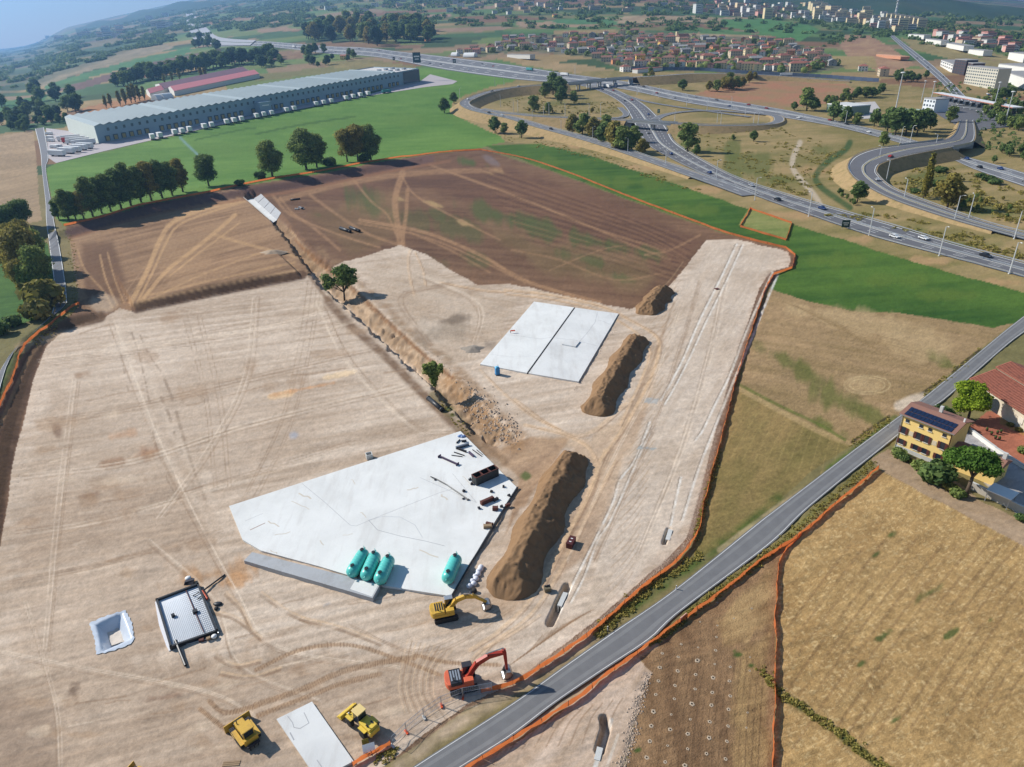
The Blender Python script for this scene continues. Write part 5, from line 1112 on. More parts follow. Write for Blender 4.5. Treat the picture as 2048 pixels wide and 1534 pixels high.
for y in (-1.0, 1.0): MB().box((-1.5, y, 1.5), (1.4, .5, .07)).build('fender', mach_yellow2, wl); MB().box((1.35, y, 1.5), (1.2, .5, .07)).build('fender', mach_yellow2, wl)
for y in (-.5, .5): MB().prism([(1.0, 1.3), (2.0, 1.35), (3.0, .6), (2.85, .4), (1.9, 1.0), (1.0, 1.0)], y-.09, y+.09, 'y').build('lift_arm', mach_yellow2, wl)
bk = MB().prism([(2.9, .9), (2.75, .35), (3.0, .05), (3.9, .02), (3.9, .08), (3.1, .15), (2.88, .4), (3.02, .9)], -1.4, 1.4, 'y').build('bucket', mach_yellow2, wl)
for y in (-1.4, 1.36): MB().prism([(2.9, .9), (2.78, .35), (3.0, .05), (3.9, .03), (3.4, .6)], y, y+.04, 'y').build('bucket_side', mach_yellow2, bk)
MB().box((3.88, 0, .0), (.18, 2.8, .06)).build('bucket_lip', cream_paint, bk); MB().tube((-2.0, .5, 1.95), (-2.0, .5, 2.6), .07).build('exhaust', dark_steel, wl)
for y in (-.55, .55): MB().lathe([(.05, 0), (.13, .0), (.13, .1)], 8, 'x', (1.98, y, 1.5)).build('headlight', white_paint, wl)
# ------------------------------------------------------------------ orange net fences
net_two = orange_net
def net_fence(label, pts, h=.95, step=4.5, every=1):
    P = np.array([G(x, y) for x, y in pts]); P = np.array(smooth(list(P), 5)) if len(pts) > 5 else P; L = np.linalg.norm(np.diff(P, axis=0), axis=1).sum()
    n = max(3, int(L/step)+1); P = resample(P, n) if len(pts) > 5 else np.concatenate([resample(P[i:i+2], max(2, int(np.linalg.norm(P[i+1]-P[i])/step)+1))[(1 if i else 0):] for i in range(len(P)-1)]); n = len(P); P[:, 2] = terrain(P[:, 0], P[:, 1])
    t = thing('net_fence', label, 'net fence', P[n//2], 0, 'orange net fences'); base = P[n//2]
    pm = MB().tube((0, 0, -.2), (0, 0, h+.25), .035, .035, 5).build('post', rust, t); pm.location = V3(P[0]-base)
    for i in range(1, n):
        c = pm.copy(); scene.collection.objects.link(c); c.parent = t; c.location = V3(P[i]-base); c.rotation_euler = (random.uniform(-.1, .1), random.uniform(-.1, .1), 0)
    for i in range(n-1):
        a, b = P[i], P[i+1]; d = (b-a); dl = np.linalg.norm(d[:2]); nr_ = np.array([-d[1], d[0], 0])/dl; mb = MB(); K = 6; R_ = 3; vs = []
        s1, s2 = random.uniform(-.25, .25), random.uniform(.02, .16)
        for k in range(K+1):
            q = k/K; sag = s2*math.sin(math.pi*q)
            for r in range(R_):
                f = r/(R_-1); z = .03+f*(h-sag); off = s1*math.sin(math.pi*q)*(1-f*.5)+.07*math.sin(q*9+f*3+i)
                p = a+d*q+nr_*off-base; vs.append((p[0], p[1], a[2]+(b[2]-a[2])*q-base[2]+z))
        m_ = MB().add(vs, [(k*R_+r, (k+1)*R_+r, (k+1)*R_+r+1, k*R_+r+1) for k in range(K) for r in range(R_-1)])
        m_.build('net_panel', net_two, t, True)
    return t
net_fence('sagging orange net fence between the gravel site and the foreground road', [(962, 1386), (1010, 1378), (1060, 1350), (1110, 1318), (1150, 1292), (1190, 1262), (1240, 1215), (1290, 1172), (1340, 1136), (1370, 1106), (1396, 1066)])
net_fence('orange net fence along the pale road base beside the stubble field', [(1396, 1066), (1406, 1020), (1422, 950), (1442, 880), (1457, 820), (1472, 760), (1490, 700), (1502, 665), (1517, 620), (1532, 575), (1547, 550)], step=6)
net_fence('short orange net corner around the far end of the pale road base', [(1547, 550), (1584, 537), (1590, 512), (1572, 497)], step=6)
net_fence('long straight orange net fence between brown soil and green meadow', [(1572, 497), (1500, 480), (1440, 462), (1340, 425), (1240, 387), (1140, 347), (1050, 317), (962, 300)], step=9, h=1.0)
net_fence('orange net fence below the row of big round trees', [(962, 300), (893, 304), (817, 314), (741, 324), (640, 343), (550, 357), (483, 370), (417, 385)], step=11, h=1.1)
net_fence('dull orange net fence in the shade of the dense tree row', [(417, 385), (280, 420), (203, 438), (128, 452)], step=10, h=1.1)
net_fence('orange net fence on top of the dark bank beside the lane', [(160, 608), (120, 634), (90, 658), (58, 684), (42, 706), (28, 752), (4, 806), (-30, 880)], step=6)
net_fence('orange net fence along the far side of the foreground road', [(905, 1560), (960, 1522), (1094, 1440), (1160, 1396), (1215, 1352), (1270, 1312), (1300, 1291), (1365, 1241), (1450, 1181), (1530, 1116), (1602, 1070), (1680, 1002), (1757, 938)])
net_fence('thin orange net fence running across the straw field away from the road', [(1602, 1071), (1572, 1100), (1556, 1132), (1551, 1200), (1550, 1300), (1548, 1420), (1546, 1570)], step=5, h=.8)
net_fence('small square orange net enclosure in the green meadow', [(1480, 453), (1500, 418), (1583, 447), (1572, 481), (1480, 454)], step=8, h=.9)
net_fence('short torn orange net beside the sign boards', [(706, 1534), (745, 1512), (782, 1490)], step=3)
# temporary metal fence panels
fp = [(785, 1493), (813, 1465), (848, 1436), (883, 1412), (926, 1395), (985, 1384)]
for i in range(len(fp)-1):
    a, b = flat(*fp[i]), flat(*fp[i+1]); L = float(np.linalg.norm((b-a)[:2])); t = thing('fence_panel', ['see-through metal fence panel nearest the sign boards', 'see-through metal fence panel, second from the sign boards', 'see-through metal fence panel in the middle of the row', 'see-through metal fence panel, second from the orange excavator', 'see-through metal fence panel closest to the orange excavator'][i], 'fence panel', a, heading(a, b), 'metal fence panels')
    for x in (0.06, L-.06): MB().tube((x, 0, 0), (x, 0, 2.0), .04, .04, 6).build('upright', galv, t)
    for z in (.15, 1.1, 1.95): MB().tube((0.06, 0, z), (L-.06, 0, z), .03, .03, 6).build('rail', galv, t)
    w_ = MB()
    for k in range(1, int(L/.3)): w_.tube((k*.3, 0, .15), (k*.3, 0, 1.95), .008, .008, 3, False)
    for k in range(1, 9): w_.tube((.06, 0, .15+k*.2), (L-.06, 0, .15+k*.2), .008, .008, 3, False)
    o = w_.build('wire_mesh', galv, t); o['kind'] = 'stuff'
    MB().box((0, 0, 0), (.8, .28, .2), 1.4).build('foot', orange_plastic if i in (1, 3, 4) else concrete, t)
# sign boards
t = thing('sign_board', 'yellow notice board lying back beside the wheel loader', 'sign', flat(733, 1497), .3); MB().box((0, 0, .5), (.9, .06, .9), 0, 1, -.7).build('panel', mat('sign_yellow', tuple(srgb(160, 134, 40)), .5), t); MB().tube((-.3, .2, 0), (-.3, .0, .8), .04).tube((.3, .2, 0), (.3, 0, .8), .04).build('leg', galv, t)
t = thing('sign_board', 'white notice board facing up beside the torn orange net', 'sign', flat(740, 1510), .3); MB().box((0, 0, .5), (1.6, .06, 1.1), 0, 1, -.85).build('panel', white_paint, t); MB().tube((-.6, .3, 0), (-.6, .0, .9), .04).tube((.6, .3, 0), (.6, 0, .9), .04).build('leg', galv, t)
for k in range(3): MB().box((-.35+.3*k, -.28-.1*k, .78-.12*k), (.3, .03, .12), 0, 1, -.85).build('printed_block', dark_steel, t)
MB().box((0, .45, .75), (1.5, .05, .3), 0, 1, -.85).build('blue_band', mat('sign_blue', tuple(srgb(90, 110, 170)), .5), t)
t = thing('red_barrier', 'red and white roadside barrier at the fence opposite the green verge', 'barrier', flat(1366, 1240), .7)
MB().box((0, 0, .3), (1.6, .12, .7)).build('board', mat('red_white', tuple(srgb(226, 170, 150)), .6), t); MB().box((-.4, 0, .45), (.35, .14, .3)).box((.4, 0, .45), (.35, .14, .3)).build('stripe', orange_plastic, t); MB().box((-.6, 0, 0), (.12, .6, .3)).box((.6, 0, 0), (.12, .6, .3)).build('foot', dark_steel, t)
t = thing('delineator', 'white roadside marker post on the dark green verge', 'post', flat(1215, 1262)); MB().box((0, 0, 0), (.14, .12, 1.0)).build('post', white_paint, t); MB().box((0, 0, .75), (.15, .13, .15)).build('reflector', dark_steel, t)
t = thing('delineator', 'roadside marker post beyond the narrow bend of the net fence', 'post', flat(1352, 1180)); MB().box((0, 0, 0), (.14, .12, 1.0)).build('post', white_paint, t); MB().box((0, 0, .75), (.15, .13, .15)).build('reflector', dark_steel, t)
t = thing('plank_stack', 'pale plank stack in the dirt near the bulldozer', 'planks', flat(463, 1528), .05)
for k in range(3): MB().box((0, k*.25-.25, 0), (2.2, .2, .15)).build('plank', wood, t)
# drill holes ringed with chalk in the bare field
ring_m = mat('chalk_dust', tuple(srgb(176, 158, 136)), .95, 0, .25, 3); hole_m = mat('hole_shade', tuple(srgb(30, 26, 22)), 1.0)
hp = thing('drill_hole', 'dark drill hole ringed with pale dust in the bare field', 'drill hole', (0, 0, 0), 0, 'drill holes in the bare field')
R_ = 14; vs = []; rr_ = [.16, .3, .62]
for k, (r, z) in enumerate(((.24, .05), (.34, .10), (.62, .0))):
    for i in range(R_): a = 2*math.pi*i/R_; q = r*(1+(.07*math.sin(2*a+1)+.09*math.sin(5*a)+.06*math.sin(9*a+2)) * (k == 2)); vs.append((q*math.cos(a), q*math.sin(a), z+.03))
MB().add(vs, [(k*R_+i, k*R_+(i+1) % R_, (k+1)*R_+(i+1) % R_, (k+1)*R_+i) for k in range(2) for i in range(R_)]).build('dust_ring', ring_m, hp, True)
MB().lathe([(.27, -.3), (.27, .075)], 10).build('shade_disc', hole_m, hp)  # closed dark disc, painted to stand for the shade down the hole
HOLE = Proto(hp)
holes = [(904, 850, 1), (1000, 872, 1.1), (1115, 893, 1.4), (1220, 915, .9), (1313, 932, .9), (1430, 955, .8), (889, 935, 1.2), (997, 957, 1.4), (1105, 978, 1.2), (1210, 997, 1.3), (1308, 1017, 1), (881, 1016, 1), (981, 1044, .9), (1102, 1065, 1.1), (1205, 1086, 1.3), (1313, 1107, .9), (865, 1098, .9), (977, 1124, .8), (1083, 1155, 1.3), (1200, 1163, 1.1), (1303, 1188, 1.1), (1416, 1206, .7), (851, 1201, 1.4), (958, 1218, .8), (1073, 1247, .8), (1190, 1262, 1.1), (1300, 1288, 1.1), (1410, 1298, .7), (838, 1287, 1.3), (953, 1310, 1.1), (1058, 1335, 1.1), (1186, 1359, 1.1), (1293, 1380, .9), (830, 1379, 1.1), (936, 1405, .9), (1057, 1425, 1.0), (1170, 1454, 1.0), (1285, 1486, .9), (811, 1478, 1.1), (922, 1504, 1.0), (1040, 1525, 1.1), (1018, 795, .8), (1120, 815, .7), (1225, 832, 1), (1131, 660, .7), (1236, 683, .7), (1230, 752, .8), (1442, 580, .7), (1335, 640, .7), (1232, 545, .7), (1342, 445, .7), (1432, 873, .6)]
for x, y, s_ in holes: HOLE.put(G(1024+x/3.008, 1024+y/3.008), random.random()*6, None, None, s_*random.uniform(.34, .48))
# ------------------------------------------------------------------ vegetation
def leaf_mat(name, c1, c2):
    m, t, b = nmat(name)
    at = t.nodes.new('ShaderNodeAttribute'); at.attribute_name = 'tone'
    col = _mixc(t, 'MIX', at.outputs['Fac'], tuple(srgb(*c1)), tuple(srgb(*c2)))
    t.links.new(col, b.inputs['Base Color']); b.inputs['Roughness'].default_value = .75; b.inputs['Specular IOR Level'].default_value = .2
    tr = t.nodes.new('ShaderNodeBsdfTranslucent'); t.links.new(col, tr.inputs[0]); mx = t.nodes.new('ShaderNodeMixShader'); mx.inputs[0].default_value = .4
    out = t.nodes['Material Output']; t.links.new(b.outputs[0], mx.inputs[1]); t.links.new(tr.outputs[0], mx.inputs[2]); t.links.new(mx.outputs[0], out.inputs[0])
    return m
bark = mat('bark', tuple(srgb(92, 78, 64)), .95, 0, .25, 2, .5, 6)
def leaf_mesh(name, m, blobs, n, size, seed, parent=None, fill=.45):
    r = np.random.default_rng(seed); B = np.array([[*c, *s] for c, s in blobs], float)
    wt = (B[:, 3]*B[:, 4]*B[:, 5])**(2/3); k = r.choice(len(B), n, p=wt/wt.sum())
    d = r.normal(size=(n, 3)); d /= np.linalg.norm(d, axis=1)[:, None]; d[:, 2] = np.where(r.random(n) < .3, np.abs(d[:, 2]), d[:, 2])
    rad = fill+(1.06-fill)*r.random(n)**.45; rad = np.where(r.random(n) < .14, 1.0+.32*r.random(n), rad)
    P = B[k, :3]+d*B[k, 3:]*rad[:, None]
    nrm = d+r.normal(size=(n, 3))*.55; nrm /= np.linalg.norm(nrm, axis=1)[:, None]
    a = np.cross(nrm, r.normal(size=(n, 3))); a /= np.linalg.norm(a, axis=1)[:, None]; b = np.cross(nrm, a)
    s = size*(.55+.9*r.random(n))[:, None]
    q = np.stack([P-a*s-b*s*.6, P+a*s-b*s*.6, P+a*s*.8+b*s*.7, P-a*s*.8+b*s*.7], 1).reshape(-1, 3)
    me = bpy.data.meshes.new(name); me.vertices.add(4*n); me.vertices.foreach_set('co', q.astype(np.float32).ravel())
    me.loops.add(4*n); me.loops.foreach_set('vertex_index', np.arange(4*n, dtype=np.int32)); me.polygons.add(n)
    me.polygons.foreach_set('loop_start', np.arange(0, 4*n, 4, dtype=np.int32)); me.polygons.foreach_set('loop_total', np.full(n, 4, np.int32))
    at = me.attributes.new('tone', 'FLOAT', 'POINT'); tone = np.repeat(np.clip(r.random(n)*.6+(vnoise(P[:, 0]/2+9, P[:, 2]/2+P[:, 1]/2, seed))*.5-.05, 0, 1), 4)
    at.data.foreach_set('value', tone.astype(np.float32)); me.update(calc_edges=True); me.materials.append(m)
    return link(bpy.data.objects.new(name, me), parent)
def crown_blobs(seed, h, w, z0, n, sq=.42):
    r = random.Random(seed); out = [((0, 0, (z0+h)/2), (w*.55, w*.55, (h-z0)*.42))]
    for k in range(n):
        a = 2*math.pi*k/n*1.9+r.random(); f = r.random(); z = z0+(h-z0)*(.18+.68*f); rr = w*(.95-.75*abs(f-.42))*r.uniform(.45, .75)
        s = w*r.uniform(.2, .42); out.append(((rr*math.cos(a), rr*math.sin(a), z), (s, s, s*r.uniform(.75, 1.05))))
    out.append(((0, 0, h-w*.25), (w*.4, w*.4, w*.3))); return out
def make_tree(name, label, cat, m, seed, h=12, w=4.5, z0=2.2, n=9, leaves=900, size=.55, fill=.45, limbs=6, tr=.28):
    t = thing(name, label, cat); blobs = crown_blobs(seed, h, w, z0, n)
    tm = MB().tube((0, 0, -.4), (.1, .05, h*.35), tr*1.25, tr*.75, 8).tube((.1, .05, h*.35), (0, .1, h*.72), tr*.75, tr*.25, 7)
    r = random.Random(seed+1)
    for k in range(limbs):
        b = blobs[1+k % (len(blobs)-2)][0]; z = h*r.uniform(.22, .45); tm.tube((.06, .03, z), (b[0]*.8, b[1]*.8, b[2]), tr*.42, tr*.12, 5)
    tm.build('trunk', bark, t, True); leaf_mesh('crown', m, blobs, leaves, size, seed, t, fill); return Proto(t)
GREEN = leaf_mat('leaf_green', (84, 108, 56), (164, 176, 98)); DARK = leaf_mat('leaf_dark', (68, 94, 54), (138, 158, 88)); OLIVE = leaf_mat('leaf_olive', (104, 106, 50), (188, 170, 92))
LIME = leaf_mat('leaf_lime', (110, 136, 34), (178, 196, 62)); PINE = leaf_mat('leaf_pine', (54, 88, 32), (112, 146, 58)); YEL = leaf_mat('leaf_yellowing', (110, 110, 44), (156, 144, 66)); BLUEG = leaf_mat('leaf_bluegreen', (54, 80, 60), (100, 122, 84))
HI = dict(leaves=10500, size=.21, fill=.35); 
P_round = [make_tree('broadleaf_tree', None, 'tree', m, s, 12, 5.0, 1.4, 22, **HI) for m, s in ((GREEN, 1), (OLIVE, 2), (DARK, 3))]
P_tall = [make_tree('broadleaf_tree', None, 'tree', m, s, 14, 4.0, .9, 22, **HI) for m, s in ((DARK, 4), (GREEN, 5), (OLIVE, 6))]
P_far = [make_tree('broadleaf_tree', None, 'tree', m, s, 12, 4.8, 1.0, 13, leaves=1500, size=.46) for m, s in ((GREEN, 11), (DARK, 12), (BLUEG, 13), (OLIVE, 14), (DARK, 15))]
P_pop = [make_tree('poplar_tree', None, 'tree', m, s, 14, 2.4, 1.0, 9, leaves=800, size=.5) for m, s in ((YEL, 21), (GREEN, 22))]
def make_bush(m, seed, leaves=700, size=.22):
    t = thing('bush', None, 'bush'); r = random.Random(seed); bl = [((0, 0, .8), (1.1, 1.1, .85))]+[((r.uniform(-.7, .7), r.uniform(-.7, .7), r.uniform(.4, 1.2)), (.6, .6, .55)) for _ in range(5)]
    MB().tube((0, 0, -.2), (0, 0, .7), .09, .05, 5).build('stem', bark, t); leaf_mesh('foliage', m, bl, leaves, size, seed, t); return Proto(t)
P_bush = [make_bush(m, s) for m, s in ((GREEN, 31), (DARK, 32), (OLIVE, 33))]
def put_tree(pr, x, y, hpx, label, group=None, wf=1.0, href=12.0, name=None):
    p = G(x, y); d = mpp(p); h = hpx/d/.97; s = h/href
    r_ = pr.put(p-np.array([0, 0, .05]), random.uniform(0, 6.28), label, group, (s*wf*random.uniform(.95, 1.05), s*wf*random.uniform(.95, 1.05), s))
    if 'shrub' in label: r_.name = 'shrub'; r_['category'] = 'shrub'
    if 'hedge' in label and 'bush' not in label: r_.name = 'hedge_tree'
    return r_
# the two site trees
def site_tree(x, y, hpx, blobs, label, seed, m, leaves, size):
    p = G(x, y); p[2] += .2; h = hpx/mpp(p)/.93; t = thing('lone_tree', label, 'tree', p); tm = MB().tube((0, 0, -.8), (.02*h, 0, .25*h), .028*h, .02*h, 8)
    for c, s in blobs: tm.tube((.02*h, 0, .22*h), (c[0]*h*.9, c[1]*h*.9, c[2]*h), .014*h, .004*h, 5)
    tm.build('trunk', bark, t, True); leaf_mesh('crown', m, [((c[0]*h, c[1]*h, c[2]*h), (s*h, s*h, s*h*.85)) for c, s in blobs], leaves, size, seed, t, .2)
p_ = site_tree(689, 601, 70, [((.05, 0, .72), .17), ((.2, .05, .66), .16), ((-.08, .05, .76), .15), ((.1, 0, .86), .13), ((.28, 0, .55), .13), ((.02, -.1, .55), .14), ((-.3, 0, .5), .15), ((-.42, .05, .6), .13), ((-.38, 0, .42), .12), ((.14, .1, .45), .13), ((.33, .1, .75), .08)], 'lone dark green tree leaning over the trench', 41, DARK, 1900, .42)
site_tree(870, 784, 58, [((0, 0, .62), .17), ((-.14, 0, .76), .17), ((.14, 0, .74), .16), ((0, .1, .88), .13), ((.22, 0, .86), .1), ((-.24, 0, .88), .1), ((.02, 0, .42), .12), ((.0, 0, .28), .09)], 'small vase-shaped tree beside the trench near the black pipe', 42, GREEN, 1500, .3)
# left grove
for i, (x, y, h, k) in enumerate([(42, 548, 96, 1), (64, 574, 118, 1), (86, 590, 96, 0), (54, 590, 70, 1), (78, 544, 84, 0), (56, 512, 70, 1)]):
    put_tree([P_round[0], P_round[1], P_round[2]][k], x, y, h, 'tall green and yellowing tree of the grove shading the lane', 'grove beside the lane', .85)
for x, y, h in [(24, 472, 58), (50, 458, 52), (34, 462, 40)]: put_tree(P_round[2], x, y, h, 'green tree at the corner of the straw field behind the grove', 'trees at the straw field corner', 1.1)
put_tree(P_bush[2], 92, 612, 46, 'light green bush at the foot of the grove', None, 1.0, 1.6); put_tree(P_bush[2], 78, 636, 34, 'yellow-green bush at the tip of the grove beside the lane bend', None, 1.0, 1.6)
put_tree(P_bush[1], 24, 652, 18, 'dark round bush by the lane junction', None, 1.2, 1.6); put_tree(P_bush[1], 2, 668, 24, 'dark bush at the lane junction beside the blue sign', None, 1.0, 1.6)
# dense row on the meadow edge
for i, (x, y, h) in enumerate([(118, 440, 50), (138, 442, 68), (152, 440, 62), (168, 438, 66), (186, 434, 86), (204, 428, 78), (222, 424, 90), (243, 418, 86), (262, 412, 92), (283, 406, 86), (303, 402, 84), (325, 397, 82), (345, 392, 80), (366, 385, 72)]):
    put_tree(P_tall[[0, 1, 0, 2, 1, 0, 1, 0, 1, 1, 2, 0, 1, 2][i]], x, y-1, h*(.86 if i % 3 else .78), 'tall dark tree in the dense row above the brown bank', 'dense tree row on the meadow edge', 1.15, 14)
for (x, y, h, l) in [(418, 372, 58, 'dark oval tree standing alone by the water ditch'), (545, 353, 66, 'round tree on the meadow edge, closest to the concrete channel'), (613, 339, 74, 'broad round tree between two others on the meadow edge')]: put_tree(P_round[0 if x > 500 else 2], x, y, h, l, None, 1.1)
for (x, y, h, k) in [(634, 335, 62, 0), (695, 324, 60, 1), (716, 322, 66, 1), (742, 320, 64, 0)]: put_tree(P_round[k], x, y, h, 'round tree in the clump at the end of the bank' if x > 650 else 'slightly smaller round tree growing into the broad one', 'clump at the end of the bank' if x > 650 else None, 1.0)
for (x, y, h) in [(660, 331, 14), (520, 357, 12), (730, 322, 12), (480, 371, 10)]: put_tree(P_bush[1], x, y, h, 'low dark bush under the meadow edge trees', 'low bushes on the meadow edge', 1.2, 1.6)
# interchange trees
for (x, y, h, k, l) in [(889, 226, 27, 1, 'dark round tree at the tip of the meadow below the ramp bend'), (908, 207, 20, 1, 'dark bush-like tree beside the ramp bend'), (990, 266, 30, 1, 'dark tree of the pair on the dry embankment'), (1008, 268, 20, 0, 'lower tree of the pair on the dry embankment'), (1043, 276, 32, 1, 'single dark tree on the dry embankment above the ditch'), (1375, 304, 52, 0, 'large round tree beside the underpass carriageway'), (1393, 312, 22, 1, 'small tree tucked beside the large round one'), (1507, 283, 20, 1, 'lone round shrub-like tree on the dry loop'), (1466, 281, 11, 0, 'lone low shrub on the dry loop'), (1714, 405, 40, 1, 'dark tree on the outer bank of the toll ramp'), (1894, 418, 66, 3, 'big yellow-green tree inside the toll ramp curve'), (1922, 420, 20, 1, 'dark low tree next to the yellow-green one'), (1766, 292, 26, 0, 'tree in the gore between motorway and toll ramp'), (1900, 246, 30, 0, 'tree beside the toll ramp trumpet')]: put_tree(P_far[k], x, y, h, l, None, 1.15)
for (x, y, h, k) in [(1106, 190, 40, 1), (1090, 196, 28, 0), (1122, 208, 32, 1), (1148, 207, 22, 0), (1068, 225, 30, 0), (1097, 227, 20, 0), (1118, 196, 38, 1), (1184, 226, 10, 3)]: put_tree(P_far[k], x, y, h, 'green tree inside the big ramp loop', 'trees inside the ramp loop', 1.1)
for (x, y, h, k) in [(1145, 268, 36, 3), (1165, 272, 40, 0), (1186, 276, 38, 3), (1210, 270, 36, 0), (1228, 302, 54, 3), (1246, 306, 48, 0), (1262, 302, 36, 0), (1284, 310, 30, 3), (1206, 292, 42, 1), (1270, 285, 30, 0)]: put_tree(P_far[k], x, y, h, 'bushy tree in the belt between slip road and underpass', 'belt beside the slip road', 1.2)
for (x, y, h, k) in [(1613, 221, 40, 0), (1629, 223, 24, 1), (1588, 221, 16, 1), (1666, 243, 36, 1), (1691, 248, 32, 1), (1712, 250, 22, 0), (1748, 253, 32, 1), (1774, 266, 46, 1), (1790, 271, 50, 1), (1811, 271, 48, 1), (1833, 271, 46, 1), (1847, 264, 42, 1), (1860, 258, 28, 0)]: put_tree(P_far[k], x, y, h, 'dark tree in the wood beside the motorway depot', 'wood beside the depot', 1.2)
rt = random.Random(5)
def rand_in(poly_, n, f):
    xs = [p[0] for p in poly_]; ys = [p[1] for p in poly_]; c = 0
    while c < n:
        x, y = rt.uniform(min(xs), max(xs)), rt.uniform(min(ys), max(ys))
        if in_poly(np.array([x]), np.array([y]), poly_)[0]: f(x, y); c += 1
def group_trees(poly_, n, h0, h1, ks, label, group, wf=1.15): rand_in(poly_, n, lambda x, y: put_tree(P_far[rt.choice(ks)], x, y, rt.uniform(h0, h1), label, group, wf))
group_trees([(0, 190), (60, 168), (130, 182), (165, 215), (150, 236), (60, 258), (0, 272)], 34, 20, 32, [1, 2, 4], 'dark tree in the wood west of the warehouse', 'wood west of the warehouse')
group_trees([(0, 262), (60, 250), (140, 236), (140, 246), (60, 262), (0, 276)], 14, 14, 20, [1, 4], 'dark hedge tree behind the straw field', 'hedge behind the straw field')
for k in range(46):
    f = k/45; put_tree(P_far[rt.choice([1, 2, 4, 0])], 232+f*310+rt.uniform(-3, 3), 172-f*54+rt.uniform(-5, 4), rt.uniform(20, 32), 'dark tree in the long belt behind the warehouse', 'tree belt behind the warehouse', 1.2)
for k, (x, y, h) in enumerate([(213, 216, 22), (223, 214, 24), (241, 211, 26), (252, 209, 28), (263, 206, 30), (271, 204, 32), (280, 202, 28), (290, 200, 24), (330, 168, 18), (345, 164, 18), (360, 160, 20), (404, 160, 22), (412, 158, 20)]): put_tree(P_pop[0], x, y, h, 'slim yellowing poplar beside the warehouse roof', 'poplars beside the warehouse', 1.3, 14)
group_trees([(612, 84), (640, 60), (760, 52), (860, 62), (872, 84), (760, 92), (680, 88)], 52, 24, 36, [0, 1, 2, 3], 'tall tree in the wood between the motorway and the far fields', 'wood beyond the motorway')
group_trees([(380, 100), (400, 82), (445, 88), (440, 104)], 9, 14, 20, [1, 2], 'dark tree in the clump at the motorway bend', 'clump at the motorway bend')
group_trees([(505, 130), (560, 112), (565, 130), (520, 140)], 10, 14, 22, [1, 2], 'dark tree beside the country road behind the warehouse', 'trees by the country road')
group_trees([(605, 108), (660, 104), (665, 114), (610, 118)], 8, 12, 20, [0, 1], 'tree in the clump on the motorway verge', 'clump on the motorway verge')
group_trees([(610, 128), (700, 112), (720, 118), (630, 136)], 9, 10, 18, [1, 2], 'tree beside the yellow farm behind the warehouse', 'trees by the yellow farm')
group_trees([(1640, 212), (1700, 196), (1770, 178), (1775, 190), (1700, 206), (1660, 218)], 20, 12, 20, [1, 0], 'small dark tree in the hedge behind the depot', 'hedge behind the depot')
group_trees([(1280, 150), (1300, 146), (1330, 160), (1290, 170)], 5, 12, 18, [0, 3], 'tree at the end of the viaduct', 'trees at the viaduct end')
group_trees([(1410, 176), (1460, 168), (1520, 156), (1525, 166), (1460, 184), (1420, 184)], 14, 14, 24, [0, 3], 'olive green tree in the belt beside the noise barrier', 'belt beside the noise barrier')
put_tree(P_far[1], 1365, 181, 20, 'dark round tree standing alone below the noise barrier', None, 1.3)
group_trees([(1950, 186), (2048, 200), (2048, 262), (1990, 262), (1960, 215)], 26, 16, 26, [0, 1], 'dark tree among the car parks by the toll plaza', 'trees by the toll plaza')
group_trees([(1980, 330), (2048, 330), (2048, 300), (1990, 300)], 7, 14, 22, [1], 'dark tree beyond the motorway underpass', 'trees beyond the underpass')
group_trees([(1785, 150), (1850, 148), (1870, 162), (1800, 170)], 9, 14, 20, [1], 'dark tree behind the red-roofed roadside house', 'trees behind the roadside house')
group_trees([(1920, 395), (2048, 400), (2048, 450), (1960, 430)], 14, 8, 12, [0, 3, 1], 'round shrub inside the toll ramp loop', 'shrubs inside the toll ramp loop')
group_trees([(1650, 350), (1700, 400), (1760, 430), (1690, 405)], 8, 6, 12, [0, 1], 'low shrub along the drain', 'shrubs along the drain')
for x in range(1060, 1180, 16): put_tree(P_far[rt.choice([0, 3])], x+rt.uniform(-4, 4), 232-.0*x+rt.uniform(-14, -2), rt.uniform(4, 7), 'tiny shrub in the ramp loop', 'tiny shrubs in the ramp loop', 1.3)
for (x, y) in [(1850, 395), (1846, 398), (1856, 360)]: put_tree(P_pop[0], x, y, 58 if x > 1847 and y > 390 else 50, 'thin yellowing poplar inside the toll ramp curve', 'thin poplars inside the toll ramp', 1.0, 14)
for x, y, h in [(1868, 372, 10), (1880, 345, 10), (1830, 386, 8), (1975, 362, 10), (1960, 355, 8), (1990, 368, 9)]: put_tree(P_bush[1], x, y, h, 'dark clipped hedge bush near the underpass', 'hedge bushes near the underpass', 1.6, 1.6)
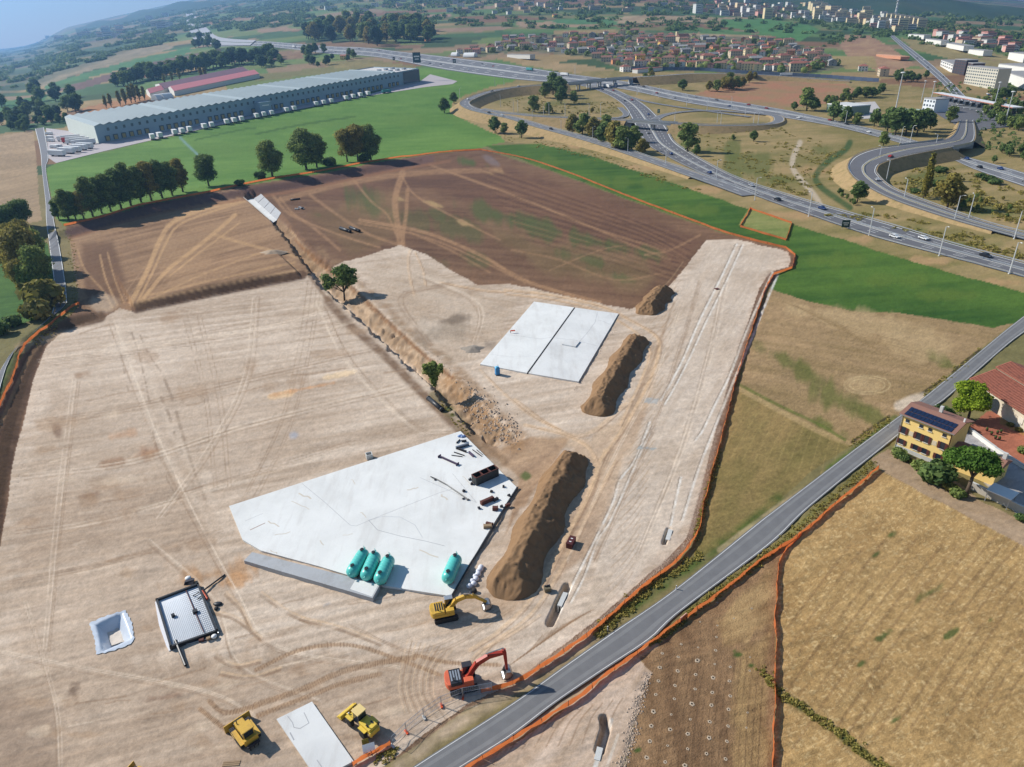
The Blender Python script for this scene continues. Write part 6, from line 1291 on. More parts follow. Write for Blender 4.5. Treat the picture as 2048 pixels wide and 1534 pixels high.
# far woods and hedgerows: one mass nobody could count
def far_woods():
    r = np.random.default_rng(77); pts = []
    def add(px, py, hm): p = G(px, py); pts.append((p[0], p[1], p[2], hm))
    for k in range(420):
        x = r.uniform(-60, 600); yb = np.interp(x, [-60, 0, 130, 300, 372, 430, 600], [98, 94, 68, 30, 16, 6, 4]); yt = np.interp(x, [-60, 0, 130, 300, 372, 430, 600], [205, 185, 140, 92, 78, 70, 50])
        y = yb+(yt-yb)*r.random()**1.3
        n = r.integers(3, 15); st = r.uniform(2.2, 3.6); sl = r.uniform(.17, .24)
        for j in range(n): add(min(max(x+j*st, -80), 640), y-j*st*sl+r.uniform(-.4, .4), r.uniform(5, 10))
    for k in range(560):
        x = r.uniform(560, 2060); y = np.interp(x, [560, 900, 1300, 1700, 2060], [2, 2, 1, 4, 40])+r.random()**1.2*np.interp(x, [560, 900, 1300, 1700, 2060], [54, 52, 60, 66, 80])
        n = r.integers(2, 6)
        for j in range(n): add(x+j*r.uniform(3, 6), y+r.uniform(-.5, .5), r.uniform(6, 11))
    for k in range(120):
        x = r.uniform(1955, 2055); y = r.uniform(168, 300); add(x, y, r.uniform(2.5, 4.5))
    for k in range(50): add(r.uniform(1870, 1940), r.uniform(166, 190), r.uniform(2.5, 4.0))
    for k in range(420):
        x = r.uniform(1640, 2060); y = r.uniform(np.interp(x, [1640, 2060], [30, 70]), np.interp(x, [1640, 1800, 1830, 2060], [95, 70, 80, 112]))
        for j in range(r.integers(1, 4)): add(x+j*3, y, r.uniform(4, 8))
    pts = np.array(pts); m = len(pts)
    LQ = 18; n = m*LQ; k = np.repeat(np.arange(m), LQ); d = r.normal(size=(n, 3)); d /= np.linalg.norm(d, axis=1)[:, None]
    dist = np.hypot(pts[:, 0], pts[:, 1]); sc_ = np.clip(dist/2200, .7, 1.5)*.75
    R_ = (pts[:, 3]*.62*sc_)[k]; P = np.stack([pts[k, 0]+d[:, 0]*R_*1.35, pts[k, 1]+d[:, 1]*R_*1.35, pts[k, 2]+R_*.8+d[:, 2]*R_*.9], 1)
    nr_ = d+r.normal(size=(n, 3))*.4; nr_ /= np.linalg.norm(nr_, axis=1)[:, None]; a = np.cross(nr_, r.normal(size=(n, 3))); a /= np.linalg.norm(a, axis=1)[:, None]; b = np.cross(nr_, a); s = (R_*.42*(.6+.8*r.random(n)))[:, None]
    q = np.stack([P-a*s-b*s, P+a*s-b*s, P+a*s+b*s, P-a*s+b*s], 1).reshape(-1, 3)
    me = bpy.data.meshes.new('woodland'); me.vertices.add(4*n); me.vertices.foreach_set('co', q.astype(np.float32).ravel()); me.loops.add(4*n); me.loops.foreach_set('vertex_index', np.arange(4*n, dtype=np.int32)); me.polygons.add(n)
    me.polygons.foreach_set('loop_start', np.arange(0, 4*n, 4, dtype=np.int32)); me.polygons.foreach_set('loop_total', np.full(n, 4, np.int32))
    at = me.attributes.new('tone', 'FLOAT', 'POINT'); at.data.foreach_set('value', np.repeat(np.clip(_hash(k, k, 3)*.5+.4*r.random(n), 0, 1), 4).astype(np.float32)); me.update(calc_edges=True); me.materials.append(DARK)
    tag(link(bpy.data.objects.new('woodland', me)), 'far dark woods and hedgerows across the plain', 'woodland', None, 'stuff')
far_woods()
# roadside weeds on the verges: low tufts, one mass
def verge_tufts():
    r = np.random.default_rng(5); pts = []
    for line, wd, n in [([(1330, 1150), (1260, 1212), (1195, 1268)], 12, 260), ([(1400, 1110), (1340, 1152)], 8, 80), ([(1370, 1232), (1540, 1106), (1612, 1042), (1745, 930)], 9, 380), ([(1440, 900), (1412, 1000), (1392, 1075)], 5, 160), ([(70, 690), (110, 655), (150, 615), (150, 540), (140, 470)], 8, 260), ([(1300, 1288), (1370, 1240)], 6, 70), ([(750, 1520), (790, 1500)], 10, 40), ([(1552, 1250), (1640, 1440), (1790, 1560)], 9, 0), ([(1522, 1338), (1560, 1385), (1640, 1440), (1720, 1500), (1780, 1545)], 9, 240), ([(880, 800), (905, 835), (935, 870)], 8, 40), ([(1704, 890), (1780, 838)], 8, 80), ([(1850, 790), (1960, 706)], 9, 120)]:
        P = resample(np.array(line, float), max(n, 2))
        for k in range(n): x, y = P[k]+r.normal(size=2)*wd*.5; p = G(x, y); pts.append((p[0], p[1], p[2], r.uniform(.1, .3)))
    pts = np.array(pts); m = len(pts); LQ = 14; n = m*LQ; k = np.repeat(np.arange(m), LQ); d = r.normal(size=(n, 3)); d /= np.linalg.norm(d, axis=1)[:, None]; R_ = pts[k, 3]*1.3
    P = np.stack([pts[k, 0]+d[:, 0]*R_, pts[k, 1]+d[:, 1]*R_, pts[k, 2]+np.abs(d[:, 2])*R_*.7], 1); a = np.cross(d, r.normal(size=(n, 3))); a /= np.linalg.norm(a, axis=1)[:, None]; b = np.cross(d, a); s = (R_*.3)[:, None]
    q = np.stack([P-a*s-b*s, P+a*s-b*s, P+a*s+b*s, P-a*s+b*s], 1).reshape(-1, 3); me = bpy.data.meshes.new('weeds'); me.from_pydata(q.tolist(), [], [(4*i, 4*i+1, 4*i+2, 4*i+3) for i in range(n)])
    at = me.attributes.new('tone', 'FLOAT', 'POINT'); at.data.foreach_set('value', np.repeat(r.random(n), 4).astype(np.float32)); me.materials.append(OLIVE); tag(link(bpy.data.objects.new('weeds', me)), 'low weeds growing on the verges and along the ditch', 'weeds', None, 'stuff')
verge_tufts()
def scrub():
    r = np.random.default_rng(15); pts = []
    def inp(poly_, n, a, b):
        xs = [p[0] for p in poly_]; ys = [p[1] for p in poly_]; c = 0
        while c < n:
            x, y = r.uniform(min(xs), max(xs)), r.uniform(min(ys), max(ys))
            if in_poly(np.array([x]), np.array([y]), poly_)[0] and vnoise(np.array([x/22]), np.array([y/9]), 4)[0] > .45: p = G(x, y); pts.append((p[0], p[1], p[2], r.uniform(a, b))); c += 1
    inp([(1340, 262), (1560, 255), (1690, 300), (1640, 410), (1500, 360), (1400, 310)], 420, .3, 1.1); inp([(1770, 345), (1900, 330), (2048, 385), (2048, 455), (1900, 415), (1800, 380)], 320, .4, 1.3); inp([(1000, 190), (1130, 180), (1240, 205), (1230, 228), (1050, 225), (980, 205)], 260, .4, 1.2); inp([(930, 225), (1050, 262), (1250, 325), (1420, 385), (1400, 390), (1230, 335), (1010, 280)], 200, .3, .8)
    inp([(1640, 430), (1900, 480), (2048, 525), (2048, 500), (1900, 455), (1760, 425)], 240, .3, .9); inp([(1160, 80), (1700, 150), (1300, 146)], 0, .3, .9)
    pts = np.array(pts); m = len(pts); LQ = 16; n = m*LQ; k = np.repeat(np.arange(m), LQ); d = r.normal(size=(n, 3)); d /= np.linalg.norm(d, axis=1)[:, None]; R_ = pts[k, 3]
    P = np.stack([pts[k, 0]+d[:, 0]*R_*1.3, pts[k, 1]+d[:, 1]*R_*1.3, pts[k, 2]+np.abs(d[:, 2])*R_*.9], 1); a = np.cross(d, r.normal(size=(n, 3))); a /= np.linalg.norm(a, axis=1)[:, None]; b = np.cross(d, a); s = (R_*.32)[:, None]
    q = np.stack([P-a*s-b*s, P+a*s-b*s, P+a*s+b*s, P-a*s+b*s], 1).reshape(-1, 3); me = bpy.data.meshes.new('scrub'); me.from_pydata(q.tolist(), [], [(4*i, 4*i+1, 4*i+2, 4*i+3) for i in range(n)])
    at = me.attributes.new('tone', 'FLOAT', 'POINT'); at.data.foreach_set('value', np.repeat(r.random(n), 4).astype(np.float32)); me.materials.append(OLIVE); tag(link(bpy.data.objects.new('scrub', me)), 'low scrub scattered over the dry interchange verges', 'scrub', None, 'stuff')
scrub()
# drop helper of the clod-strewn edges: loose stones
def stones():
    r = np.random.default_rng(9); vs = []; fs = []
    for line, wd, n, s0 in [([(1295, 1350), (1272, 1420), (1258, 1490), (1238, 1545)], 12, 420, .16), ([(1440, 850), (1415, 940), (1390, 1040), (1370, 1090), (1320, 1138), (1240, 1208), (1170, 1268), (1080, 1335)], 6, 800, .13), ([(930, 780), (980, 830), (1030, 875)], 26, 420, .3), ([(1150, 780), (1200, 700), (1235, 655)], 5, 160, .16), ([(100, 700), (60, 850), (25, 1000)], 3, 60, .12), ([(700, 540), (900, 740)], 6, 100, .16)]:
        P = resample(np.array(line, float), n)
        for k in range(n):
            x, y = P[k]+r.normal(size=2)*wd*.5; p = flat(x, y); p[2] = tz(p[0], p[1]); s = s0*r.uniform(.5, 1.6); o = len(vs)
            a = r.random()*6
            for dx, dy, dz in ((1, 0, 0), (0, 1, 0), (-1, 0, 0), (0, -1, 0), (.2, .1, 1)): vs.append((p[0]+s*(dx*math.cos(a)-dy*math.sin(a)), p[1]+s*(dx*math.sin(a)+dy*math.cos(a)), p[2]-.04+dz*s*.9))
            fs += [(o, o+1, o+4), (o+1, o+2, o+4), (o+2, o+3, o+4), (o+3, o, o+4)]
    o = MB(); o.v = vs; o.f = fs; ob = o.build('loose_stones', soil_mat('loose_stone', (176, 158, 140), (130, 116, 104))); tag(ob, 'loose stones and clods along the banks and trench', 'stones', None, 'stuff')
stones()
# ------------------------------------------------------------------ motorway interchange
def Gz(px, py, zo):
    d = ray(px, py); p = G(px, py)
    if zo == 0 or d[2] > -.03: p[2] += zo; return p
    for _ in range(5):
        z = tz(p[0], p[1])+zo; t = (z-CAM_H)/d[2]; p = CAM+d*t
    p[2] = tz(p[0], p[1])+zo; return p
def gline(pts, n, lift=.18):
    P = np.array([Gz(p[0], p[1], (p[2] if len(p) > 2 else 0)) for p in pts]); Q = resample(np.array(smooth(list(P), 8)), n)
    zo = resample(np.array(smooth([np.array([q[0], q[1], p[2] if len(p) > 2 else 0]) for q, p in zip(P, pts)], 8)), n)[:, 2]
    Q[:, 2] = np.array([tz(a, b) for a, b in Q[:, :2]])+np.maximum(zo, 0)+lift
    k = 9; ker = np.ones(k)/k; zs = np.convolve(np.pad(Q[:, 2], k//2, 'edge'), ker, 'valid'); Q[:, 2] = np.maximum(zs, Q[:, 2]-.02); return Q, zo
def sub_strip(L, R, a, b, dz, nm, m, par, i0=0, i1=None):
    A = (L+(R-L)*a)[i0:i1].copy(); B = (L+(R-L)*b)[i0:i1].copy(); A[:, 2] += dz; B[:, 2] += dz
    return strip_mesh(nm, A, B, m, par)
def rail(label, P, off, dz=.55, group=None):
    Q = P.copy(); mb = MB(); n = len(Q); base = Q[n//2].copy()
    vs = []
    for i in range(n):
        q = Q[i]-base; vs += [(q[0], q[1], q[2]+dz-.18), (q[0], q[1], q[2]+dz+.18), (q[0]+.08, q[1]+.08, q[2]+dz+.18), (q[0]+.08, q[1]+.08, q[2]+dz-.18)]
    fs = [(4*i+a, 4*i+4+a, 4*i+4+(a+1) % 4, 4*i+(a+1) % 4) for i in range(n-1) for a in range(4)]
    t = thing('guard_rail', label, 'guard rail', base, 0, 'guard rails of the interchange'); MB().add(vs, fs).build('beam', galv, t); pb = MB()
    for i in range(0, n, 2): q = Q[i]-base; pb.box((q[0], q[1], q[2]-.25), (.12, .12, dz+.2))
    pb.build('posts', galv, t)['kind'] = 'stuff'
bank_m = mat('embankment_grass', tuple(srgb(160, 136, 98)), .95, 0, .35, .5, .6, 1.0, .1, dirt=(*srgb(118, 110, 68), .9))
def bank(L, R, zo, skip=()):
    n = len(L); mb = MB(); vs = []; fs = []; ok = [z > .7 and i not in skip for i, z in enumerate(zo)]
    for i in range(n):
        a, b = L[i], R[i]; d = (b-a)[:2]; d = d/np.linalg.norm(d); h = max(zo[i], .1)
        e = h*1.7+.6; pa = a[:2]-d*(e+.8); pb = b[:2]+d*(e+.8)
        for p, z in ((pa, None), (a[:2]-d*.8, a[2]-.06), (b[:2]+d*.8, b[2]-.06), (pb, None)): vs.append((p[0], p[1], tz(p[0], p[1])-.4 if z is None else z))
    for i in range(n-1):
        if ok[i] and ok[i+1]:
            for k in range(3): fs.append((4*i+k, 4*i+4+k, 4*i+5+k, 4*i+1+k))
    if not fs: return
    o = MB(); o.v = vs; o.f = fs; ob = o.build('embankment', bank_m, None, False); bm = bmesh.new(); bm.from_mesh(ob.data); bmesh.ops.delete(bm, geom=[v for v in bm.verts if not v.link_faces], context='VERTS'); bm.to_mesh(ob.data); bm.free()
    if ob.data.polygons[0].normal.z < 0: ob.data.flip_normals()
    ob['kind'] = 'structure'
dash_paint = road_paint
def dashes(L, R, f, w_, par, n_on=1, n_off=2, dz=.03):
    mb = MB(); n = len(L); i = 0
    while i+n_on < n:
        A = L+(R-L)*(f-w_); B = L+(R-L)*(f+w_); a0, a1, b0, b1 = A[i], A[i+n_on], B[i], B[i+n_on]
        mb.add([V3(a0+[0, 0, dz]), V3(a1+[0, 0, dz]), V3(b1+[0, 0, dz]), V3(b0+[0, 0, dz])], [(0, 1, 2, 3)]); i += n_on+n_off
    o = mb.build('lane_dashes', road_paint, par); o['kind'] = 'stuff'
    if o.data.polygons and o.data.polygons[0].normal.z < 0: o.data.flip_normals()
# dual carriageway through the underpass
ML, _ = gline([(1140, 167), (1164, 172), (1187, 178), (1220, 192), (1247, 211), (1261, 233), (1273, 258), (1293, 288), (1329, 311), (1380, 337), (1450, 368), (1536, 402), (1616, 430), (1736, 471), (1881, 510), (2018, 547), (2150, 585)], 170)
MR, _ = gline([(1160, 163), (1187, 169), (1228, 178), (1269, 197), (1296, 215), (1318, 237), (1334, 258), (1348, 283), (1380, 306), (1436, 338), (1481, 359), (1535, 378), (1646, 412), (1786, 452), (1911, 490), (2048, 527), (2180, 566)], 170)
dual = strip_mesh('road', ML, MR, asphalt_dark)
for a, b in ((.03, .055), (.945, .97), (.455, .475), (.525, .545)): sub_strip(ML, MR, a, b, .03, 'edge_line', road_paint, dual)
sub_strip(ML, MR, .485, .515, .05, 'median', mat('median_strip', tuple(srgb(176, 172, 160)), .9), dual)
dashes(ML, MR, .25, .008, dual); dashes(ML, MR, .75, .008, dual); dashes(ML, MR, .36, .006, dual); dashes(ML, MR, .64, .006, dual)
rail('guard rail down the middle of the underpass carriageway', ML+(MR-ML)*.5, 0)
rail('guard rail on the meadow side of the dual carriageway', ML[70:], 0)
rail('guard rail on the dry-grass side of the dual carriageway', MR[60:], 0)
# motorway
AL, _ = gline([(430, 94), (512, 92), (587, 99), (662, 108), (750, 114), (787, 120), (887, 139), (1024, 158), (1120, 166), (1236, 177), (1374, 206), (1536, 231), (1661, 252), (1761, 276), (1801, 287), (1886, 312), (1950, 340), (2048, 374), (2160, 412)], 190, .25)
AR, _ = gline([(430, 84), (512, 82), (587, 87), (662, 93), (750, 97), (787, 102), (887, 113), (1024, 130), (1124, 146), (1249, 163), (1374, 188), (1536, 214), (1636, 234), (1761, 262), (1815, 277), (1926, 312), (2000, 332), (2048, 346), (2160, 380)], 190, .25)
mway = strip_mesh('motorway', AL, AR, asphalt_far)
for a, b in ((.06, .085), (.915, .94), (.45, .47), (.53, .55)): sub_strip(AL, AR, a, b, .04, 'edge_line', road_paint, mway)
sub_strip(AL, AR, .48, .52, .06, 'median', mat('motorway_median', tuple(srgb(186, 184, 178)), .9), mway)
for f in (.2, .33, .67, .8): dashes(AL, AR, f, .007, mway, 1, 2, .04)
rail('guard rail along the median of the motorway', AL+(AR-AL)*.5, 0, .7)
FL_, _ = gline([(500, 92), (440, 91), (396, 85), (383, 72), (376, 52), (373, 38), (372, 28)], 60, .5); FR_, _ = gline([(512, 82), (470, 79), (436, 74), (420, 62), (404, 46), (392, 34), (384, 26)], 60, .5)
fm = strip_mesh('motorway', FL_, FR_, mat('pale_motorway', tuple(srgb(168, 168, 172)), .9)); sub_strip(FL_, FR_, .46, .54, .1, 'median', mat('green_median', tuple(srgb(96, 106, 84)), .9), fm)
# outer ramp with the long slip road
def centre_ramp(name, pts, width, n, m=asphalt_far, label=None, skip_f=None):
    P, zo = gline(pts, n); T = np.gradient(P, axis=0)[:, :2]; T /= np.linalg.norm(T, axis=1)[:, None]; Nn = np.stack([-T[:, 1], T[:, 0], np.zeros(n)], 1)
    Wd = width if not callable(width) else np.array([width(i/(n-1)) for i in range(n)])[:, None]
    L = P+Nn*Wd/2; R = P-Nn*Wd/2; L[:, 2] = P[:, 2]; R[:, 2] = P[:, 2]
    r = strip_mesh(name, L, R, m)
    for a, b in ((.04, .07), (.93, .96)): sub_strip(L, R, a, b, .03, 'edge_line', road_paint, r)
    return P, L, R, zo, r
P1, L1, R1, z1, r1 = centre_ramp('ramp', [(1700, 163, 1), (1540, 150, 5), (1400, 143, 8), (1320, 144, 8), (1214, 150, 8), (1136, 161, 8), (1043, 168, 7.5), (982, 180, 7), (943, 195, 6.5), (929, 206, 6.3), (945, 218, 6), (985, 228, 6), (1030, 238, 5.6), (1105, 260, 5), (1208, 289, 3), (1320, 327, 1.5), (1431, 366, .5), (1500, 391, .2)], 10, 190)
dashes(L1, R1, .5, .015, r1, 1, 2)
def nearest(P, px, py): 
    uv = project(P); return int(np.argmin((uv[:, 0]-px)**2+(uv[:, 1]-py)**2))
i0, i1 = nearest(P1, 1132, 161), nearest(P1, 1262, 147)
lo, hi = min(i0, i1), max(i0, i1); bank(L1, R1, z1, set(range(lo, hi)))
rail('guard rail on the outside of the big ramp and slip road', (R1 if True else L1)[nearest(P1, 1100, 165):], 0); rail('guard rail on the inside of the big ramp and slip road', L1[nearest(P1, 1100, 165):], 0)
P2, L2, R2, z2, r2 = centre_ramp('ramp', [(960, 218, 5.8), (1000, 225, 6), (1040, 229, 6.1), (1084, 233, 6.2), (1177, 237, 6.4), (1259, 241, 6.5), (1346, 247, 6.5), (1424, 251, 5), (1511, 250, 3), (1548, 246, 1.8), (1558, 239, 1.3), (1548, 231, .8), (1499, 226, .5), (1424, 221, .3), (1361, 224, .3), (1326, 231, .2), (1308, 240, .1)], 8.5, 170)
j0, j1 = nearest(P2, 1266, 241), nearest(P2, 1344, 247); bank(L2, R2, z2, set(range(j0, j1)))
rail('guard rail on the meadow side of the bridge ramp', R2[:nearest(P2, 1540, 247)], 0); rail('guard rail on the village side of the bridge ramp', L2[:nearest(P2, 1540, 247)], 0)
P4, L4, R4, z4, r4 = centre_ramp('ramp', [(1232, 184, .1), (1284, 201, .2), (1349, 213, .3), (1414, 222, .3), (1500, 234, .3)], 6, 60)
P5, L5, R5, z5, r5 = centre_ramp('ramp', [(1240, 215, .1), (1252, 228, .3), (1240, 235, .6), (1200, 236.5, 1)], 6, 40)
def toll(pts): return pts
TO, zo1 = gline([(2150, 505, .3), (2048, 480, .5), (1911, 442, 1), (1786, 400, 2), (1723, 367, 3.5), (1701, 347, 4.5), (1696, 330, 5), (1711, 312, 5.5), (1748, 299, 6), (1811, 290, 6.5), (1886, 280, 6), (1903, 274, 4.5), (1913, 262, 2.5), (1920, 240, .5)], 150)
TI, zo2 = gline([(2150, 490, .3), (2048, 466, .5), (1961, 442, 1), (1861, 407, 2), (1786, 377, 3.5), (1755, 350, 4.5), (1753, 337, 5), (1763, 327, 5.5), (1800, 315, 6), (1861, 302, 6.5), (1923, 291, 6), (1946, 283, 4.5), (1950, 265, 2.5), (1946, 240, .5)], 150)
# pair the two edges
trp = strip_mesh('ramp', TO, TI, asphalt_dark)
for a, b in ((.04, .06), (.94, .96), (.46, .475), (.56, .575)): sub_strip(TO, TI, a, b, .03, 'edge_line', road_paint, trp)
sub_strip(TO, TI, .49, .55, .06, 'median', mat('ramp_median', tuple(srgb(170, 160, 128)), .9), trp)
PT = (TO+TI)/2; k0, k1 = nearest(PT, 1850, 296), nearest(PT, 1918, 285); k0, k1 = min(k0, k1), max(k0, k1)
bank(TO, TI, (zo1+zo2)/2, set(range(k0, k1)))
rail('guard rail on the outer edge of the toll ramp', TO, 0); rail('guard rail on the inner edge of the toll ramp', TI, 0); rail('guard rail along the median of the toll ramp', TO+(TI-TO)*.52, 0)
# bridges
def bridge(label, L, R, i0, i1, piers, thick=1.4):
    t = thing('road_bridge', label, 'bridge', (L[(i0+i1)//2]+R[(i0+i1)//2])/2); A, B = L[i0:i1+1], R[i0:i1+1]; n = len(A); vs = []; off = np.array(t.location)
    for i in range(n):
        d = (B[i]-A[i]); d = d/np.linalg.norm(d)*.5
        for p, z in ((A[i]-d, -.05), (B[i]+d, -.05), (B[i]+d, -thick), (A[i]-d, -thick)): q = p-off; vs.append((q[0], q[1], q[2]+z))
    fs = [(4*i+a, 4*i+4+a, 4*i+4+(a+1) % 4, 4*i+(a+1) % 4) for i in range(n-1) for a in range(4)]+[(0, 1, 2, 3), (4*n-4, 4*n-3, 4*n-2, 4*n-1)]
    MB().add(vs, fs).build('deck', grey_concrete, t)
    for E, s_ in ((A, -1), (B, 1)):
        vs = []
        for i in range(n):
            d = (B[i]-A[i]); d = d/np.linalg.norm(d)*.35*s_; q = E[i]+d-off
            vs += [(q[0], q[1], q[2]-.02), (q[0], q[1], q[2]+1.0), (q[0]+d[0]*.6, q[1]+d[1]*.6, q[2]+1.0), (q[0]+d[0]*.6, q[1]+d[1]*.6, q[2]-.02)]
        MB().add(vs, [(4*i+a, 4*i+4+a, 4*i+4+(a+1) % 4, 4*i+(a+1) % 4) for i in range(n-1) for a in range(4)]).build('parapet', galv, t)
    for f in [0.0]+piers+[1.0]:
        k = min(n-1, int(round(f*(n-1)))); a, b = A[k]-off, B[k]-off; g = tz((A[k][0]+B[k][0])/2, (A[k][1]+B[k][1])/2)-off[2]-.5; top = a[2]-thick+.02
        hd = heading(a, b); c = (a+b)/2; wd = float(np.linalg.norm((b-a)[:2]))
        if f in (0.0, 1.0): MB().box((c[0], c[1], g), (wd+1, 1.6, top-g), hd).build('abutment', grey_concrete, t)
        else:
            for s_ in (-.3, .3): q = c+(b-a)*s_; MB().box((q[0], q[1], g), (1.3, 1.3, top-g), hd).build('pier', concrete, t)
            MB().box((c[0], c[1], top-.9), (wd*.8, 1.5, .9), hd).build('crosshead', concrete, t)
bridge('short flat bridge carrying the ramp over the underpass carriageway', L2, R2, j0-1, j1+1, [.5])
bridge('long grey viaduct over the motorway below the village', L1, R1, lo, hi, [.25, .45, .65, .82], 2.0)
bridge('wide concrete bridge taking the toll ramp over the motorway', TO, TI, k0, k1, [.5], 1.8)
# straight main road and toll plaza
SL_, _ = gline([(1768, 55), (1771, 64), (1818, 108), (1850, 136), (1880, 163), (1903, 190), (1912, 212)], 80, .3); SR_, _ = gline([(1774, 55), (1780, 64), (1832, 105), (1864, 130), (1898, 160), (1930, 192), (1950, 212)], 80, .3)
sr = strip_mesh('road', SL_, SR_, asphalt_far)
for a, b in ((.05, .09), (.91, .95), (.48, .52)): sub_strip(SL_, SR_, a, b, .05, 'edge_line', road_paint, sr)
pz = [Gz(x, y, .3) for x, y in [(1862, 196), (1905, 188), (1960, 204), (2034, 232), (2016, 254), (1985, 256), (1950, 262), (1914, 262), (1912, 250), (1884, 234), (1864, 222)]]
o = MB().add([V3(p) for p in pz], [tuple(range(len(pz)))]).build('toll_plaza', asphalt_dark); o['kind'] = 'structure'
bm = bmesh.new(); bm.from_mesh(o.data); bmesh.ops.triangulate(bm, faces=bm.faces); bm.to_mesh(o.data); bm.free()
ta, tb_ = Gz(1872, 198, .3), Gz(2030, 238, .3); tl = float(np.linalg.norm((tb_-ta)[:2])); tc = thing('toll_station', 'long flat toll station canopy spanning the row of lanes', 'toll station', ta, heading(ta, tb_))
MB().box((tl/2, 0, 5.6), (tl, 9, .9)).build('canopy', white_paint, tc); MB().box((tl/2, -4.6, 5.7), (tl, .2, .7)).build('fascia', mat('fascia_rust', tuple(srgb(170, 110, 90)), .6), tc)
for k in range(13):
    x = (k+.5)*tl/13; MB().box((x, -2, 0), (1.2, 22, .35)).build('lane_island', road_paint, tc); b_ = MB().box((x, 0, .35), (2.0, 3.0, 2.6)).build('booth', dk, tc); MB().box((x, 0, 1.5), (2.1, 2.2, .9)).build('window', glass_dark, b_); MB().box((x, 2.2, .35), (.5, .5, 5.3)).build('column', galv, tc)
# noise barrier below the village
npx = [(1262, 141), (1330, 141), (1400, 142), (1470, 147), (1540, 151), (1650, 157), (1757, 165)]; NB, _ = gline(npx, 46, 0.0); bt = thing('noise_barrier', 'long blue-grey noise barrier between the village and the ramp', 'noise barrier', NB[20])
pan_m = mat('barrier_panel', tuple(srgb(92, 108, 134)), .5, .1, .1, .5)
for i in range(45):
    a, b = NB[i]-NB[20], NB[i+1]-NB[20]; L_ = float(np.linalg.norm(b-a)); o = MB().box((L_/2, 0, .3), (L_-.15, .25, 4.2+2.2*(z1.max() > 99))).build('panel', pan_m if i % 2 else mat('barrier_panel_b', tuple(srgb(84, 98, 126)), .5), bt) if i < 2 else pans[i % 2].copy()
    if i < 2: pans = (pans if i else [])+[o]
    else: scene.collection.objects.link(o); o.parent = bt
    o.location = V3(a); o.rotation_euler = (0, 0, heading(a, b)); o.scale = (1.0 if i < 2 else 1.0, 1, 1)
# ------------------------------------------------------------------ lamps, signs, cars
lamp_m = mat('pale_lamp_post', tuple(srgb(206, 208, 210)), .5, .1, .05, 1)
lp_ = thing('street_lamp', 'tall slim street lamp beside the interchange roads', 'street lamp', (0, 0, 0), 0, 'street lamps of the interchange')
MB().tube((0, 0, -.3), (0, 0, 11.5), .26, .16, 6).build('pole', lamp_m, lp_); MB().tube((0, 0, 11.4), (1.4, 0, 11.9), .07, .06, 5).build('arm', galv, lp_); MB().box((1.7, 0, 11.8), (.9, .35, .18)).build('lamp_head', white_paint, lp_); MB().box((0, 0, -.1), (.6, .6, .4)).build('base', concrete, lp_)
LP = Proto(lp_)
for x, y in [(1065, 248), (1122, 268), (1185, 284), (1255, 311), (1331, 332), (1432, 361), (1509, 401), (1617, 433), (1738, 471), (1878, 512), (2018, 548), (1001, 214), (1027, 223), (1036, 224), (1087, 238), (1098, 231), (1130, 231), (1178, 233), (1201, 231), (1259, 243), (990, 172), (1008, 170), (920, 198), (1349, 247), (1434, 246), (1441, 252), (1414, 221), (1373, 212), (1506, 252), (1515, 256), (1490, 233), (1756, 331), (1772, 363), (1806, 406), (1908, 443), (1936, 441), (2028, 478), (1274, 190), (1318, 195), (1462, 218), (1150, 150), (1080, 155), (1690, 250), (1820, 285), (1868, 305), (1800, 287)]:
    LP.put(G(x, y), random.uniform(0, 6.28))
mast = thing('floodlight_mast', 'very tall floodlight mast standing over the toll plaza', 'mast', (0, 0, 0), 0, 'floodlight masts at the toll plaza'); MB().tube((0, 0, -.3), (0, 0, 28), .5, .28, 8).build('pole', lamp_m, mast); MB().lathe([(.3, 27.6), (1.6, 27.8), (1.6, 28.3), (.3, 28.6)], 12).build('lamp_ring', white_paint, mast); MP = Proto(mast)
for x, y, h in [(1790, 225, 34), (1858, 218, 24), (1986, 221, 24), (2008, 253, 26), (1842, 205, 20)]: MP.put(G(x, y), 0, None, None, h/28)
def sign(label, x, y, w_, h_, z, col, name='road_sign', tw=.5, posts=2):
    p = G(x, y); t = thing(name, label, 'road sign', p, -.15); m = mat('sign_'+name+str(x), col, .5); MB().box((0, 0, z), (w_, .2, h_)).build('panel', m, t)
    for k in range(posts): MB().tube(((k-.5*(posts-1))*w_*.7, .15, 0), ((k-.5*(posts-1))*w_*.7, .15, z+h_*.8), .12, .12, 6).build('post', galv, t)
    MB().box((0, -.12, z+h_*.55), (w_*.7, .04, h_*.12)).build('text_bar', white_paint, t); MB().box((0, -.12, z+h_*.3), (w_*.5, .04, h_*.1)).build('text_bar', white_paint, t); return t
sign('dark green direction sign at the meadow side of the dual carriageway', 1690, 458, 3.4, 3.2, .8, tuple(srgb(38, 66, 62)))
sign('blue direction sign where the slip road leaves the motorway', 1231, 178, 4.5, 5.0, 1.5, tuple(srgb(58, 84, 120)))
sign('dark green sign over the motorway verge behind the meadow', 909, 128, 5, 6, 1.5, tuple(srgb(34, 60, 58))); sign('small dark green sign at the motorway verge behind the warehouse roof', 788, 122, 4, 5, 1.2, tuple(srgb(34, 60, 58)))
sign('green sign by the gore of the underpass ramp', 1317, 228, 2.5, 3.5, 1, tuple(srgb(52, 110, 84)))
t = sign('tall square company sign on a white pole at the warehouse end', 837, 160, 11, 13, 22, tuple(srgb(44, 76, 84)), 'pylon_sign', .5, 1)
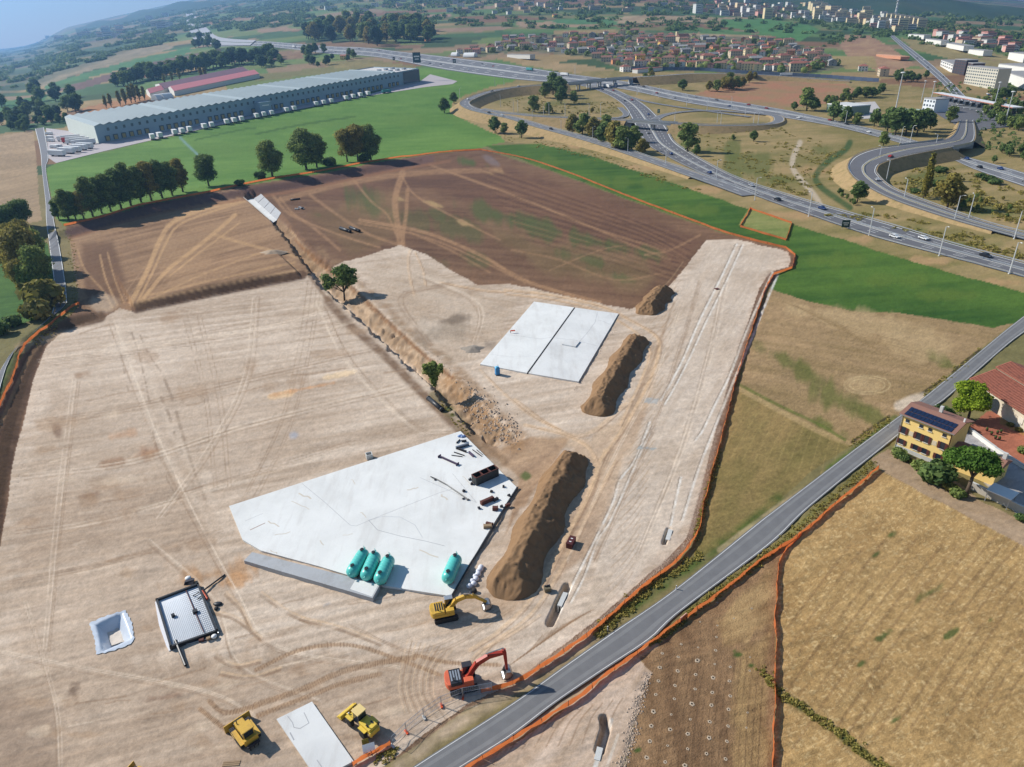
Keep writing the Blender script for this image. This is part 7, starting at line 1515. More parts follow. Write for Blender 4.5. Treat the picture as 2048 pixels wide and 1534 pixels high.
# cars
def car(paint, name='car'):
    t = thing(name, None, 'car'); pr = [(-2.1, .35), (2.1, .35), (2.15, .75), (1.3, .9), (.6, 1.4), (-1.0, 1.45), (-1.7, .98), (-2.15, .9)]
    MB().prism(pr, -.86, .86, 'y').build('body', paint, t, bevel=.06); MB().prism([(1.2, .92), (.58, 1.36), (-.95, 1.4), (-1.6, 1.0)], -.88, .88, 'y').build('window_band', glass_dark, t); MB().prism([(.5, 1.38), (.45, 1.47), (-.95, 1.5), (-1.0, 1.4)], -.78, .78, 'y').build('roof', paint, t)
    for x in (-1.35, 1.35):
        for y in (-.8, .8): w_ = MB().lathe([(.1, -.1), (.32, -.1), (.32, .1), (.1, .1)], 10, 'y', (x, y, .32)).build('wheel', rubber, t)
    for y in (-.6, .6): MB().box((2.14, y, .62), (.06, .3, .14)).build('headlight', white_paint, t)
    return Proto(t)
paints = {'white': (228, 228, 226), 'silver': (176, 178, 182), 'black': (36, 38, 42), 'blue': (46, 70, 120), 'red': (160, 44, 40), 'grey': (110, 112, 116)}
CARS = {k: car(mat('car_'+k, tuple(srgb(*v)), .3, .1 if k != 'white' else 0, .04, 1, spec=.6)) for k, v in paints.items()}
def truck(cab_m, box_m, label=None, L=12.5):
    t = thing('truck', label, 'truck'); c = MB().box((L/2+1.2, 0, .7), (2.2, 2.45, 2.9)).build('cab', cab_m, t, bevel=.12); MB().box((L/2+2.28, 0, 2.0), (.06, 2.2, 1.1)).build('windscreen', glass_dark, c)
    MB().box((-.3, 0, 1.15), (L, 2.5, 2.8)).build('trailer', box_m, t, bevel=.05); MB().box((0, 0, .75), (L, 1.0, .35)).build('chassis', dark_steel, t)
    for x in (-L/2+1.2, -L/2+2.5, -L/2+3.8, L/2-1.8, L/2+1.4):
        for y in (-1.05, 1.05): MB().lathe([(.15, -.15), (.5, -.15), (.5, .15), (.15, .15)], 10, 'y', (x, y, .5)).build('wheel', rubber, t)
    return Proto(t)
TRK = {'white': truck(white_paint, white_paint), 'teal': truck(mat('teal_cab', tuple(srgb(60, 140, 140)), .5), mat('teal_box', tuple(srgb(70, 150, 150)), .5)), 'red': truck(mat('red_cab', tuple(srgb(190, 60, 50)), .5), white_paint)}
def on_road(pr, L, R, px, py, f, label, group=None, rev=False):
    P = L+(R-L)*f; i = min(max(nearest(P, px, py), 1), len(P)-2); p = P[i].copy(); p[2] += .05; hd = heading(P[i-1], P[i+1])+(math.pi if rev else 0); return pr.put(p, hd, label, group)
crs = random.Random(3)
for road_n, L, R, xs, lanes in (('motorway', AL, AR, [(560, .2), (600, .3), (640, .7), (690, .25), (720, .75), (800, .2), (838, .7), (880, .3), (905, .8), (940, .2), (985, .68), (1100, .8), (1112, .25), (1290, .7), (1310, .3), (1345, .2), (1392, .75), (1435, .8), (1455, .3), (1530, .7), (1652, .75), (1930, .7), (1990, .68), (2040, .3), (530, .75), (575, .22), (625, .8), (670, .3), (760, .78), (860, .22), (960, .75), (1060, .2), (1180, .3), (1260, .75), (1370, .25), (1490, .8), (1590, .2), (1700, .7), (1740, .3), (1960, .3)], 0), ('dual carriageway', ML, MR, [(1205, .3), (1225, .7), (1252, .3), (1290, .72), (1307, .3), (1420, .3), (1640, .7), (1195, .75), (1262, .7), (1345, .25), (1500, .72), (1560, .28), (1850, .72)], 0)):
    P = (L+R)/2; uv = project(P)
    for x, f in xs:
        k = crs.choice(list(CARS)); j = int(np.argmin(abs(uv[:, 0]-x))); on_road(CARS[k], L, R, x, uv[j, 1], f, k+' car driving on the '+road_n, k+' cars on the '+road_n, f < .5)
on_road(CARS['black'], ML, MR, 1974, 513, .7, 'black car alone at the far end of the dual carriageway'); on_road(CARS['white'], ML, MR, 1797, 472, .3, 'small white car near the lamp on the dual carriageway')
on_road(TRK['white'], AL, AR, 588, 91, .3, 'white truck on the motorway behind the warehouse'); on_road(TRK['teal'], AL, AR, 1063, 140, .75, 'teal lorry on the motorway before the viaduct'); on_road(TRK['white'], AL, AR, 1124, 152, .72, 'white lorry on the motorway just before the viaduct'); on_road(TRK['white'], ML, MR, 1215, 172, .85, 'white lorry leaving the viaduct onto the dual carriageway'); on_road(TRK['white'], L1, R1, 1570, 153, .5, 'white lorry driving beside the noise barrier')
for x, y, k in [(937, 199, 'white'), (983, 178, 'grey'), (1037, 168, 'silver'), (980, 216, 'black'), (1008, 222, 'white'), (1104, 259, 'black'), (1210, 148, 'silver')]: on_road(CARS[k], L1, R1, x, y, .5 if x not in (983,) else .3, k+' car on the big curved ramp', k+' cars on the ramp')
on_road(CARS['silver'], TO, TI, 1760, 357, .75, 'silver car on the toll ramp bend'); on_road(CARS['red'], TO, TI, 1783, 318, .8, 'red car on the toll ramp near the bridge')
for x, y, k in [(1838, 112, 'black'), (1846, 122, 'white'), (1858, 130, 'black'), (1884, 158, 'grey'), (1900, 172, 'black'), (1895, 175, 'white')]: on_road(CARS[k], SL_, SR_, x, y, .3 if k == 'black' else .7, k+' car on the straight main road', k+' cars on the straight road')
# parked cars at the right edge
pk = random.Random(8)
for k in range(34):
    f = pk.random(); x = 1965+f*80; y = 176+f*40+pk.uniform(-12, 10)
    if not (y < 232): continue
    c_ = pk.choice(['white', 'silver', 'black', 'blue', 'grey', 'white']); CARS[c_].put(G(x, y), 1.0+pk.uniform(-.1, .1), c_+' car parked in the lot beside the toll plaza', c_+' parked cars')
for k_ in CARS.values(): k_.drop()
# ------------------------------------------------------------------ warehouse
def wallmat(n, c, d=None): return mat(n, tuple(srgb(*c)), .8, 0, .06, .15, 0, dirt=(*srgb(*d), .4) if d else None)
clad = wallmat('grey_cladding', (146, 168, 180), (134, 156, 170)); clad_l = wallmat('pale_cladding', (206, 214, 206)); roof_g = mat('metal_roof', tuple(srgb(128, 142, 146)), .7, .0, .1, .05, 0, dirt=(*srgb(114, 128, 134), .6))
red_tile = mat('red_roof_tiles', tuple(srgb(156, 100, 86)), .85, 0, .2, .6, .2, 3, dirt=(*srgb(132, 78, 66), .6)); brown_tile = mat('brown_roof_tiles', tuple(srgb(140, 102, 88)), .85, 0, .2, .6, .2, 3, dirt=(*srgb(112, 84, 74), .6)); pink_roof = wallmat('pink_roof', (186, 112, 118)); dark_roof = wallmat('dark_red_roof', (104, 72, 86)); grey_roof = wallmat('grey_roof', (150, 148, 146)); white_wall = wallmat('white_wall', (222, 220, 214)); glass_blue = mat('window_glass', tuple(srgb(62, 78, 92)), .2, 0, .1, 1, spec=.7)
wA, wB, wC = G(198, 287), G(838, 164), G(138, 264); wd = wC-wA; wD = wB+wd*.92
wh = thing('warehouse', 'huge pale grey logistics warehouse with a row of dock doors and ribbed roof', 'warehouse', wA)
o3 = np.array(wA); HW = 15.0
def wp(u, v, z): 
    b = (wA*(1-u)+wB*u)*(1-v)+(wC*(1-u)+wD*u)*v-o3; return (b[0], b[1], b[2]+z)
hh = lambda u: HW+2.2*u
MB().add([wp(0, 0, -1), wp(1, 0, -1), wp(1, 0, hh(1)), wp(0, 0, hh(0))], [(0, 1, 2, 3)]).build('front_wall', clad, wh)
MB().add([wp(0, 0, -1), wp(0, 1, -1), wp(0, 1, hh(0)), wp(0, 0, hh(0))], [(0, 1, 2, 3)]).build('side_wall', clad_l, wh)
MB().add([wp(1, 0, -1), wp(1, 1, -1), wp(1, 1, hh(1)), wp(1, 0, hh(1))], [(0, 1, 2, 3)]).build('side_wall', clad, wh); MB().add([wp(0, 1, -1), wp(1, 1, -1), wp(1, 1, hh(1)), wp(0, 1, hh(0))], [(0, 1, 2, 3)]).build('rear_wall', clad, wh)
NS = 46
ridge_d = wallmat('roof_light', (150, 164, 168))
for k in range(NS):
    u0, u1 = k/NS*.9, (k+1)/NS*.9; um = u0*.35+u1*.65
    o = MB().add([wp(u0, -.004, hh(u0)-.1), wp(um, -.004, hh(um)+1.4), wp(u1, -.004, hh(u1)-.1), wp(u0, 1, hh(u0)-.1), wp(um, 1, hh(um)+1.4), wp(u1, 1, hh(u1)-.1)], [(0, 1, 4, 3), (1, 2, 5, 4), (0, 2, 1), (3, 4, 5)]).build('roof_bay', roof_g if k % 9 else ridge_d, wh)
MB().add([wp(.9, 0, hh(.9)-1), wp(1, 0, hh(1)-1), wp(1, 1, hh(1)-1), wp(.9, 1, hh(.9)-1)], [(0, 1, 2, 3)]).build('flat_roof', wallmat('pale_flat_roof', (204, 200, 196)), wh)
for k in range(6): p = wp(.92+.06*(k % 3)/2, .2+.25*(k//3), hh(.95)-1); MB().box(p, (5, 4, 2.5), .9).build('roof_unit', galv, wh)
MB().add([wp(.93, -.006, 1), wp(1.004, -.006, 1), wp(1.004, -.006, hh(1)-1.5), wp(.93, -.006, hh(.93)-1.5)], [(0, 1, 2, 3)]).build('office_glazing', glass_blue, wh)
MB().add([wp(1.003, 0, 1), wp(1.003, .2, 1), wp(1.003, .2, hh(1)-1.5), wp(1.003, 0, hh(1)-1.5)], [(0, 1, 2, 3)]).build('office_glazing', mat('green_glazing', tuple(srgb(70, 92, 84)), .25), wh)
hdw = heading(wA, wB); yel = wallmat('dock_yellow', (170, 150, 96)); frm = wallmat('dock_frame', (66, 84, 92)); dd0 = ww0 = None
for k in range(52):
    u = .02+k/52*.9
    if .385 < u < .43: continue
    p = wp(u, 0, 0)
    if k % 7 != 6:
        if dd0 is None:
            dd0 = MB().box((0, -.35, .9), (4.4, .7, 4.6)).build('dock_door', frm, wh); dp0 = MB().box((0, -.78, 1.1), (3.0, .2, 3.6)).build('panel', yel, dd0)
            o = dd0
        else:
            o = dd0.copy(); scene.collection.objects.link(o); o.parent = wh; c = dp0.copy(); scene.collection.objects.link(c); c.parent = o
        o.location = p; o.rotation_euler = (0, 0, hdw)
    if k % 1 == 0:
        if ww0 is None: ww0 = MB().box((0, -.15, 0), (2.2, .3, 2.6)).build('window', glass_blue, wh); o = ww0
        else: o = ww0.copy(); scene.collection.objects.link(o); o.parent = wh
        q = wp(u+.006, 0, 9.2+2*u); o.location = q; o.rotation_euler = (0, 0, hdw)
p = wp(.405, 0, -1); o = MB().box((0, -5, 0), (15, 10, 12)).build('dock_office', clad, wh); o.location = p; o.rotation_euler = (0, 0, hdw)
o2 = MB().box((0, -10.06, 8), (9, .1, 1.2)).build('lettering_band', white_paint, o)
# yard in front
yp = [Gz(x, y, .15) for x, y in [(92, 256), (138, 262), (198, 287), (420, 245), (640, 203), (838, 164), (860, 148), (915, 162), (905, 168), (850, 174), (735, 192), (480, 241), (300, 281), (205, 303), (112, 326), (97, 316)]]
o = MB().add([V3(p) for p in yp], [tuple(range(len(yp)))]).build('yard', mat('yard_concrete', tuple(srgb(176, 168, 168)), .9, 0, .06, .05)); o['kind'] = 'structure'; bm = bmesh.new(); bm.from_mesh(o.data); bmesh.ops.triangulate(bm, faces=bm.faces); bm.to_mesh(o.data); bm.free()
if o.data.polygons[0].normal.z < 0: o.data.flip_normals()
tr = thing('trailer', 'white box trailer parked in the line along the warehouse yard edge', 'trailer', (0, 0, 0), 0, 'white trailers along the yard edge')
MB().box((0, 0, 1.1), (13, 2.6, 2.9)).build('box_body', white_paint, tr, bevel=.05); MB().box((0, 0, .7), (12, 1.0, .35)).build('chassis', dark_steel, tr)
for x in (-4.6, -3.3, -2.0):
    for y in (-1.05, 1.05): MB().lathe([(.15, -.15), (.5, -.15), (.5, .15), (.15, .15)], 8, 'y', (x, y, .5)).build('wheel', rubber, tr)
MB().box((4.2, 0, 0), (.2, 1.6, .9)).build('landing_leg', dark_steel, tr)
TR = Proto(tr)
for k in range(30):
    f = k/29; x, y = 306+f*430, 279.5-f*88
    if k in (2, 6, 9, 13, 17, 20, 21, 25): continue
    TR.put(G(x, y), hdw+math.radians(66)+random.uniform(-.08, .08), None, None, (.72, 1.5, 1.3))
for x, y in [(116, 313), (135, 308), (148, 305), (160, 301), (172, 298)]: TR.put(G(x, y), hdw+math.radians(104), 'white box trailer in the row at the meadow corner of the yard', 'white trailers at the yard corner', 1.3)
for x, y, k in [(142, 281, 'white'), (152, 284, 'red'), (160, 287, 'white'), (172, 290, 'white')]: TRK[k].put(G(x, y), hdw+math.radians(150), k+' tractor truck parked by the end wall of the warehouse', k+' trucks by the end wall', 1.3)
for x, y in [(100, 270), (101, 278), (104, 284), (110, 297), (118, 296)]: TRK['white'].put(G(x, y), hdw+math.radians(100), 'white delivery lorry parked beside the lane fence', 'white lorries beside the lane', (.6, .9, .8))
TRK['teal'].put(G(772, 186), hdw, 'pale teal lorry standing at the end of the dock yard')
for k in TRK.values(): k.drop()
# red halls behind
def hall(label, a, b, c, h, roofm, wallm, rise=4, name='hall'):
    A, B, Cc = G(*a), G(*b), G(*c); dv = Cc-A; t = thing(name, label, 'building', A); f = lambda p, z: tuple(np.array([p[0]-A[0], p[1]-A[1], p[2]-A[2]+z]))
    D = B+dv; M0, M1 = (A+Cc)/2, (B+D)/2
    for nm, p, q in (('wall', A, B), ('wall', Cc, D)): MB().add([f(p, -1), f(q, -1), f(q, h), f(p, h)], [(0, 1, 2, 3)]).build(nm, wallm, t)
    for p, q, m_ in ((A, Cc, M0), (B, D, M1)): MB().add([f(p, -1), f(q, -1), f(q, h), f(m_, h+rise), f(p, h)], [(0, 1, 2, 3, 4)]).build('gable', wallm, t)
    for p, q in ((A, B), (Cc, D)):
        m0, m1 = (M0, M1); o = (A+B)/2-(M0+M1)/2; o = o/np.linalg.norm(o)*.6*(1 if p is A else -1)
        MB().add([f(p+o, h-.2), f(q+o, h-.2), f(m1, h+rise+.05), f(m0, h+rise+.05), f(p+o, h-.45), f(q+o, h-.45), f(m1, h+rise-.3), f(m0, h+rise-.3)], [(0, 1, 2, 3), (4, 7, 6, 5), (0, 4, 5, 1), (0, 3, 7, 4), (1, 5, 6, 2)]).build('roof_slope', roofm, t)
    return t
hall('long hall with pink roof just behind the warehouse', (350, 192), (520, 156), (338, 185), 6.5, pink_roof, white_wall)
hall('long hall with dark maroon roof behind the pink one', (330, 187), (500, 150), (312, 178), 6.5, dark_roof, white_wall)
hall('short hall with pink roof and pale gables', (302, 196), (330, 188), (294, 190), 6, pink_roof, white_wall)
def vault(label, x, y, r, L, hd, m=white_paint):
    t = thing('vaulted_tent', label, 'tent', G(x, y), hd); prof = [(r*math.cos(a), r*math.sin(a)) for a in np.linspace(0, math.pi, 12)]
    MB().prism([(p[0], p[1]) for p in prof], 0, L, 'x').build('canopy', m, t); MB().prism([(p[0]*.8, p[1]*.8) for p in prof], -.15, 0, 'x').build('door', wallmat('tent_door', (200, 204, 204)), t)
for x, y in [(309, 201), (323, 199)]: vault('white vaulted hall front beside the warehouse roof', x, y, 7.5, 14, hdw)
for o in [o for o in scene.objects if o.name.startswith('vaulted_tent')]: o['group'] = 'white vaulted halls'
vault('shorter white barrel tent between village and motorway', 905, 112, 6, 12, -.5); vault('longer white barrel tent between village and motorway', 930, 114, 7, 22, -.5)
# ------------------------------------------------------------------ houses
wall_cols = {'cream': (226, 206, 164), 'white': (226, 222, 214), 'yellow': (232, 190, 104), 'orange': (216, 146, 96), 'pink': (220, 168, 156), 'grey': (170, 166, 162), 'beige': (206, 188, 160)}
roofs = {'red': red_tile, 'brown': brown_tile, 'grey': grey_roof}
WM = {k: wallmat('plaster_'+k, v) for k, v in wall_cols.items()}; shutter = wallmat('brown_shutter', (84, 56, 46))
def house_proto(wc, rc, L, W_, H, hip, seed):
    t = thing('house', None, 'house'); r = random.Random(seed); m = WM[wc]
    MB().box((0, 0, -1.5), (L, W_, H+1.5)).build('wall', m, t); rise = W_*.24; e = .6
    if hip: rf = MB().add([(-L/2-e, -W_/2-e, H), (L/2+e, -W_/2-e, H), (L/2+e, W_/2+e, H), (-L/2-e, W_/2+e, H), (-L/2+W_*.42, 0, H+rise), (L/2-W_*.42, 0, H+rise)], [(0, 1, 5, 4), (2, 3, 4, 5), (1, 2, 5), (3, 0, 4), (3, 2, 1, 0)]).build('roof', roofs[rc], t)
    else: rf = MB().add([(-L/2-e, -W_/2-e, H), (L/2+e, -W_/2-e, H), (L/2+e, W_/2+e, H), (-L/2-e, W_/2+e, H), (-L/2-e, 0, H+rise), (L/2+e, 0, H+rise)], [(0, 1, 5, 4), (2, 3, 4, 5), (1, 2, 5), (3, 0, 4), (3, 2, 1, 0)]).build('roof', roofs[rc], t)
    MB().box((L*.2, W_*.15, H), (.9, .9, rise+.9)).build('chimney', m, rf)
    w0 = MB().box((0, 0, 0), (1.3, .12, 1.6)).build('window', glass_blue, t); first = True
    for fl in range(int(H//3)):
        n = max(2, int(L//3.4))
        for s_ in (-1, 1):
            for k in range(n):
                if fl == 0 and k == 1: continue
                o = w0 if first else w0.copy()
                if not first: scene.collection.objects.link(o); o.parent = t
                first = False; o.location = ((k+.5)*L/n-L/2, s_*(W_/2+.03), .9+fl*3.0)
        o = w0.copy(); scene.collection.objects.link(o); o.parent = t; o.location = (-L/2-.03, 0, .9+fl*3.0); o.rotation_euler = (0, 0, math.pi/2)
    MB().box((1.5*L/max(2, int(L//3.4))-L/2, -W_/2-.05, 0), (1.2, .12, 2.2)).build('door', shutter, t)
    return Proto(t)
HP = []
for i, (wc, rc, L, W_, H, hip) in enumerate([('cream', 'red', 13, 10, 6.4, False), ('white', 'red', 12, 10, 6.6, True), ('yellow', 'red', 14, 9, 6.2, False), ('orange', 'brown', 12, 10, 6.4, False), ('beige', 'brown', 16, 10, 6.6, False), ('white', 'brown', 11, 9, 6.4, True), ('pink', 'red', 12, 9, 6.8, False), ('grey', 'grey', 15, 11, 6.3, False), ('cream', 'brown', 20, 10, 9.2, True), ('beige', 'red', 18, 11, 9.4, True), ('white', 'grey', 12, 10, 3.6, False)]): HP.append((wc, rc, house_proto(wc, rc, L, W_, H, hip, i)))
placed = []
vr = random.Random(21)
def put_house(x, y, i, lab, grp, sc_=1.0):
    wc, rc, pr = HP[i]; pr.put(G(x, y), vr.choice([-.35, .1, 1.2, -.2, .3, 1.35])+vr.uniform(-.1, .1), '%s house with %s roof %s' % (wc, {'red': 'red tiled', 'brown': 'brown tiled', 'grey': 'grey'}[rc], lab), '%s %s %s' % (wc, rc, grp), sc_)
VIL = [(895, 112), (960, 96), (1010, 78), (1060, 76), (1150, 72), (1260, 66), (1380, 76), (1540, 80), (1640, 104), (1680, 132), (1600, 146), (1440, 140), (1330, 136), (1250, 138), (1180, 112), (1110, 106), (1050, 100), (1000, 102), (940, 110)]
tries = 0; GARDEN = []
while len(placed) < 215 and tries < 9000:
    tries += 1; x, y = vr.uniform(890, 1690), vr.uniform(62, 148)
    if not in_poly(np.array([x]), np.array([y]), VIL)[0]: continue
    if any(abs(x-a) < 15 and abs(y-b) < 5.0 for a, b in placed): continue
    placed.append((x, y)); put_house(x, y, vr.choice([0, 1, 1, 2, 3, 4, 4, 5, 5, 6, 7, 7, 8, 8, 9, 10]), 'in the village below the far fields', 'village houses', vr.uniform(.9, 1.15))
for x, y, i, l in [(1250, 143, 1, 'right below the village at the viaduct'), (1765, 152, 9, 'alone beside the road works'), (690, 119, 2, 'behind the warehouse end'), (1000, 100, 5, 'by the barrel tents'), (1725, 142, 1, 'beside the yellow field'), (1655, 120, 5, 'by the yellow field edge'), (855, 82, 3, 'at the edge of the motorway wood'), (745, 38, 2, 'alone in the far fields'), (830, 36, 0, 'far off among the fields'), (1110, 34, 2, 'far off behind the wood')]: put_house(x, y, i, l, 'single houses')
rand_in(VIL, 230, lambda x, y: GARDEN.append((x, y)))
for _, _, pr in HP: pass
ch_ = thing('church', 'pale village church with a tall gabled front', 'church', G(1365, 84), .4); MB().box((0, 0, -1), (24, 12, 11)).build('nave', WM['beige'], ch_); MB().add([(-12.5, -6.5, 10), (12.5, -6.5, 10), (12.5, 6.5, 10), (-12.5, 6.5, 10), (-12.5, 0, 15), (12.5, 0, 15)], [(0, 1, 5, 4), (2, 3, 4, 5), (1, 2, 5), (3, 0, 4), (3, 2, 1, 0)]).build('roof', brown_tile, ch_); MB().box((-9, 8, -1), (4, 4, 20), 0, .98).build('bell_tower', WM['cream'], ch_)
def garden_mass():
    r = np.random.default_rng(6); P0 = np.array([G(x, y+2) for x, y in GARDEN]); m = len(P0); LQ = 60; n = m*LQ; k = np.repeat(np.arange(m), LQ); R_ = (3.0+2.2*r.random(m))[k]
    d = r.normal(size=(n, 3)); d /= np.linalg.norm(d, axis=1)[:, None]; P = P0[k]+np.stack([d[:, 0]*R_*1.2, d[:, 1]*R_*1.2, R_*.9+d[:, 2]*R_], 1)
    a = np.cross(d, r.normal(size=(n, 3))); a /= np.linalg.norm(a, axis=1)[:, None]; b = np.cross(d, a); s_ = (R_*.28)[:, None]; q = np.stack([P-a*s_-b*s_, P+a*s_-b*s_, P+a*s_+b*s_, P-a*s_+b*s_], 1).reshape(-1, 3)
    me = bpy.data.meshes.new('garden_greenery'); me.from_pydata(q.tolist(), [], [(4*i, 4*i+1, 4*i+2, 4*i+3) for i in range(n)]); at = me.attributes.new('tone', 'FLOAT', 'POINT'); at.data.foreach_set('value', np.repeat(_hash(k, k, 7)*.7+.3*r.random(n), 4).astype(np.float32)); me.materials.append(GREEN)
    tag(link(bpy.data.objects.new('garden_greenery', me)), 'garden greenery between the village houses', 'greenery', None, 'stuff')
garden_mass()
# far city
CITY = [(1385, 27), (1440, 6), (1560, 3), (1640, 10), (1740, 32), (1800, 46), (1840, 62), (1780, 64), (1700, 50), (1600, 40), (1480, 36)]
cb = []
for i, (m_, hgt, L, W_) in enumerate([(white_wall, 10, 18, 12), (WM['cream'], 13, 22, 12), (WM['beige'], 9, 26, 14), (white_wall, 18, 14, 12), (WM['pink'], 10, 16, 12), (WM['cream'], 22, 18, 13)]):
    t = thing('city_block', None, 'building'); MB().box((0, 0, -3), (L, W_, hgt+3)).build('wall', m_, t); MB().box((0, 0, hgt), (L+.8, W_+.8, .8), 0, .93).build('roof', red_tile if i in (1, 2, 4) else grey_roof, t)
    for k in range(int(hgt//3.2)): MB().box((0, -W_/2-.05, 1+k*3.2), (L*.86, .1, 1.3)).build('window_row', glass_blue, t)
    cb.append(Proto(t))
nmz = ['white flat block', 'cream block with tiled roof', 'long beige block', 'tall white block', 'pinkish block', 'tall cream tower block']
rand_in(CITY, 235, lambda x, y: (lambda i: cb[i].put(G(x, y), rt.uniform(-.4, .4), nmz[i]+' in the far city at the foot of the hills', nmz[i]+'s of the far city', rt.uniform(.9, 1.5)))(rt.choice([0, 0, 0, 1, 2, 3, 4, 5])))
for x in range(1778, 1850, 9): cb[5].put(G(x, 46+(x-1778)*.2), -.3, 'cream tower block in the row beside the radio mast', 'tower blocks beside the mast', 1.25)
rand_in([(560, 4), (900, 3), (1380, 6), (1380, 26), (900, 30), (600, 22)], 60, lambda x, y: cb[rt.choice([0, 2])].put(G(x, y), rt.uniform(-.5, .5), 'pale far building scattered over the plain', 'far buildings on the plain', rt.uniform(.8, 1.4)))
rand_in([(60, 82), (372, 20), (372, 50), (200, 80)], 22, lambda x, y: cb[rt.choice([0, 2])].put(G(x, y), rt.uniform(-.5, .5), 'pale far shed on the hazy western plain', 'far sheds on the western plain', rt.uniform(1.2, 2.6)))
rand_in([(1850, 60), (2048, 84), (2048, 112), (1880, 84)], 40, lambda x, y: cb[rt.choice([0, 2, 4])].put(G(x, y), rt.uniform(-.5, .5), 'pale building in the suburb below the wooded hill', 'suburb below the wooded hill', rt.uniform(.8, 1.4)))
for pr in cb: pr.drop()
# radio mast
t = thing('radio_mast', 'tall white radio mast rising from the far city', 'mast', G(1790, 36)); MB().tube((0, 0, -2), (0, 0, 60), 4.2, 2.6, 10).build('shaft', white_wall, t); MB().tube((0, 0, 60), (0, 0, 105), 1.4, .6, 8).build('spire', white_paint, t)
for z in (18, 30, 42, 52, 64): MB().lathe([(2.5, z), (5.6, z+.5), (5.6, z+2.2), (2.5, z+3)], 14).build('platform', galv if z % 4 else grey_roof, t)
# right-hand blocks
def block(label, a, b, depth, h, m, cat='building', name='office_block', roofm=None, wins=None):
    A, B = G(*a), G(*b); L_ = float(np.linalg.norm((B-A)[:2])); t = thing(name, label, cat, A, heading(A, B)); dz_ = B[2]-A[2]
    MB().box((L_/2, depth/2, -2), (L_, depth, h+2)).build('wall', m, t); MB().box((L_/2, depth/2, h), (L_+.6, depth+.6, .7), 0, .97).build('roof', roofm or grey_roof, t)
    if wins:
        w0 = None
        for r_ in range(wins[1]):
            for c in range(wins[0]):
                if w0 is None: w0 = MB().box((0, -.05, 0), (L_/wins[0]*.52, .12, h/wins[1]*.45)).build('window', glass_blue, t); o = w0
                else: o = w0.copy(); scene.collection.objects.link(o); o.parent = t
                o.location = ((c+.5)*L_/wins[0], 0, (r_+.3)*h/wins[1])
    return t
block('pale hotel block with a grid of small windows by the toll plaza', (1927, 167), (1987, 180), 14, 19, wallmat('hotel_grey', (196, 192, 176)), wins=(14, 6))
block('dark brown office block behind the pale hotel', (1904, 146), (1927, 151), 14, 17, wallmat('brown_glass', (72, 60, 62)), wins=(5, 5)); block('taller dark block adjoining the brown office', (1927, 150), (1940, 154), 14, 15, wallmat('dark_brown', (86, 70, 68)), wins=(3, 4))
block('white low building with pink band beside the dark offices', (1880, 132), (1903, 146), 18, 8, white_wall, wins=(6, 2))
for i, (a, b, dp, h, l) in enumerate([((2002, 158), (2060, 186), 30, 9, 'white long shed nearest the car park'), ((1994, 142), (2060, 158), 34, 9, 'grey-roofed shed behind the white long shed'), ((1816, 74), (1846, 82), 14, 6, 'white shed at the start of the row by the stubble strip'), ((1850, 84), (1880, 94), 14, 6, 'second white shed of the row by the stubble strip'), ((1886, 92), (1925, 106), 16, 6, 'longest white shed of the row by the stubble strip'), ((1934, 106), (1965, 113), 14, 6, 'cream shed at the end of the row by the stubble strip'), ((2015, 118), (2045, 126), 20, 10, 'white tall hall beyond the stubble strip')]): block(l, a, b, dp, h, white_wall, name='industrial_shed')
block('depot hall with a pale flat roof in the wood beside the motorway', (1652, 224), (1700, 232), 22, 7, wallmat('depot_green', (120, 136, 126)), name='depot_hall', roofm=wallmat('pale_roof', (206, 206, 204))); block('low depot building with a pale green roof near the toll plaza', (1800, 234), (1846, 236), 14, 5, wallmat('depot_beige', (150, 140, 120)), name='depot_hall', roofm=wallmat('green_roof', (176, 192, 178))); block('white toll office beside the canopy', (1843, 222), (1866, 226), 14, 11, wallmat('office_white', (214, 220, 226)), wins=(4, 3))
yd = [Gz(x, y, .2) for x, y in [(1710, 205), (1750, 203), (1762, 220), (1756, 236), (1720, 238), (1706, 225)]]; o = MB().add([V3(p) for p in yd], [tuple(range(6))]).build('depot_yard', mat('depot_concrete', tuple(srgb(186, 180, 176)), .9)); o['kind'] = 'structure'
if o.data.polygons[0].normal.z < 0: o.data.flip_normals()
block('long white stable with red roof at the village edge', (1275, 147), (1325, 141), 10, 5, white_wall, name='stable', roofm=red_tile); block('low grey greenhouse beside the motorway near the barrel tents', (1014, 114), (1060, 121), 10, 4, wallmat('stable_white', (206, 204, 198)), name='greenhouse', roofm=grey_roof)
block('orange-roofed road works shed beside the straight road', (1752, 112), (1800, 122), 14, 2, wallmat('works_earth', (196, 140, 108)), name='site_shed', roofm=wallmat('works_roof', (200, 150, 118)))
for wc, rc, pr in HP: pr.drop()
LP.drop(); MP.drop(); TR.drop()
# far hill behind the city
def hill(name, pts, dist, thick, m, zb=-5):
    vs = []; n = 60; P = resample(np.array(pts, float), n); rr = np.random.default_rng(4)
    for i in range(n):
        d = ray(P[i, 0], P[i, 1]); hd_ = d[:2]/np.linalg.norm(d[:2]); top = CAM_H+dist*d[2]/np.linalg.norm(d[:2])
        for f, zf in ((0.62, .0), (.74, .35), (.86, .72), (1.0, 1.0), (1.25, .6), (1.5, 0)):
            p = hd_*dist*f; g = tz(p[0], p[1])-20; z = g+(top-g)*zf+(0 if zf in (0, 1) else 14*math.sin(i*.8+f*20)); vs.append((p[0], p[1], z))
    fs = [(6*i+k, 6*i+6+k, 6*i+7+k, 6*i+1+k) for i in range(n-1) for k in range(5)]
    o = MB().add(vs, fs).build(name, m, None, True); o['kind'] = 'structure'
    if o.data.polygons[0].normal.z < 0: o.data.flip_normals()
hill_m = mat('wooded_hill', tuple(srgb(62, 82, 56)), .95, 0, .35, .004, .8, .02, .1, dirt=(*srgb(110, 108, 76), .6))
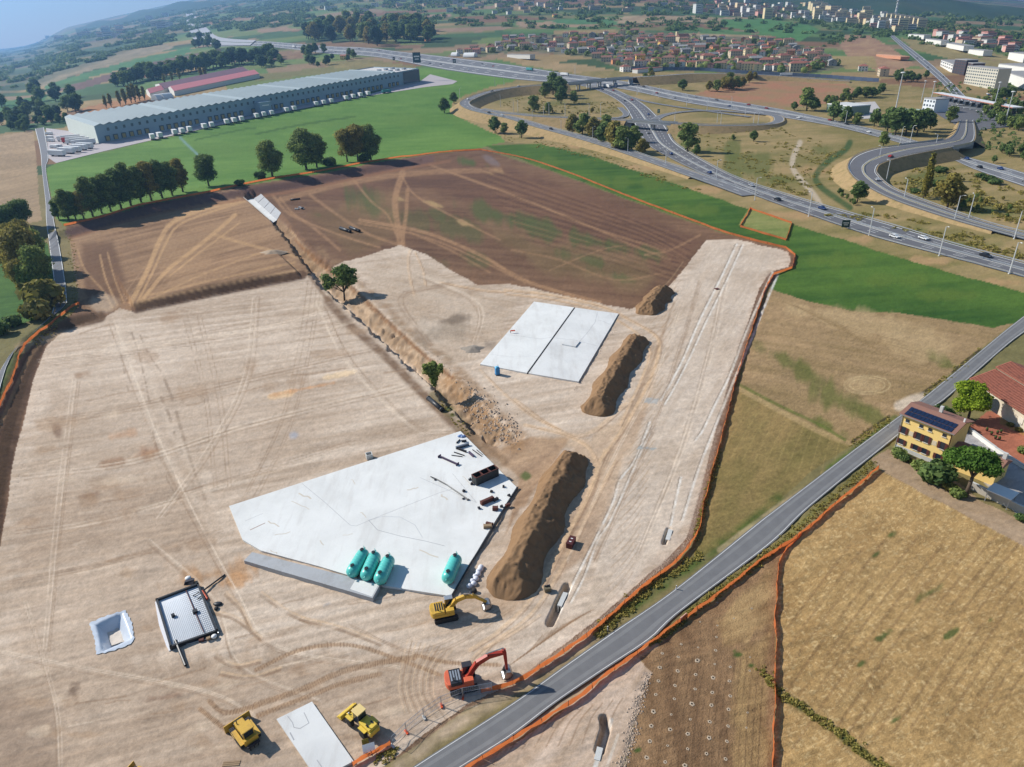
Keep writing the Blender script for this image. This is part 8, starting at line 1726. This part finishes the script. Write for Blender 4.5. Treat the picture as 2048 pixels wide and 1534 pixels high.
hill('hills', [(1380, -40), (1500, -45), (1640, -40), (1760, -24), (1868, -6), (1960, 8), (2050, 16), (2200, 40), (2500, 70)], 5200, .3, hill_m)
hill('hills', [(150, 56), (230, 40), (300, 22), (340, 12), (380, 10), (420, 4), (500, -2), (620, -20), (800, -40)], 9500, .3, hill_m)
# ------------------------------------------------------------------ farmhouse with solar roof
yel_pl = mat('yellow_plaster', tuple(srgb(240, 206, 130)), .85, 0, .06, .6, dirt=(*srgb(222, 184, 112), .4)); stone = mat('stone_wall', tuple(srgb(176, 168, 156)), .9, 0, .2, 1.5, .5, 4)
pan = mat('solar_panel', tuple(srgb(34, 48, 76)), .2, .2, .1, 1, spec=.7); frame_m = galv
fa, fb = G(1789, 895), G(1886, 935); FLn = float(np.linalg.norm((fb-fa)[:2])); hf = heading(fa, fb)
fh = thing('farmhouse', 'three-storey yellow farmhouse with a row of solar panels on its roof', 'house', fa, hf); Wd_, Hh = 7.5, 8.6
MB().box((FLn/2, Wd_/2, -.5), (FLn, Wd_, Hh+.5)).build('wall', yel_pl, fh); MB().box((FLn/2, -.03, -.5), (FLn+.02, .1, 1.5)).build('plinth', concrete, fh)
rise = 1.25; e = .55
def slope(y0, z0, y1, z1, nm, m):
    return MB().hexa([(-e, y0, z0-.2), (FLn+e, y0, z0-.2), (FLn+e, y1, z1-.2), (-e, y1, z1-.2)], [(-e, y0, z0), (FLn+e, y0, z0), (FLn+e, y1, z1), (-e, y1, z1)]).build(nm, m, fh)
rf = slope(-e, Hh, Wd_*.5, Hh+rise, 'roof_slope', brown_tile); slope(Wd_*.5, Hh+rise, Wd_+e, Hh, 'roof_slope', brown_tile)
for x in (0.0, FLn): MB().add([(x, 0, Hh-.1), (x, Wd_, Hh-.1), (x, Wd_/2, Hh+rise-.15)], [(0, 1, 2)]).build('gable', yel_pl, fh)
sl_ = math.atan2(rise, Wd_*.5+e)
for k in range(12):
    w_ = (FLn-.6)/12; x = .3+(k+.5)*w_
    for r_ in range(2):
        yy = -e+.2+r_*1.4; zz = Hh+(yy+e)*math.tan(sl_)+.06; MB().box((x, yy+.67, zz+.67*math.tan(sl_)), (w_-.1, 1.34, .05), 0, 1, sl_).build('solar_panel', pan, rf)
MB().box((FLn*.52, Wd_*.62, Hh+.6), (.6, .6, 1.8)).build('chimney', concrete, fh); MB().box((FLn+.1, Wd_*.5, Hh+rise-.3), (.3, .3, 1.0)).build('chimney', white_paint, fh)
shm = wallmat('dark_red_shutter', (88, 44, 38)); lint = wallmat('stone_lintel', (214, 206, 190))
def win(x, z, w_, h_, sh=True):
    o = MB().box((x, -.04, z), (w_, .1, h_)).build('window', glass_dark, fh); MB().box((x, -.09, z-.12), (w_+.3, .22, .12)).build('sill', lint, o)
    if sh:
        for s_ in (-1, 1): MB().box((x+s_*(w_/2+.26), -.12, z), (.5, .06, h_)).build('shutter', shm, o)
for fx in (.09, .40, .56, .88): win(FLn*fx, 4.1, .95, 1.6)
for fx in (.12, .40, .58, .86): win(FLn*fx, 7.0, .75, .7, False)
for fx in (.1, .40, .58, .86): win(FLn*fx, 1.5, 1.0, 1.2)
for fx in (.25, .72): MB().box((FLn*fx, -.02, 4.2), (.9, .06, 1.1)).build('faded_fresco', wallmat('fresco', (212, 196, 168)), fh)
MB().tube((.12, -.1, -.3), (.12, -.1, Hh), .07).build('downpipe', galv, fh); MB().tube((FLn-.12, -.1, -.3), (FLn-.12, -.1, Hh), .07).build('downpipe', rust, fh); MB().box((FLn*.5, -e-.02, Hh-.16), (FLn+1, .14, .14)).build('gutter', galv, fh)
# lower wing
wg = thing('farm_wing', 'low yellow wing with brown roof attached behind the umbrella pine', 'outbuilding', (fb[0], fb[1], 0), hf); 
MB().box((4.6, Wd_*.5, -.5), (9.0, 5.6, 4.2)).build('wall', yel_pl, wg)
MB().add([(.05, Wd_*.5-3.2, 3.7), (9.5, Wd_*.5-3.2, 3.7), (9.5, Wd_*.5+3.2, 3.7), (.05, Wd_*.5+3.2, 3.7), (.05, Wd_*.5, 5.0), (9.5, Wd_*.5, 5.0)], [(0, 1, 5, 4), (2, 3, 4, 5), (1, 2, 5), (3, 0, 4), (3, 2, 1, 0)]).build('roof', brown_tile, wg); MB().box((8.6, Wd_*.6, 3.7), (.7, .7, 2.4)).build('chimney', concrete, wg)
# barn
barn_tile = mat('barn_tiles', tuple(srgb(152, 94, 76)), .9, 0, .5, 3.0, .8, 5, dirt=(*srgb(104, 68, 58), .9))
q0, q1, q2, q3 = flat(1945, 756, 5), flat(1970, 730, 6.6), flat(1966, 774, 4.6), None
ev0, ev1 = flat(1946, 757, 4.6), flat(2046, 822, 4.6); hb = heading(ev0, ev1); Lb = float(np.linalg.norm((ev1-ev0)[:2]))+14
bn = thing('barn', 'long stone barn with two stepped red tiled roofs beside the road', 'barn', (ev0[0], ev0[1], 0), hb)
MB().box((Lb/2, 4.3, -.5), (Lb, 8.0, 5.1)).build('wall', mat('barn_plaster', tuple(srgb(206, 194, 172)), .9, 0, .15, .8, .2, 4, dirt=(*srgb(170, 156, 134), .7)), bn)
def tiles(y0, z0, y1, z1, nm): return MB().hexa([(-.5, y0, z0-.25), (Lb+.5, y0, z0-.25), (Lb+.5, y1, z1-.25), (-.5, y1, z1-.25)], [(-.5, y0, z0), (Lb+.5, y0, z0), (Lb+.5, y1, z1), (-.5, y1, z1)]).build(nm, barn_tile, bn)
r1_ = tiles(-.5, 4.5, 5.6, 6.6, 'lower_roof'); MB().box((Lb/2, 8.6, -.5), (Lb, 5.6, 7.6)).build('upper_wall', mat('barn_stone', tuple(srgb(150, 130, 112)), .9, 0, .2, 1.2), bn); r2_ = tiles(5.5, 7.2, 9.0, 8.4, 'upper_roof'); tiles(9.0, 8.4, 12.2, 7.2, 'upper_roof')
rd = MB()
for k in range(int(Lb/.5)): rd.tube((k*.5, -.5, 4.53), (k*.5, 5.55, 6.62), .09, .09, 5, False)
o = rd.build('tile_ridges', barn_tile, r1_); o['kind'] = 'stuff'
rd = MB()
for k in range(int(Lb/.5)): rd.tube((k*.5, 5.5, 7.24), (k*.5, 9.0, 8.44), .09, .09, 5, False)
o = rd.build('tile_ridges', barn_tile, r2_); o['kind'] = 'stuff'
ap = flat(1999, 822, .0); ax = (ap[0]-ev0[0])*math.cos(hb)+(ap[1]-ev0[1])*math.sin(hb)
prof = [(ax-1.3, 0), (ax-1.3, 2.0)]+[(ax+1.3*math.cos(a), 2.0+1.3*math.sin(a)) for a in np.linspace(math.pi, 0, 9)]+[(ax+1.3, 0)]
MB().prism(prof, .18, .34, 'y').build('arched_doorway', glass_dark, bn)
for x in (ax+8, ax+14): MB().box((x, .25, 1.2), (1.4, .12, 1.6)).build('blind_window', lint, bn)
# yard walls
def wall_line(label, pts, h, m, w_=.35):
    P = [G(x, y) for x, y in pts]; t = thing('garden_wall', label, 'wall', P[0])
    for i in range(len(P)-1):
        a, b = P[i]-P[0], P[i+1]-P[0]; L_ = float(np.linalg.norm((b-a)[:2])); o = MB().box((L_/2, 0, -.3), (L_+.02, w_, h+.3)).build('wall_run', m, t); o.location = V3(a); o.rotation_euler = (0, 0, heading(a, b)); MB().box((L_/2, 0, h), (L_+.05, w_+.12, .1)).build('coping', concrete, o)
wall_line('low white wall between the red courtyard and the gravel yard', [(1933, 860), (1990, 902), (2048, 938), (2090, 964)], .9, white_wall); wall_line('stone wall along the dirt track behind the umbrella pine', [(1935, 975), (1990, 1002), (2048, 1030), (2090, 1050)], 1.6, stone); wall_line('low pale wall beside the dense hedge of the farm', [(1900, 836), (1933, 860)], .8, concrete)
# carport with white roof
ca, cb_ = flat(1976, 976, 2.6), flat(2026, 997, 2.6); t = thing('carport', 'white-roofed carport half shaded by the umbrella pine', 'carport', (ca[0], ca[1], 0), heading(ca, cb_)); Lc = float(np.linalg.norm((cb_-ca)[:2])); MB().box((Lc/2, 1.0, 2.5), (Lc, 3.6, .14)).build('roof', white_paint, t)
for x in (.3, Lc-.3):
    for y in (-.6, 2.6): MB().box((x, y, 0), (.14, .14, 2.5)).build('post', galv, t)
# umbrella pine
pp = G(1931, 993); t = thing('umbrella_pine', 'large umbrella pine with a spreading crown beside the farmhouse', 'tree', pp); MB().tube((0, 0, -.3), (.3, .2, 4.5), .45, .3, 9).tube((.3, .2, 4.5), (-1.4, .5, 7.5), .22, .1, 7).tube((.3, .2, 4.5), (1.8, .8, 7.6), .22, .1, 7).tube((.3, .2, 4.5), (.3, 1.8, 7.8), .22, .1, 7).tube((.3, .2, 4.3), (.2, -1.4, 7.2), .2, .1, 7).build('trunk', bark, t, True)
r = random.Random(3); bl = [((0, .6, 8.4), (2.6, 2.4, 1.6))]+[((4.0*math.cos(a)*f, .6+3.6*math.sin(a)*f, 7.6+1.3*(1-f)+r.uniform(-.3, .4)), (1.7, 1.6, 1.05)) for a, f in [(k*.72, r.uniform(.6, 1.0)) for k in range(13)]]
leaf_mesh('crown', PINE, bl, 9000, .22, 88, t, .4)
pp = G(1936, 838); t = thing('lime_tree', 'bright yellow-green rounded tree between farmhouse and barn', 'tree', pp); MB().tube((0, 0, -.3), (0, .1, 3.4), .32, .22, 8).tube((0, .1, 3.2), (-1.3, .4, 5.6), .16, .06, 6).tube((0, .1, 3.2), (1.4, .2, 5.4), .16, .06, 6).tube((0, .1, 3.2), (.1, 1.0, 6.4), .16, .06, 6).build('trunk', bark, t, True)
bl = [((0, .3, 5.2), (2.6, 2.5, 2.4))]+[((3.0*math.cos(a)*f, .3+2.8*math.sin(a)*f, z), (1.4, 1.4, 1.25)) for a, f, z in [(k*.66, r.uniform(.55, 1.0), r.uniform(3.2, 7.4)) for k in range(15)]]; leaf_mesh('crown', LIME, bl, 8500, .2, 89, t, .4)
for x, y, s_, k, l in [(1872, 962, 2.3, 1, 'large dark round bush at the farmhouse corner'), (1793, 905, .6, 0, 'small bush at the roadside end of the farmhouse'), (1797, 912, 1.1, 0, 'green bush in front of the yellow facade'), (1808, 921, .8, 1, 'grey-dark round bush in front of the yellow facade'), (1838, 938, 1.1, 0, 'leafy shrub under the farmhouse windows'), (1822, 925, .5, 2, 'tiny shrub between two bushes before the facade'), (1898, 980, .9, 2, 'shrub on the bank below the umbrella pine'), (1912, 992, 1.0, 0, 'shrub beside the pine trunk'), (2040, 1040, .7, 1, 'dark shrub by the stone wall end'), (1880, 838, 1.8, 1, 'dark bush behind the farmhouse roof'), (1898, 846, 1.5, 0, 'green hedge bush beside the low pale wall'), (1916, 858, 1.4, 2, 'light green hedge bush at the courtyard corner'), (2044, 905, .8, 0, 'bush in the red courtyard'), (2020, 852, .5, 2, 'yellowish shrub along the barn wall'), (2036, 862, .5, 2, 'second yellowish shrub along the barn wall')]:
    P_bush[k].put(G(x, y), x, l, None, (s_*1.1, s_*1.1, s_))
for i, (x, y) in enumerate([(1973, 862), (1982, 870), (1994, 868), (2001, 866), (1990, 878), (1998, 880)]):
    t = thing('flower_pot', 'small pot standing in the red courtyard', 'pot', G(x, y), 0, 'pots in the red courtyard'); MB().lathe([(.18, 0), (.28, .4), (.3, .45)], 9).build('pot', rust, t); MB().lathe([(.1, .45), (.3, .6), (.15, .95)], 7).build('plant', GREEN, t)
CARS2 = None
# ------------------------------------------------------------------ hazy air
zt = float(Z.max())+60
hz = MB().box((0, 6800, -5), (24000, 16500, zt+5)); ho = hz.build('haze', None); ho['kind'] = 'stuff'; tag(ho, 'pale blue haze lying over the whole plain', 'haze')
hm = bpy.data.materials.new('haze_air'); hm.use_nodes = True; t_ = hm.node_tree; t_.nodes.remove(t_.nodes['Principled BSDF'])
pv = t_.nodes.new('ShaderNodeVolumePrincipled'); pv.inputs['Density'].default_value = 1.05e-4; pv.inputs['Color'].default_value = (.28, .55, 1.0, 1); pv.inputs['Anisotropy'].default_value = .45
t_.links.new(pv.outputs[0], t_.nodes['Material Output'].inputs['Volume']); ho.data.materials.append(hm)
for pr in P_round+P_tall+P_far+P_pop+P_bush+[HOLE, tk]: pr.drop()
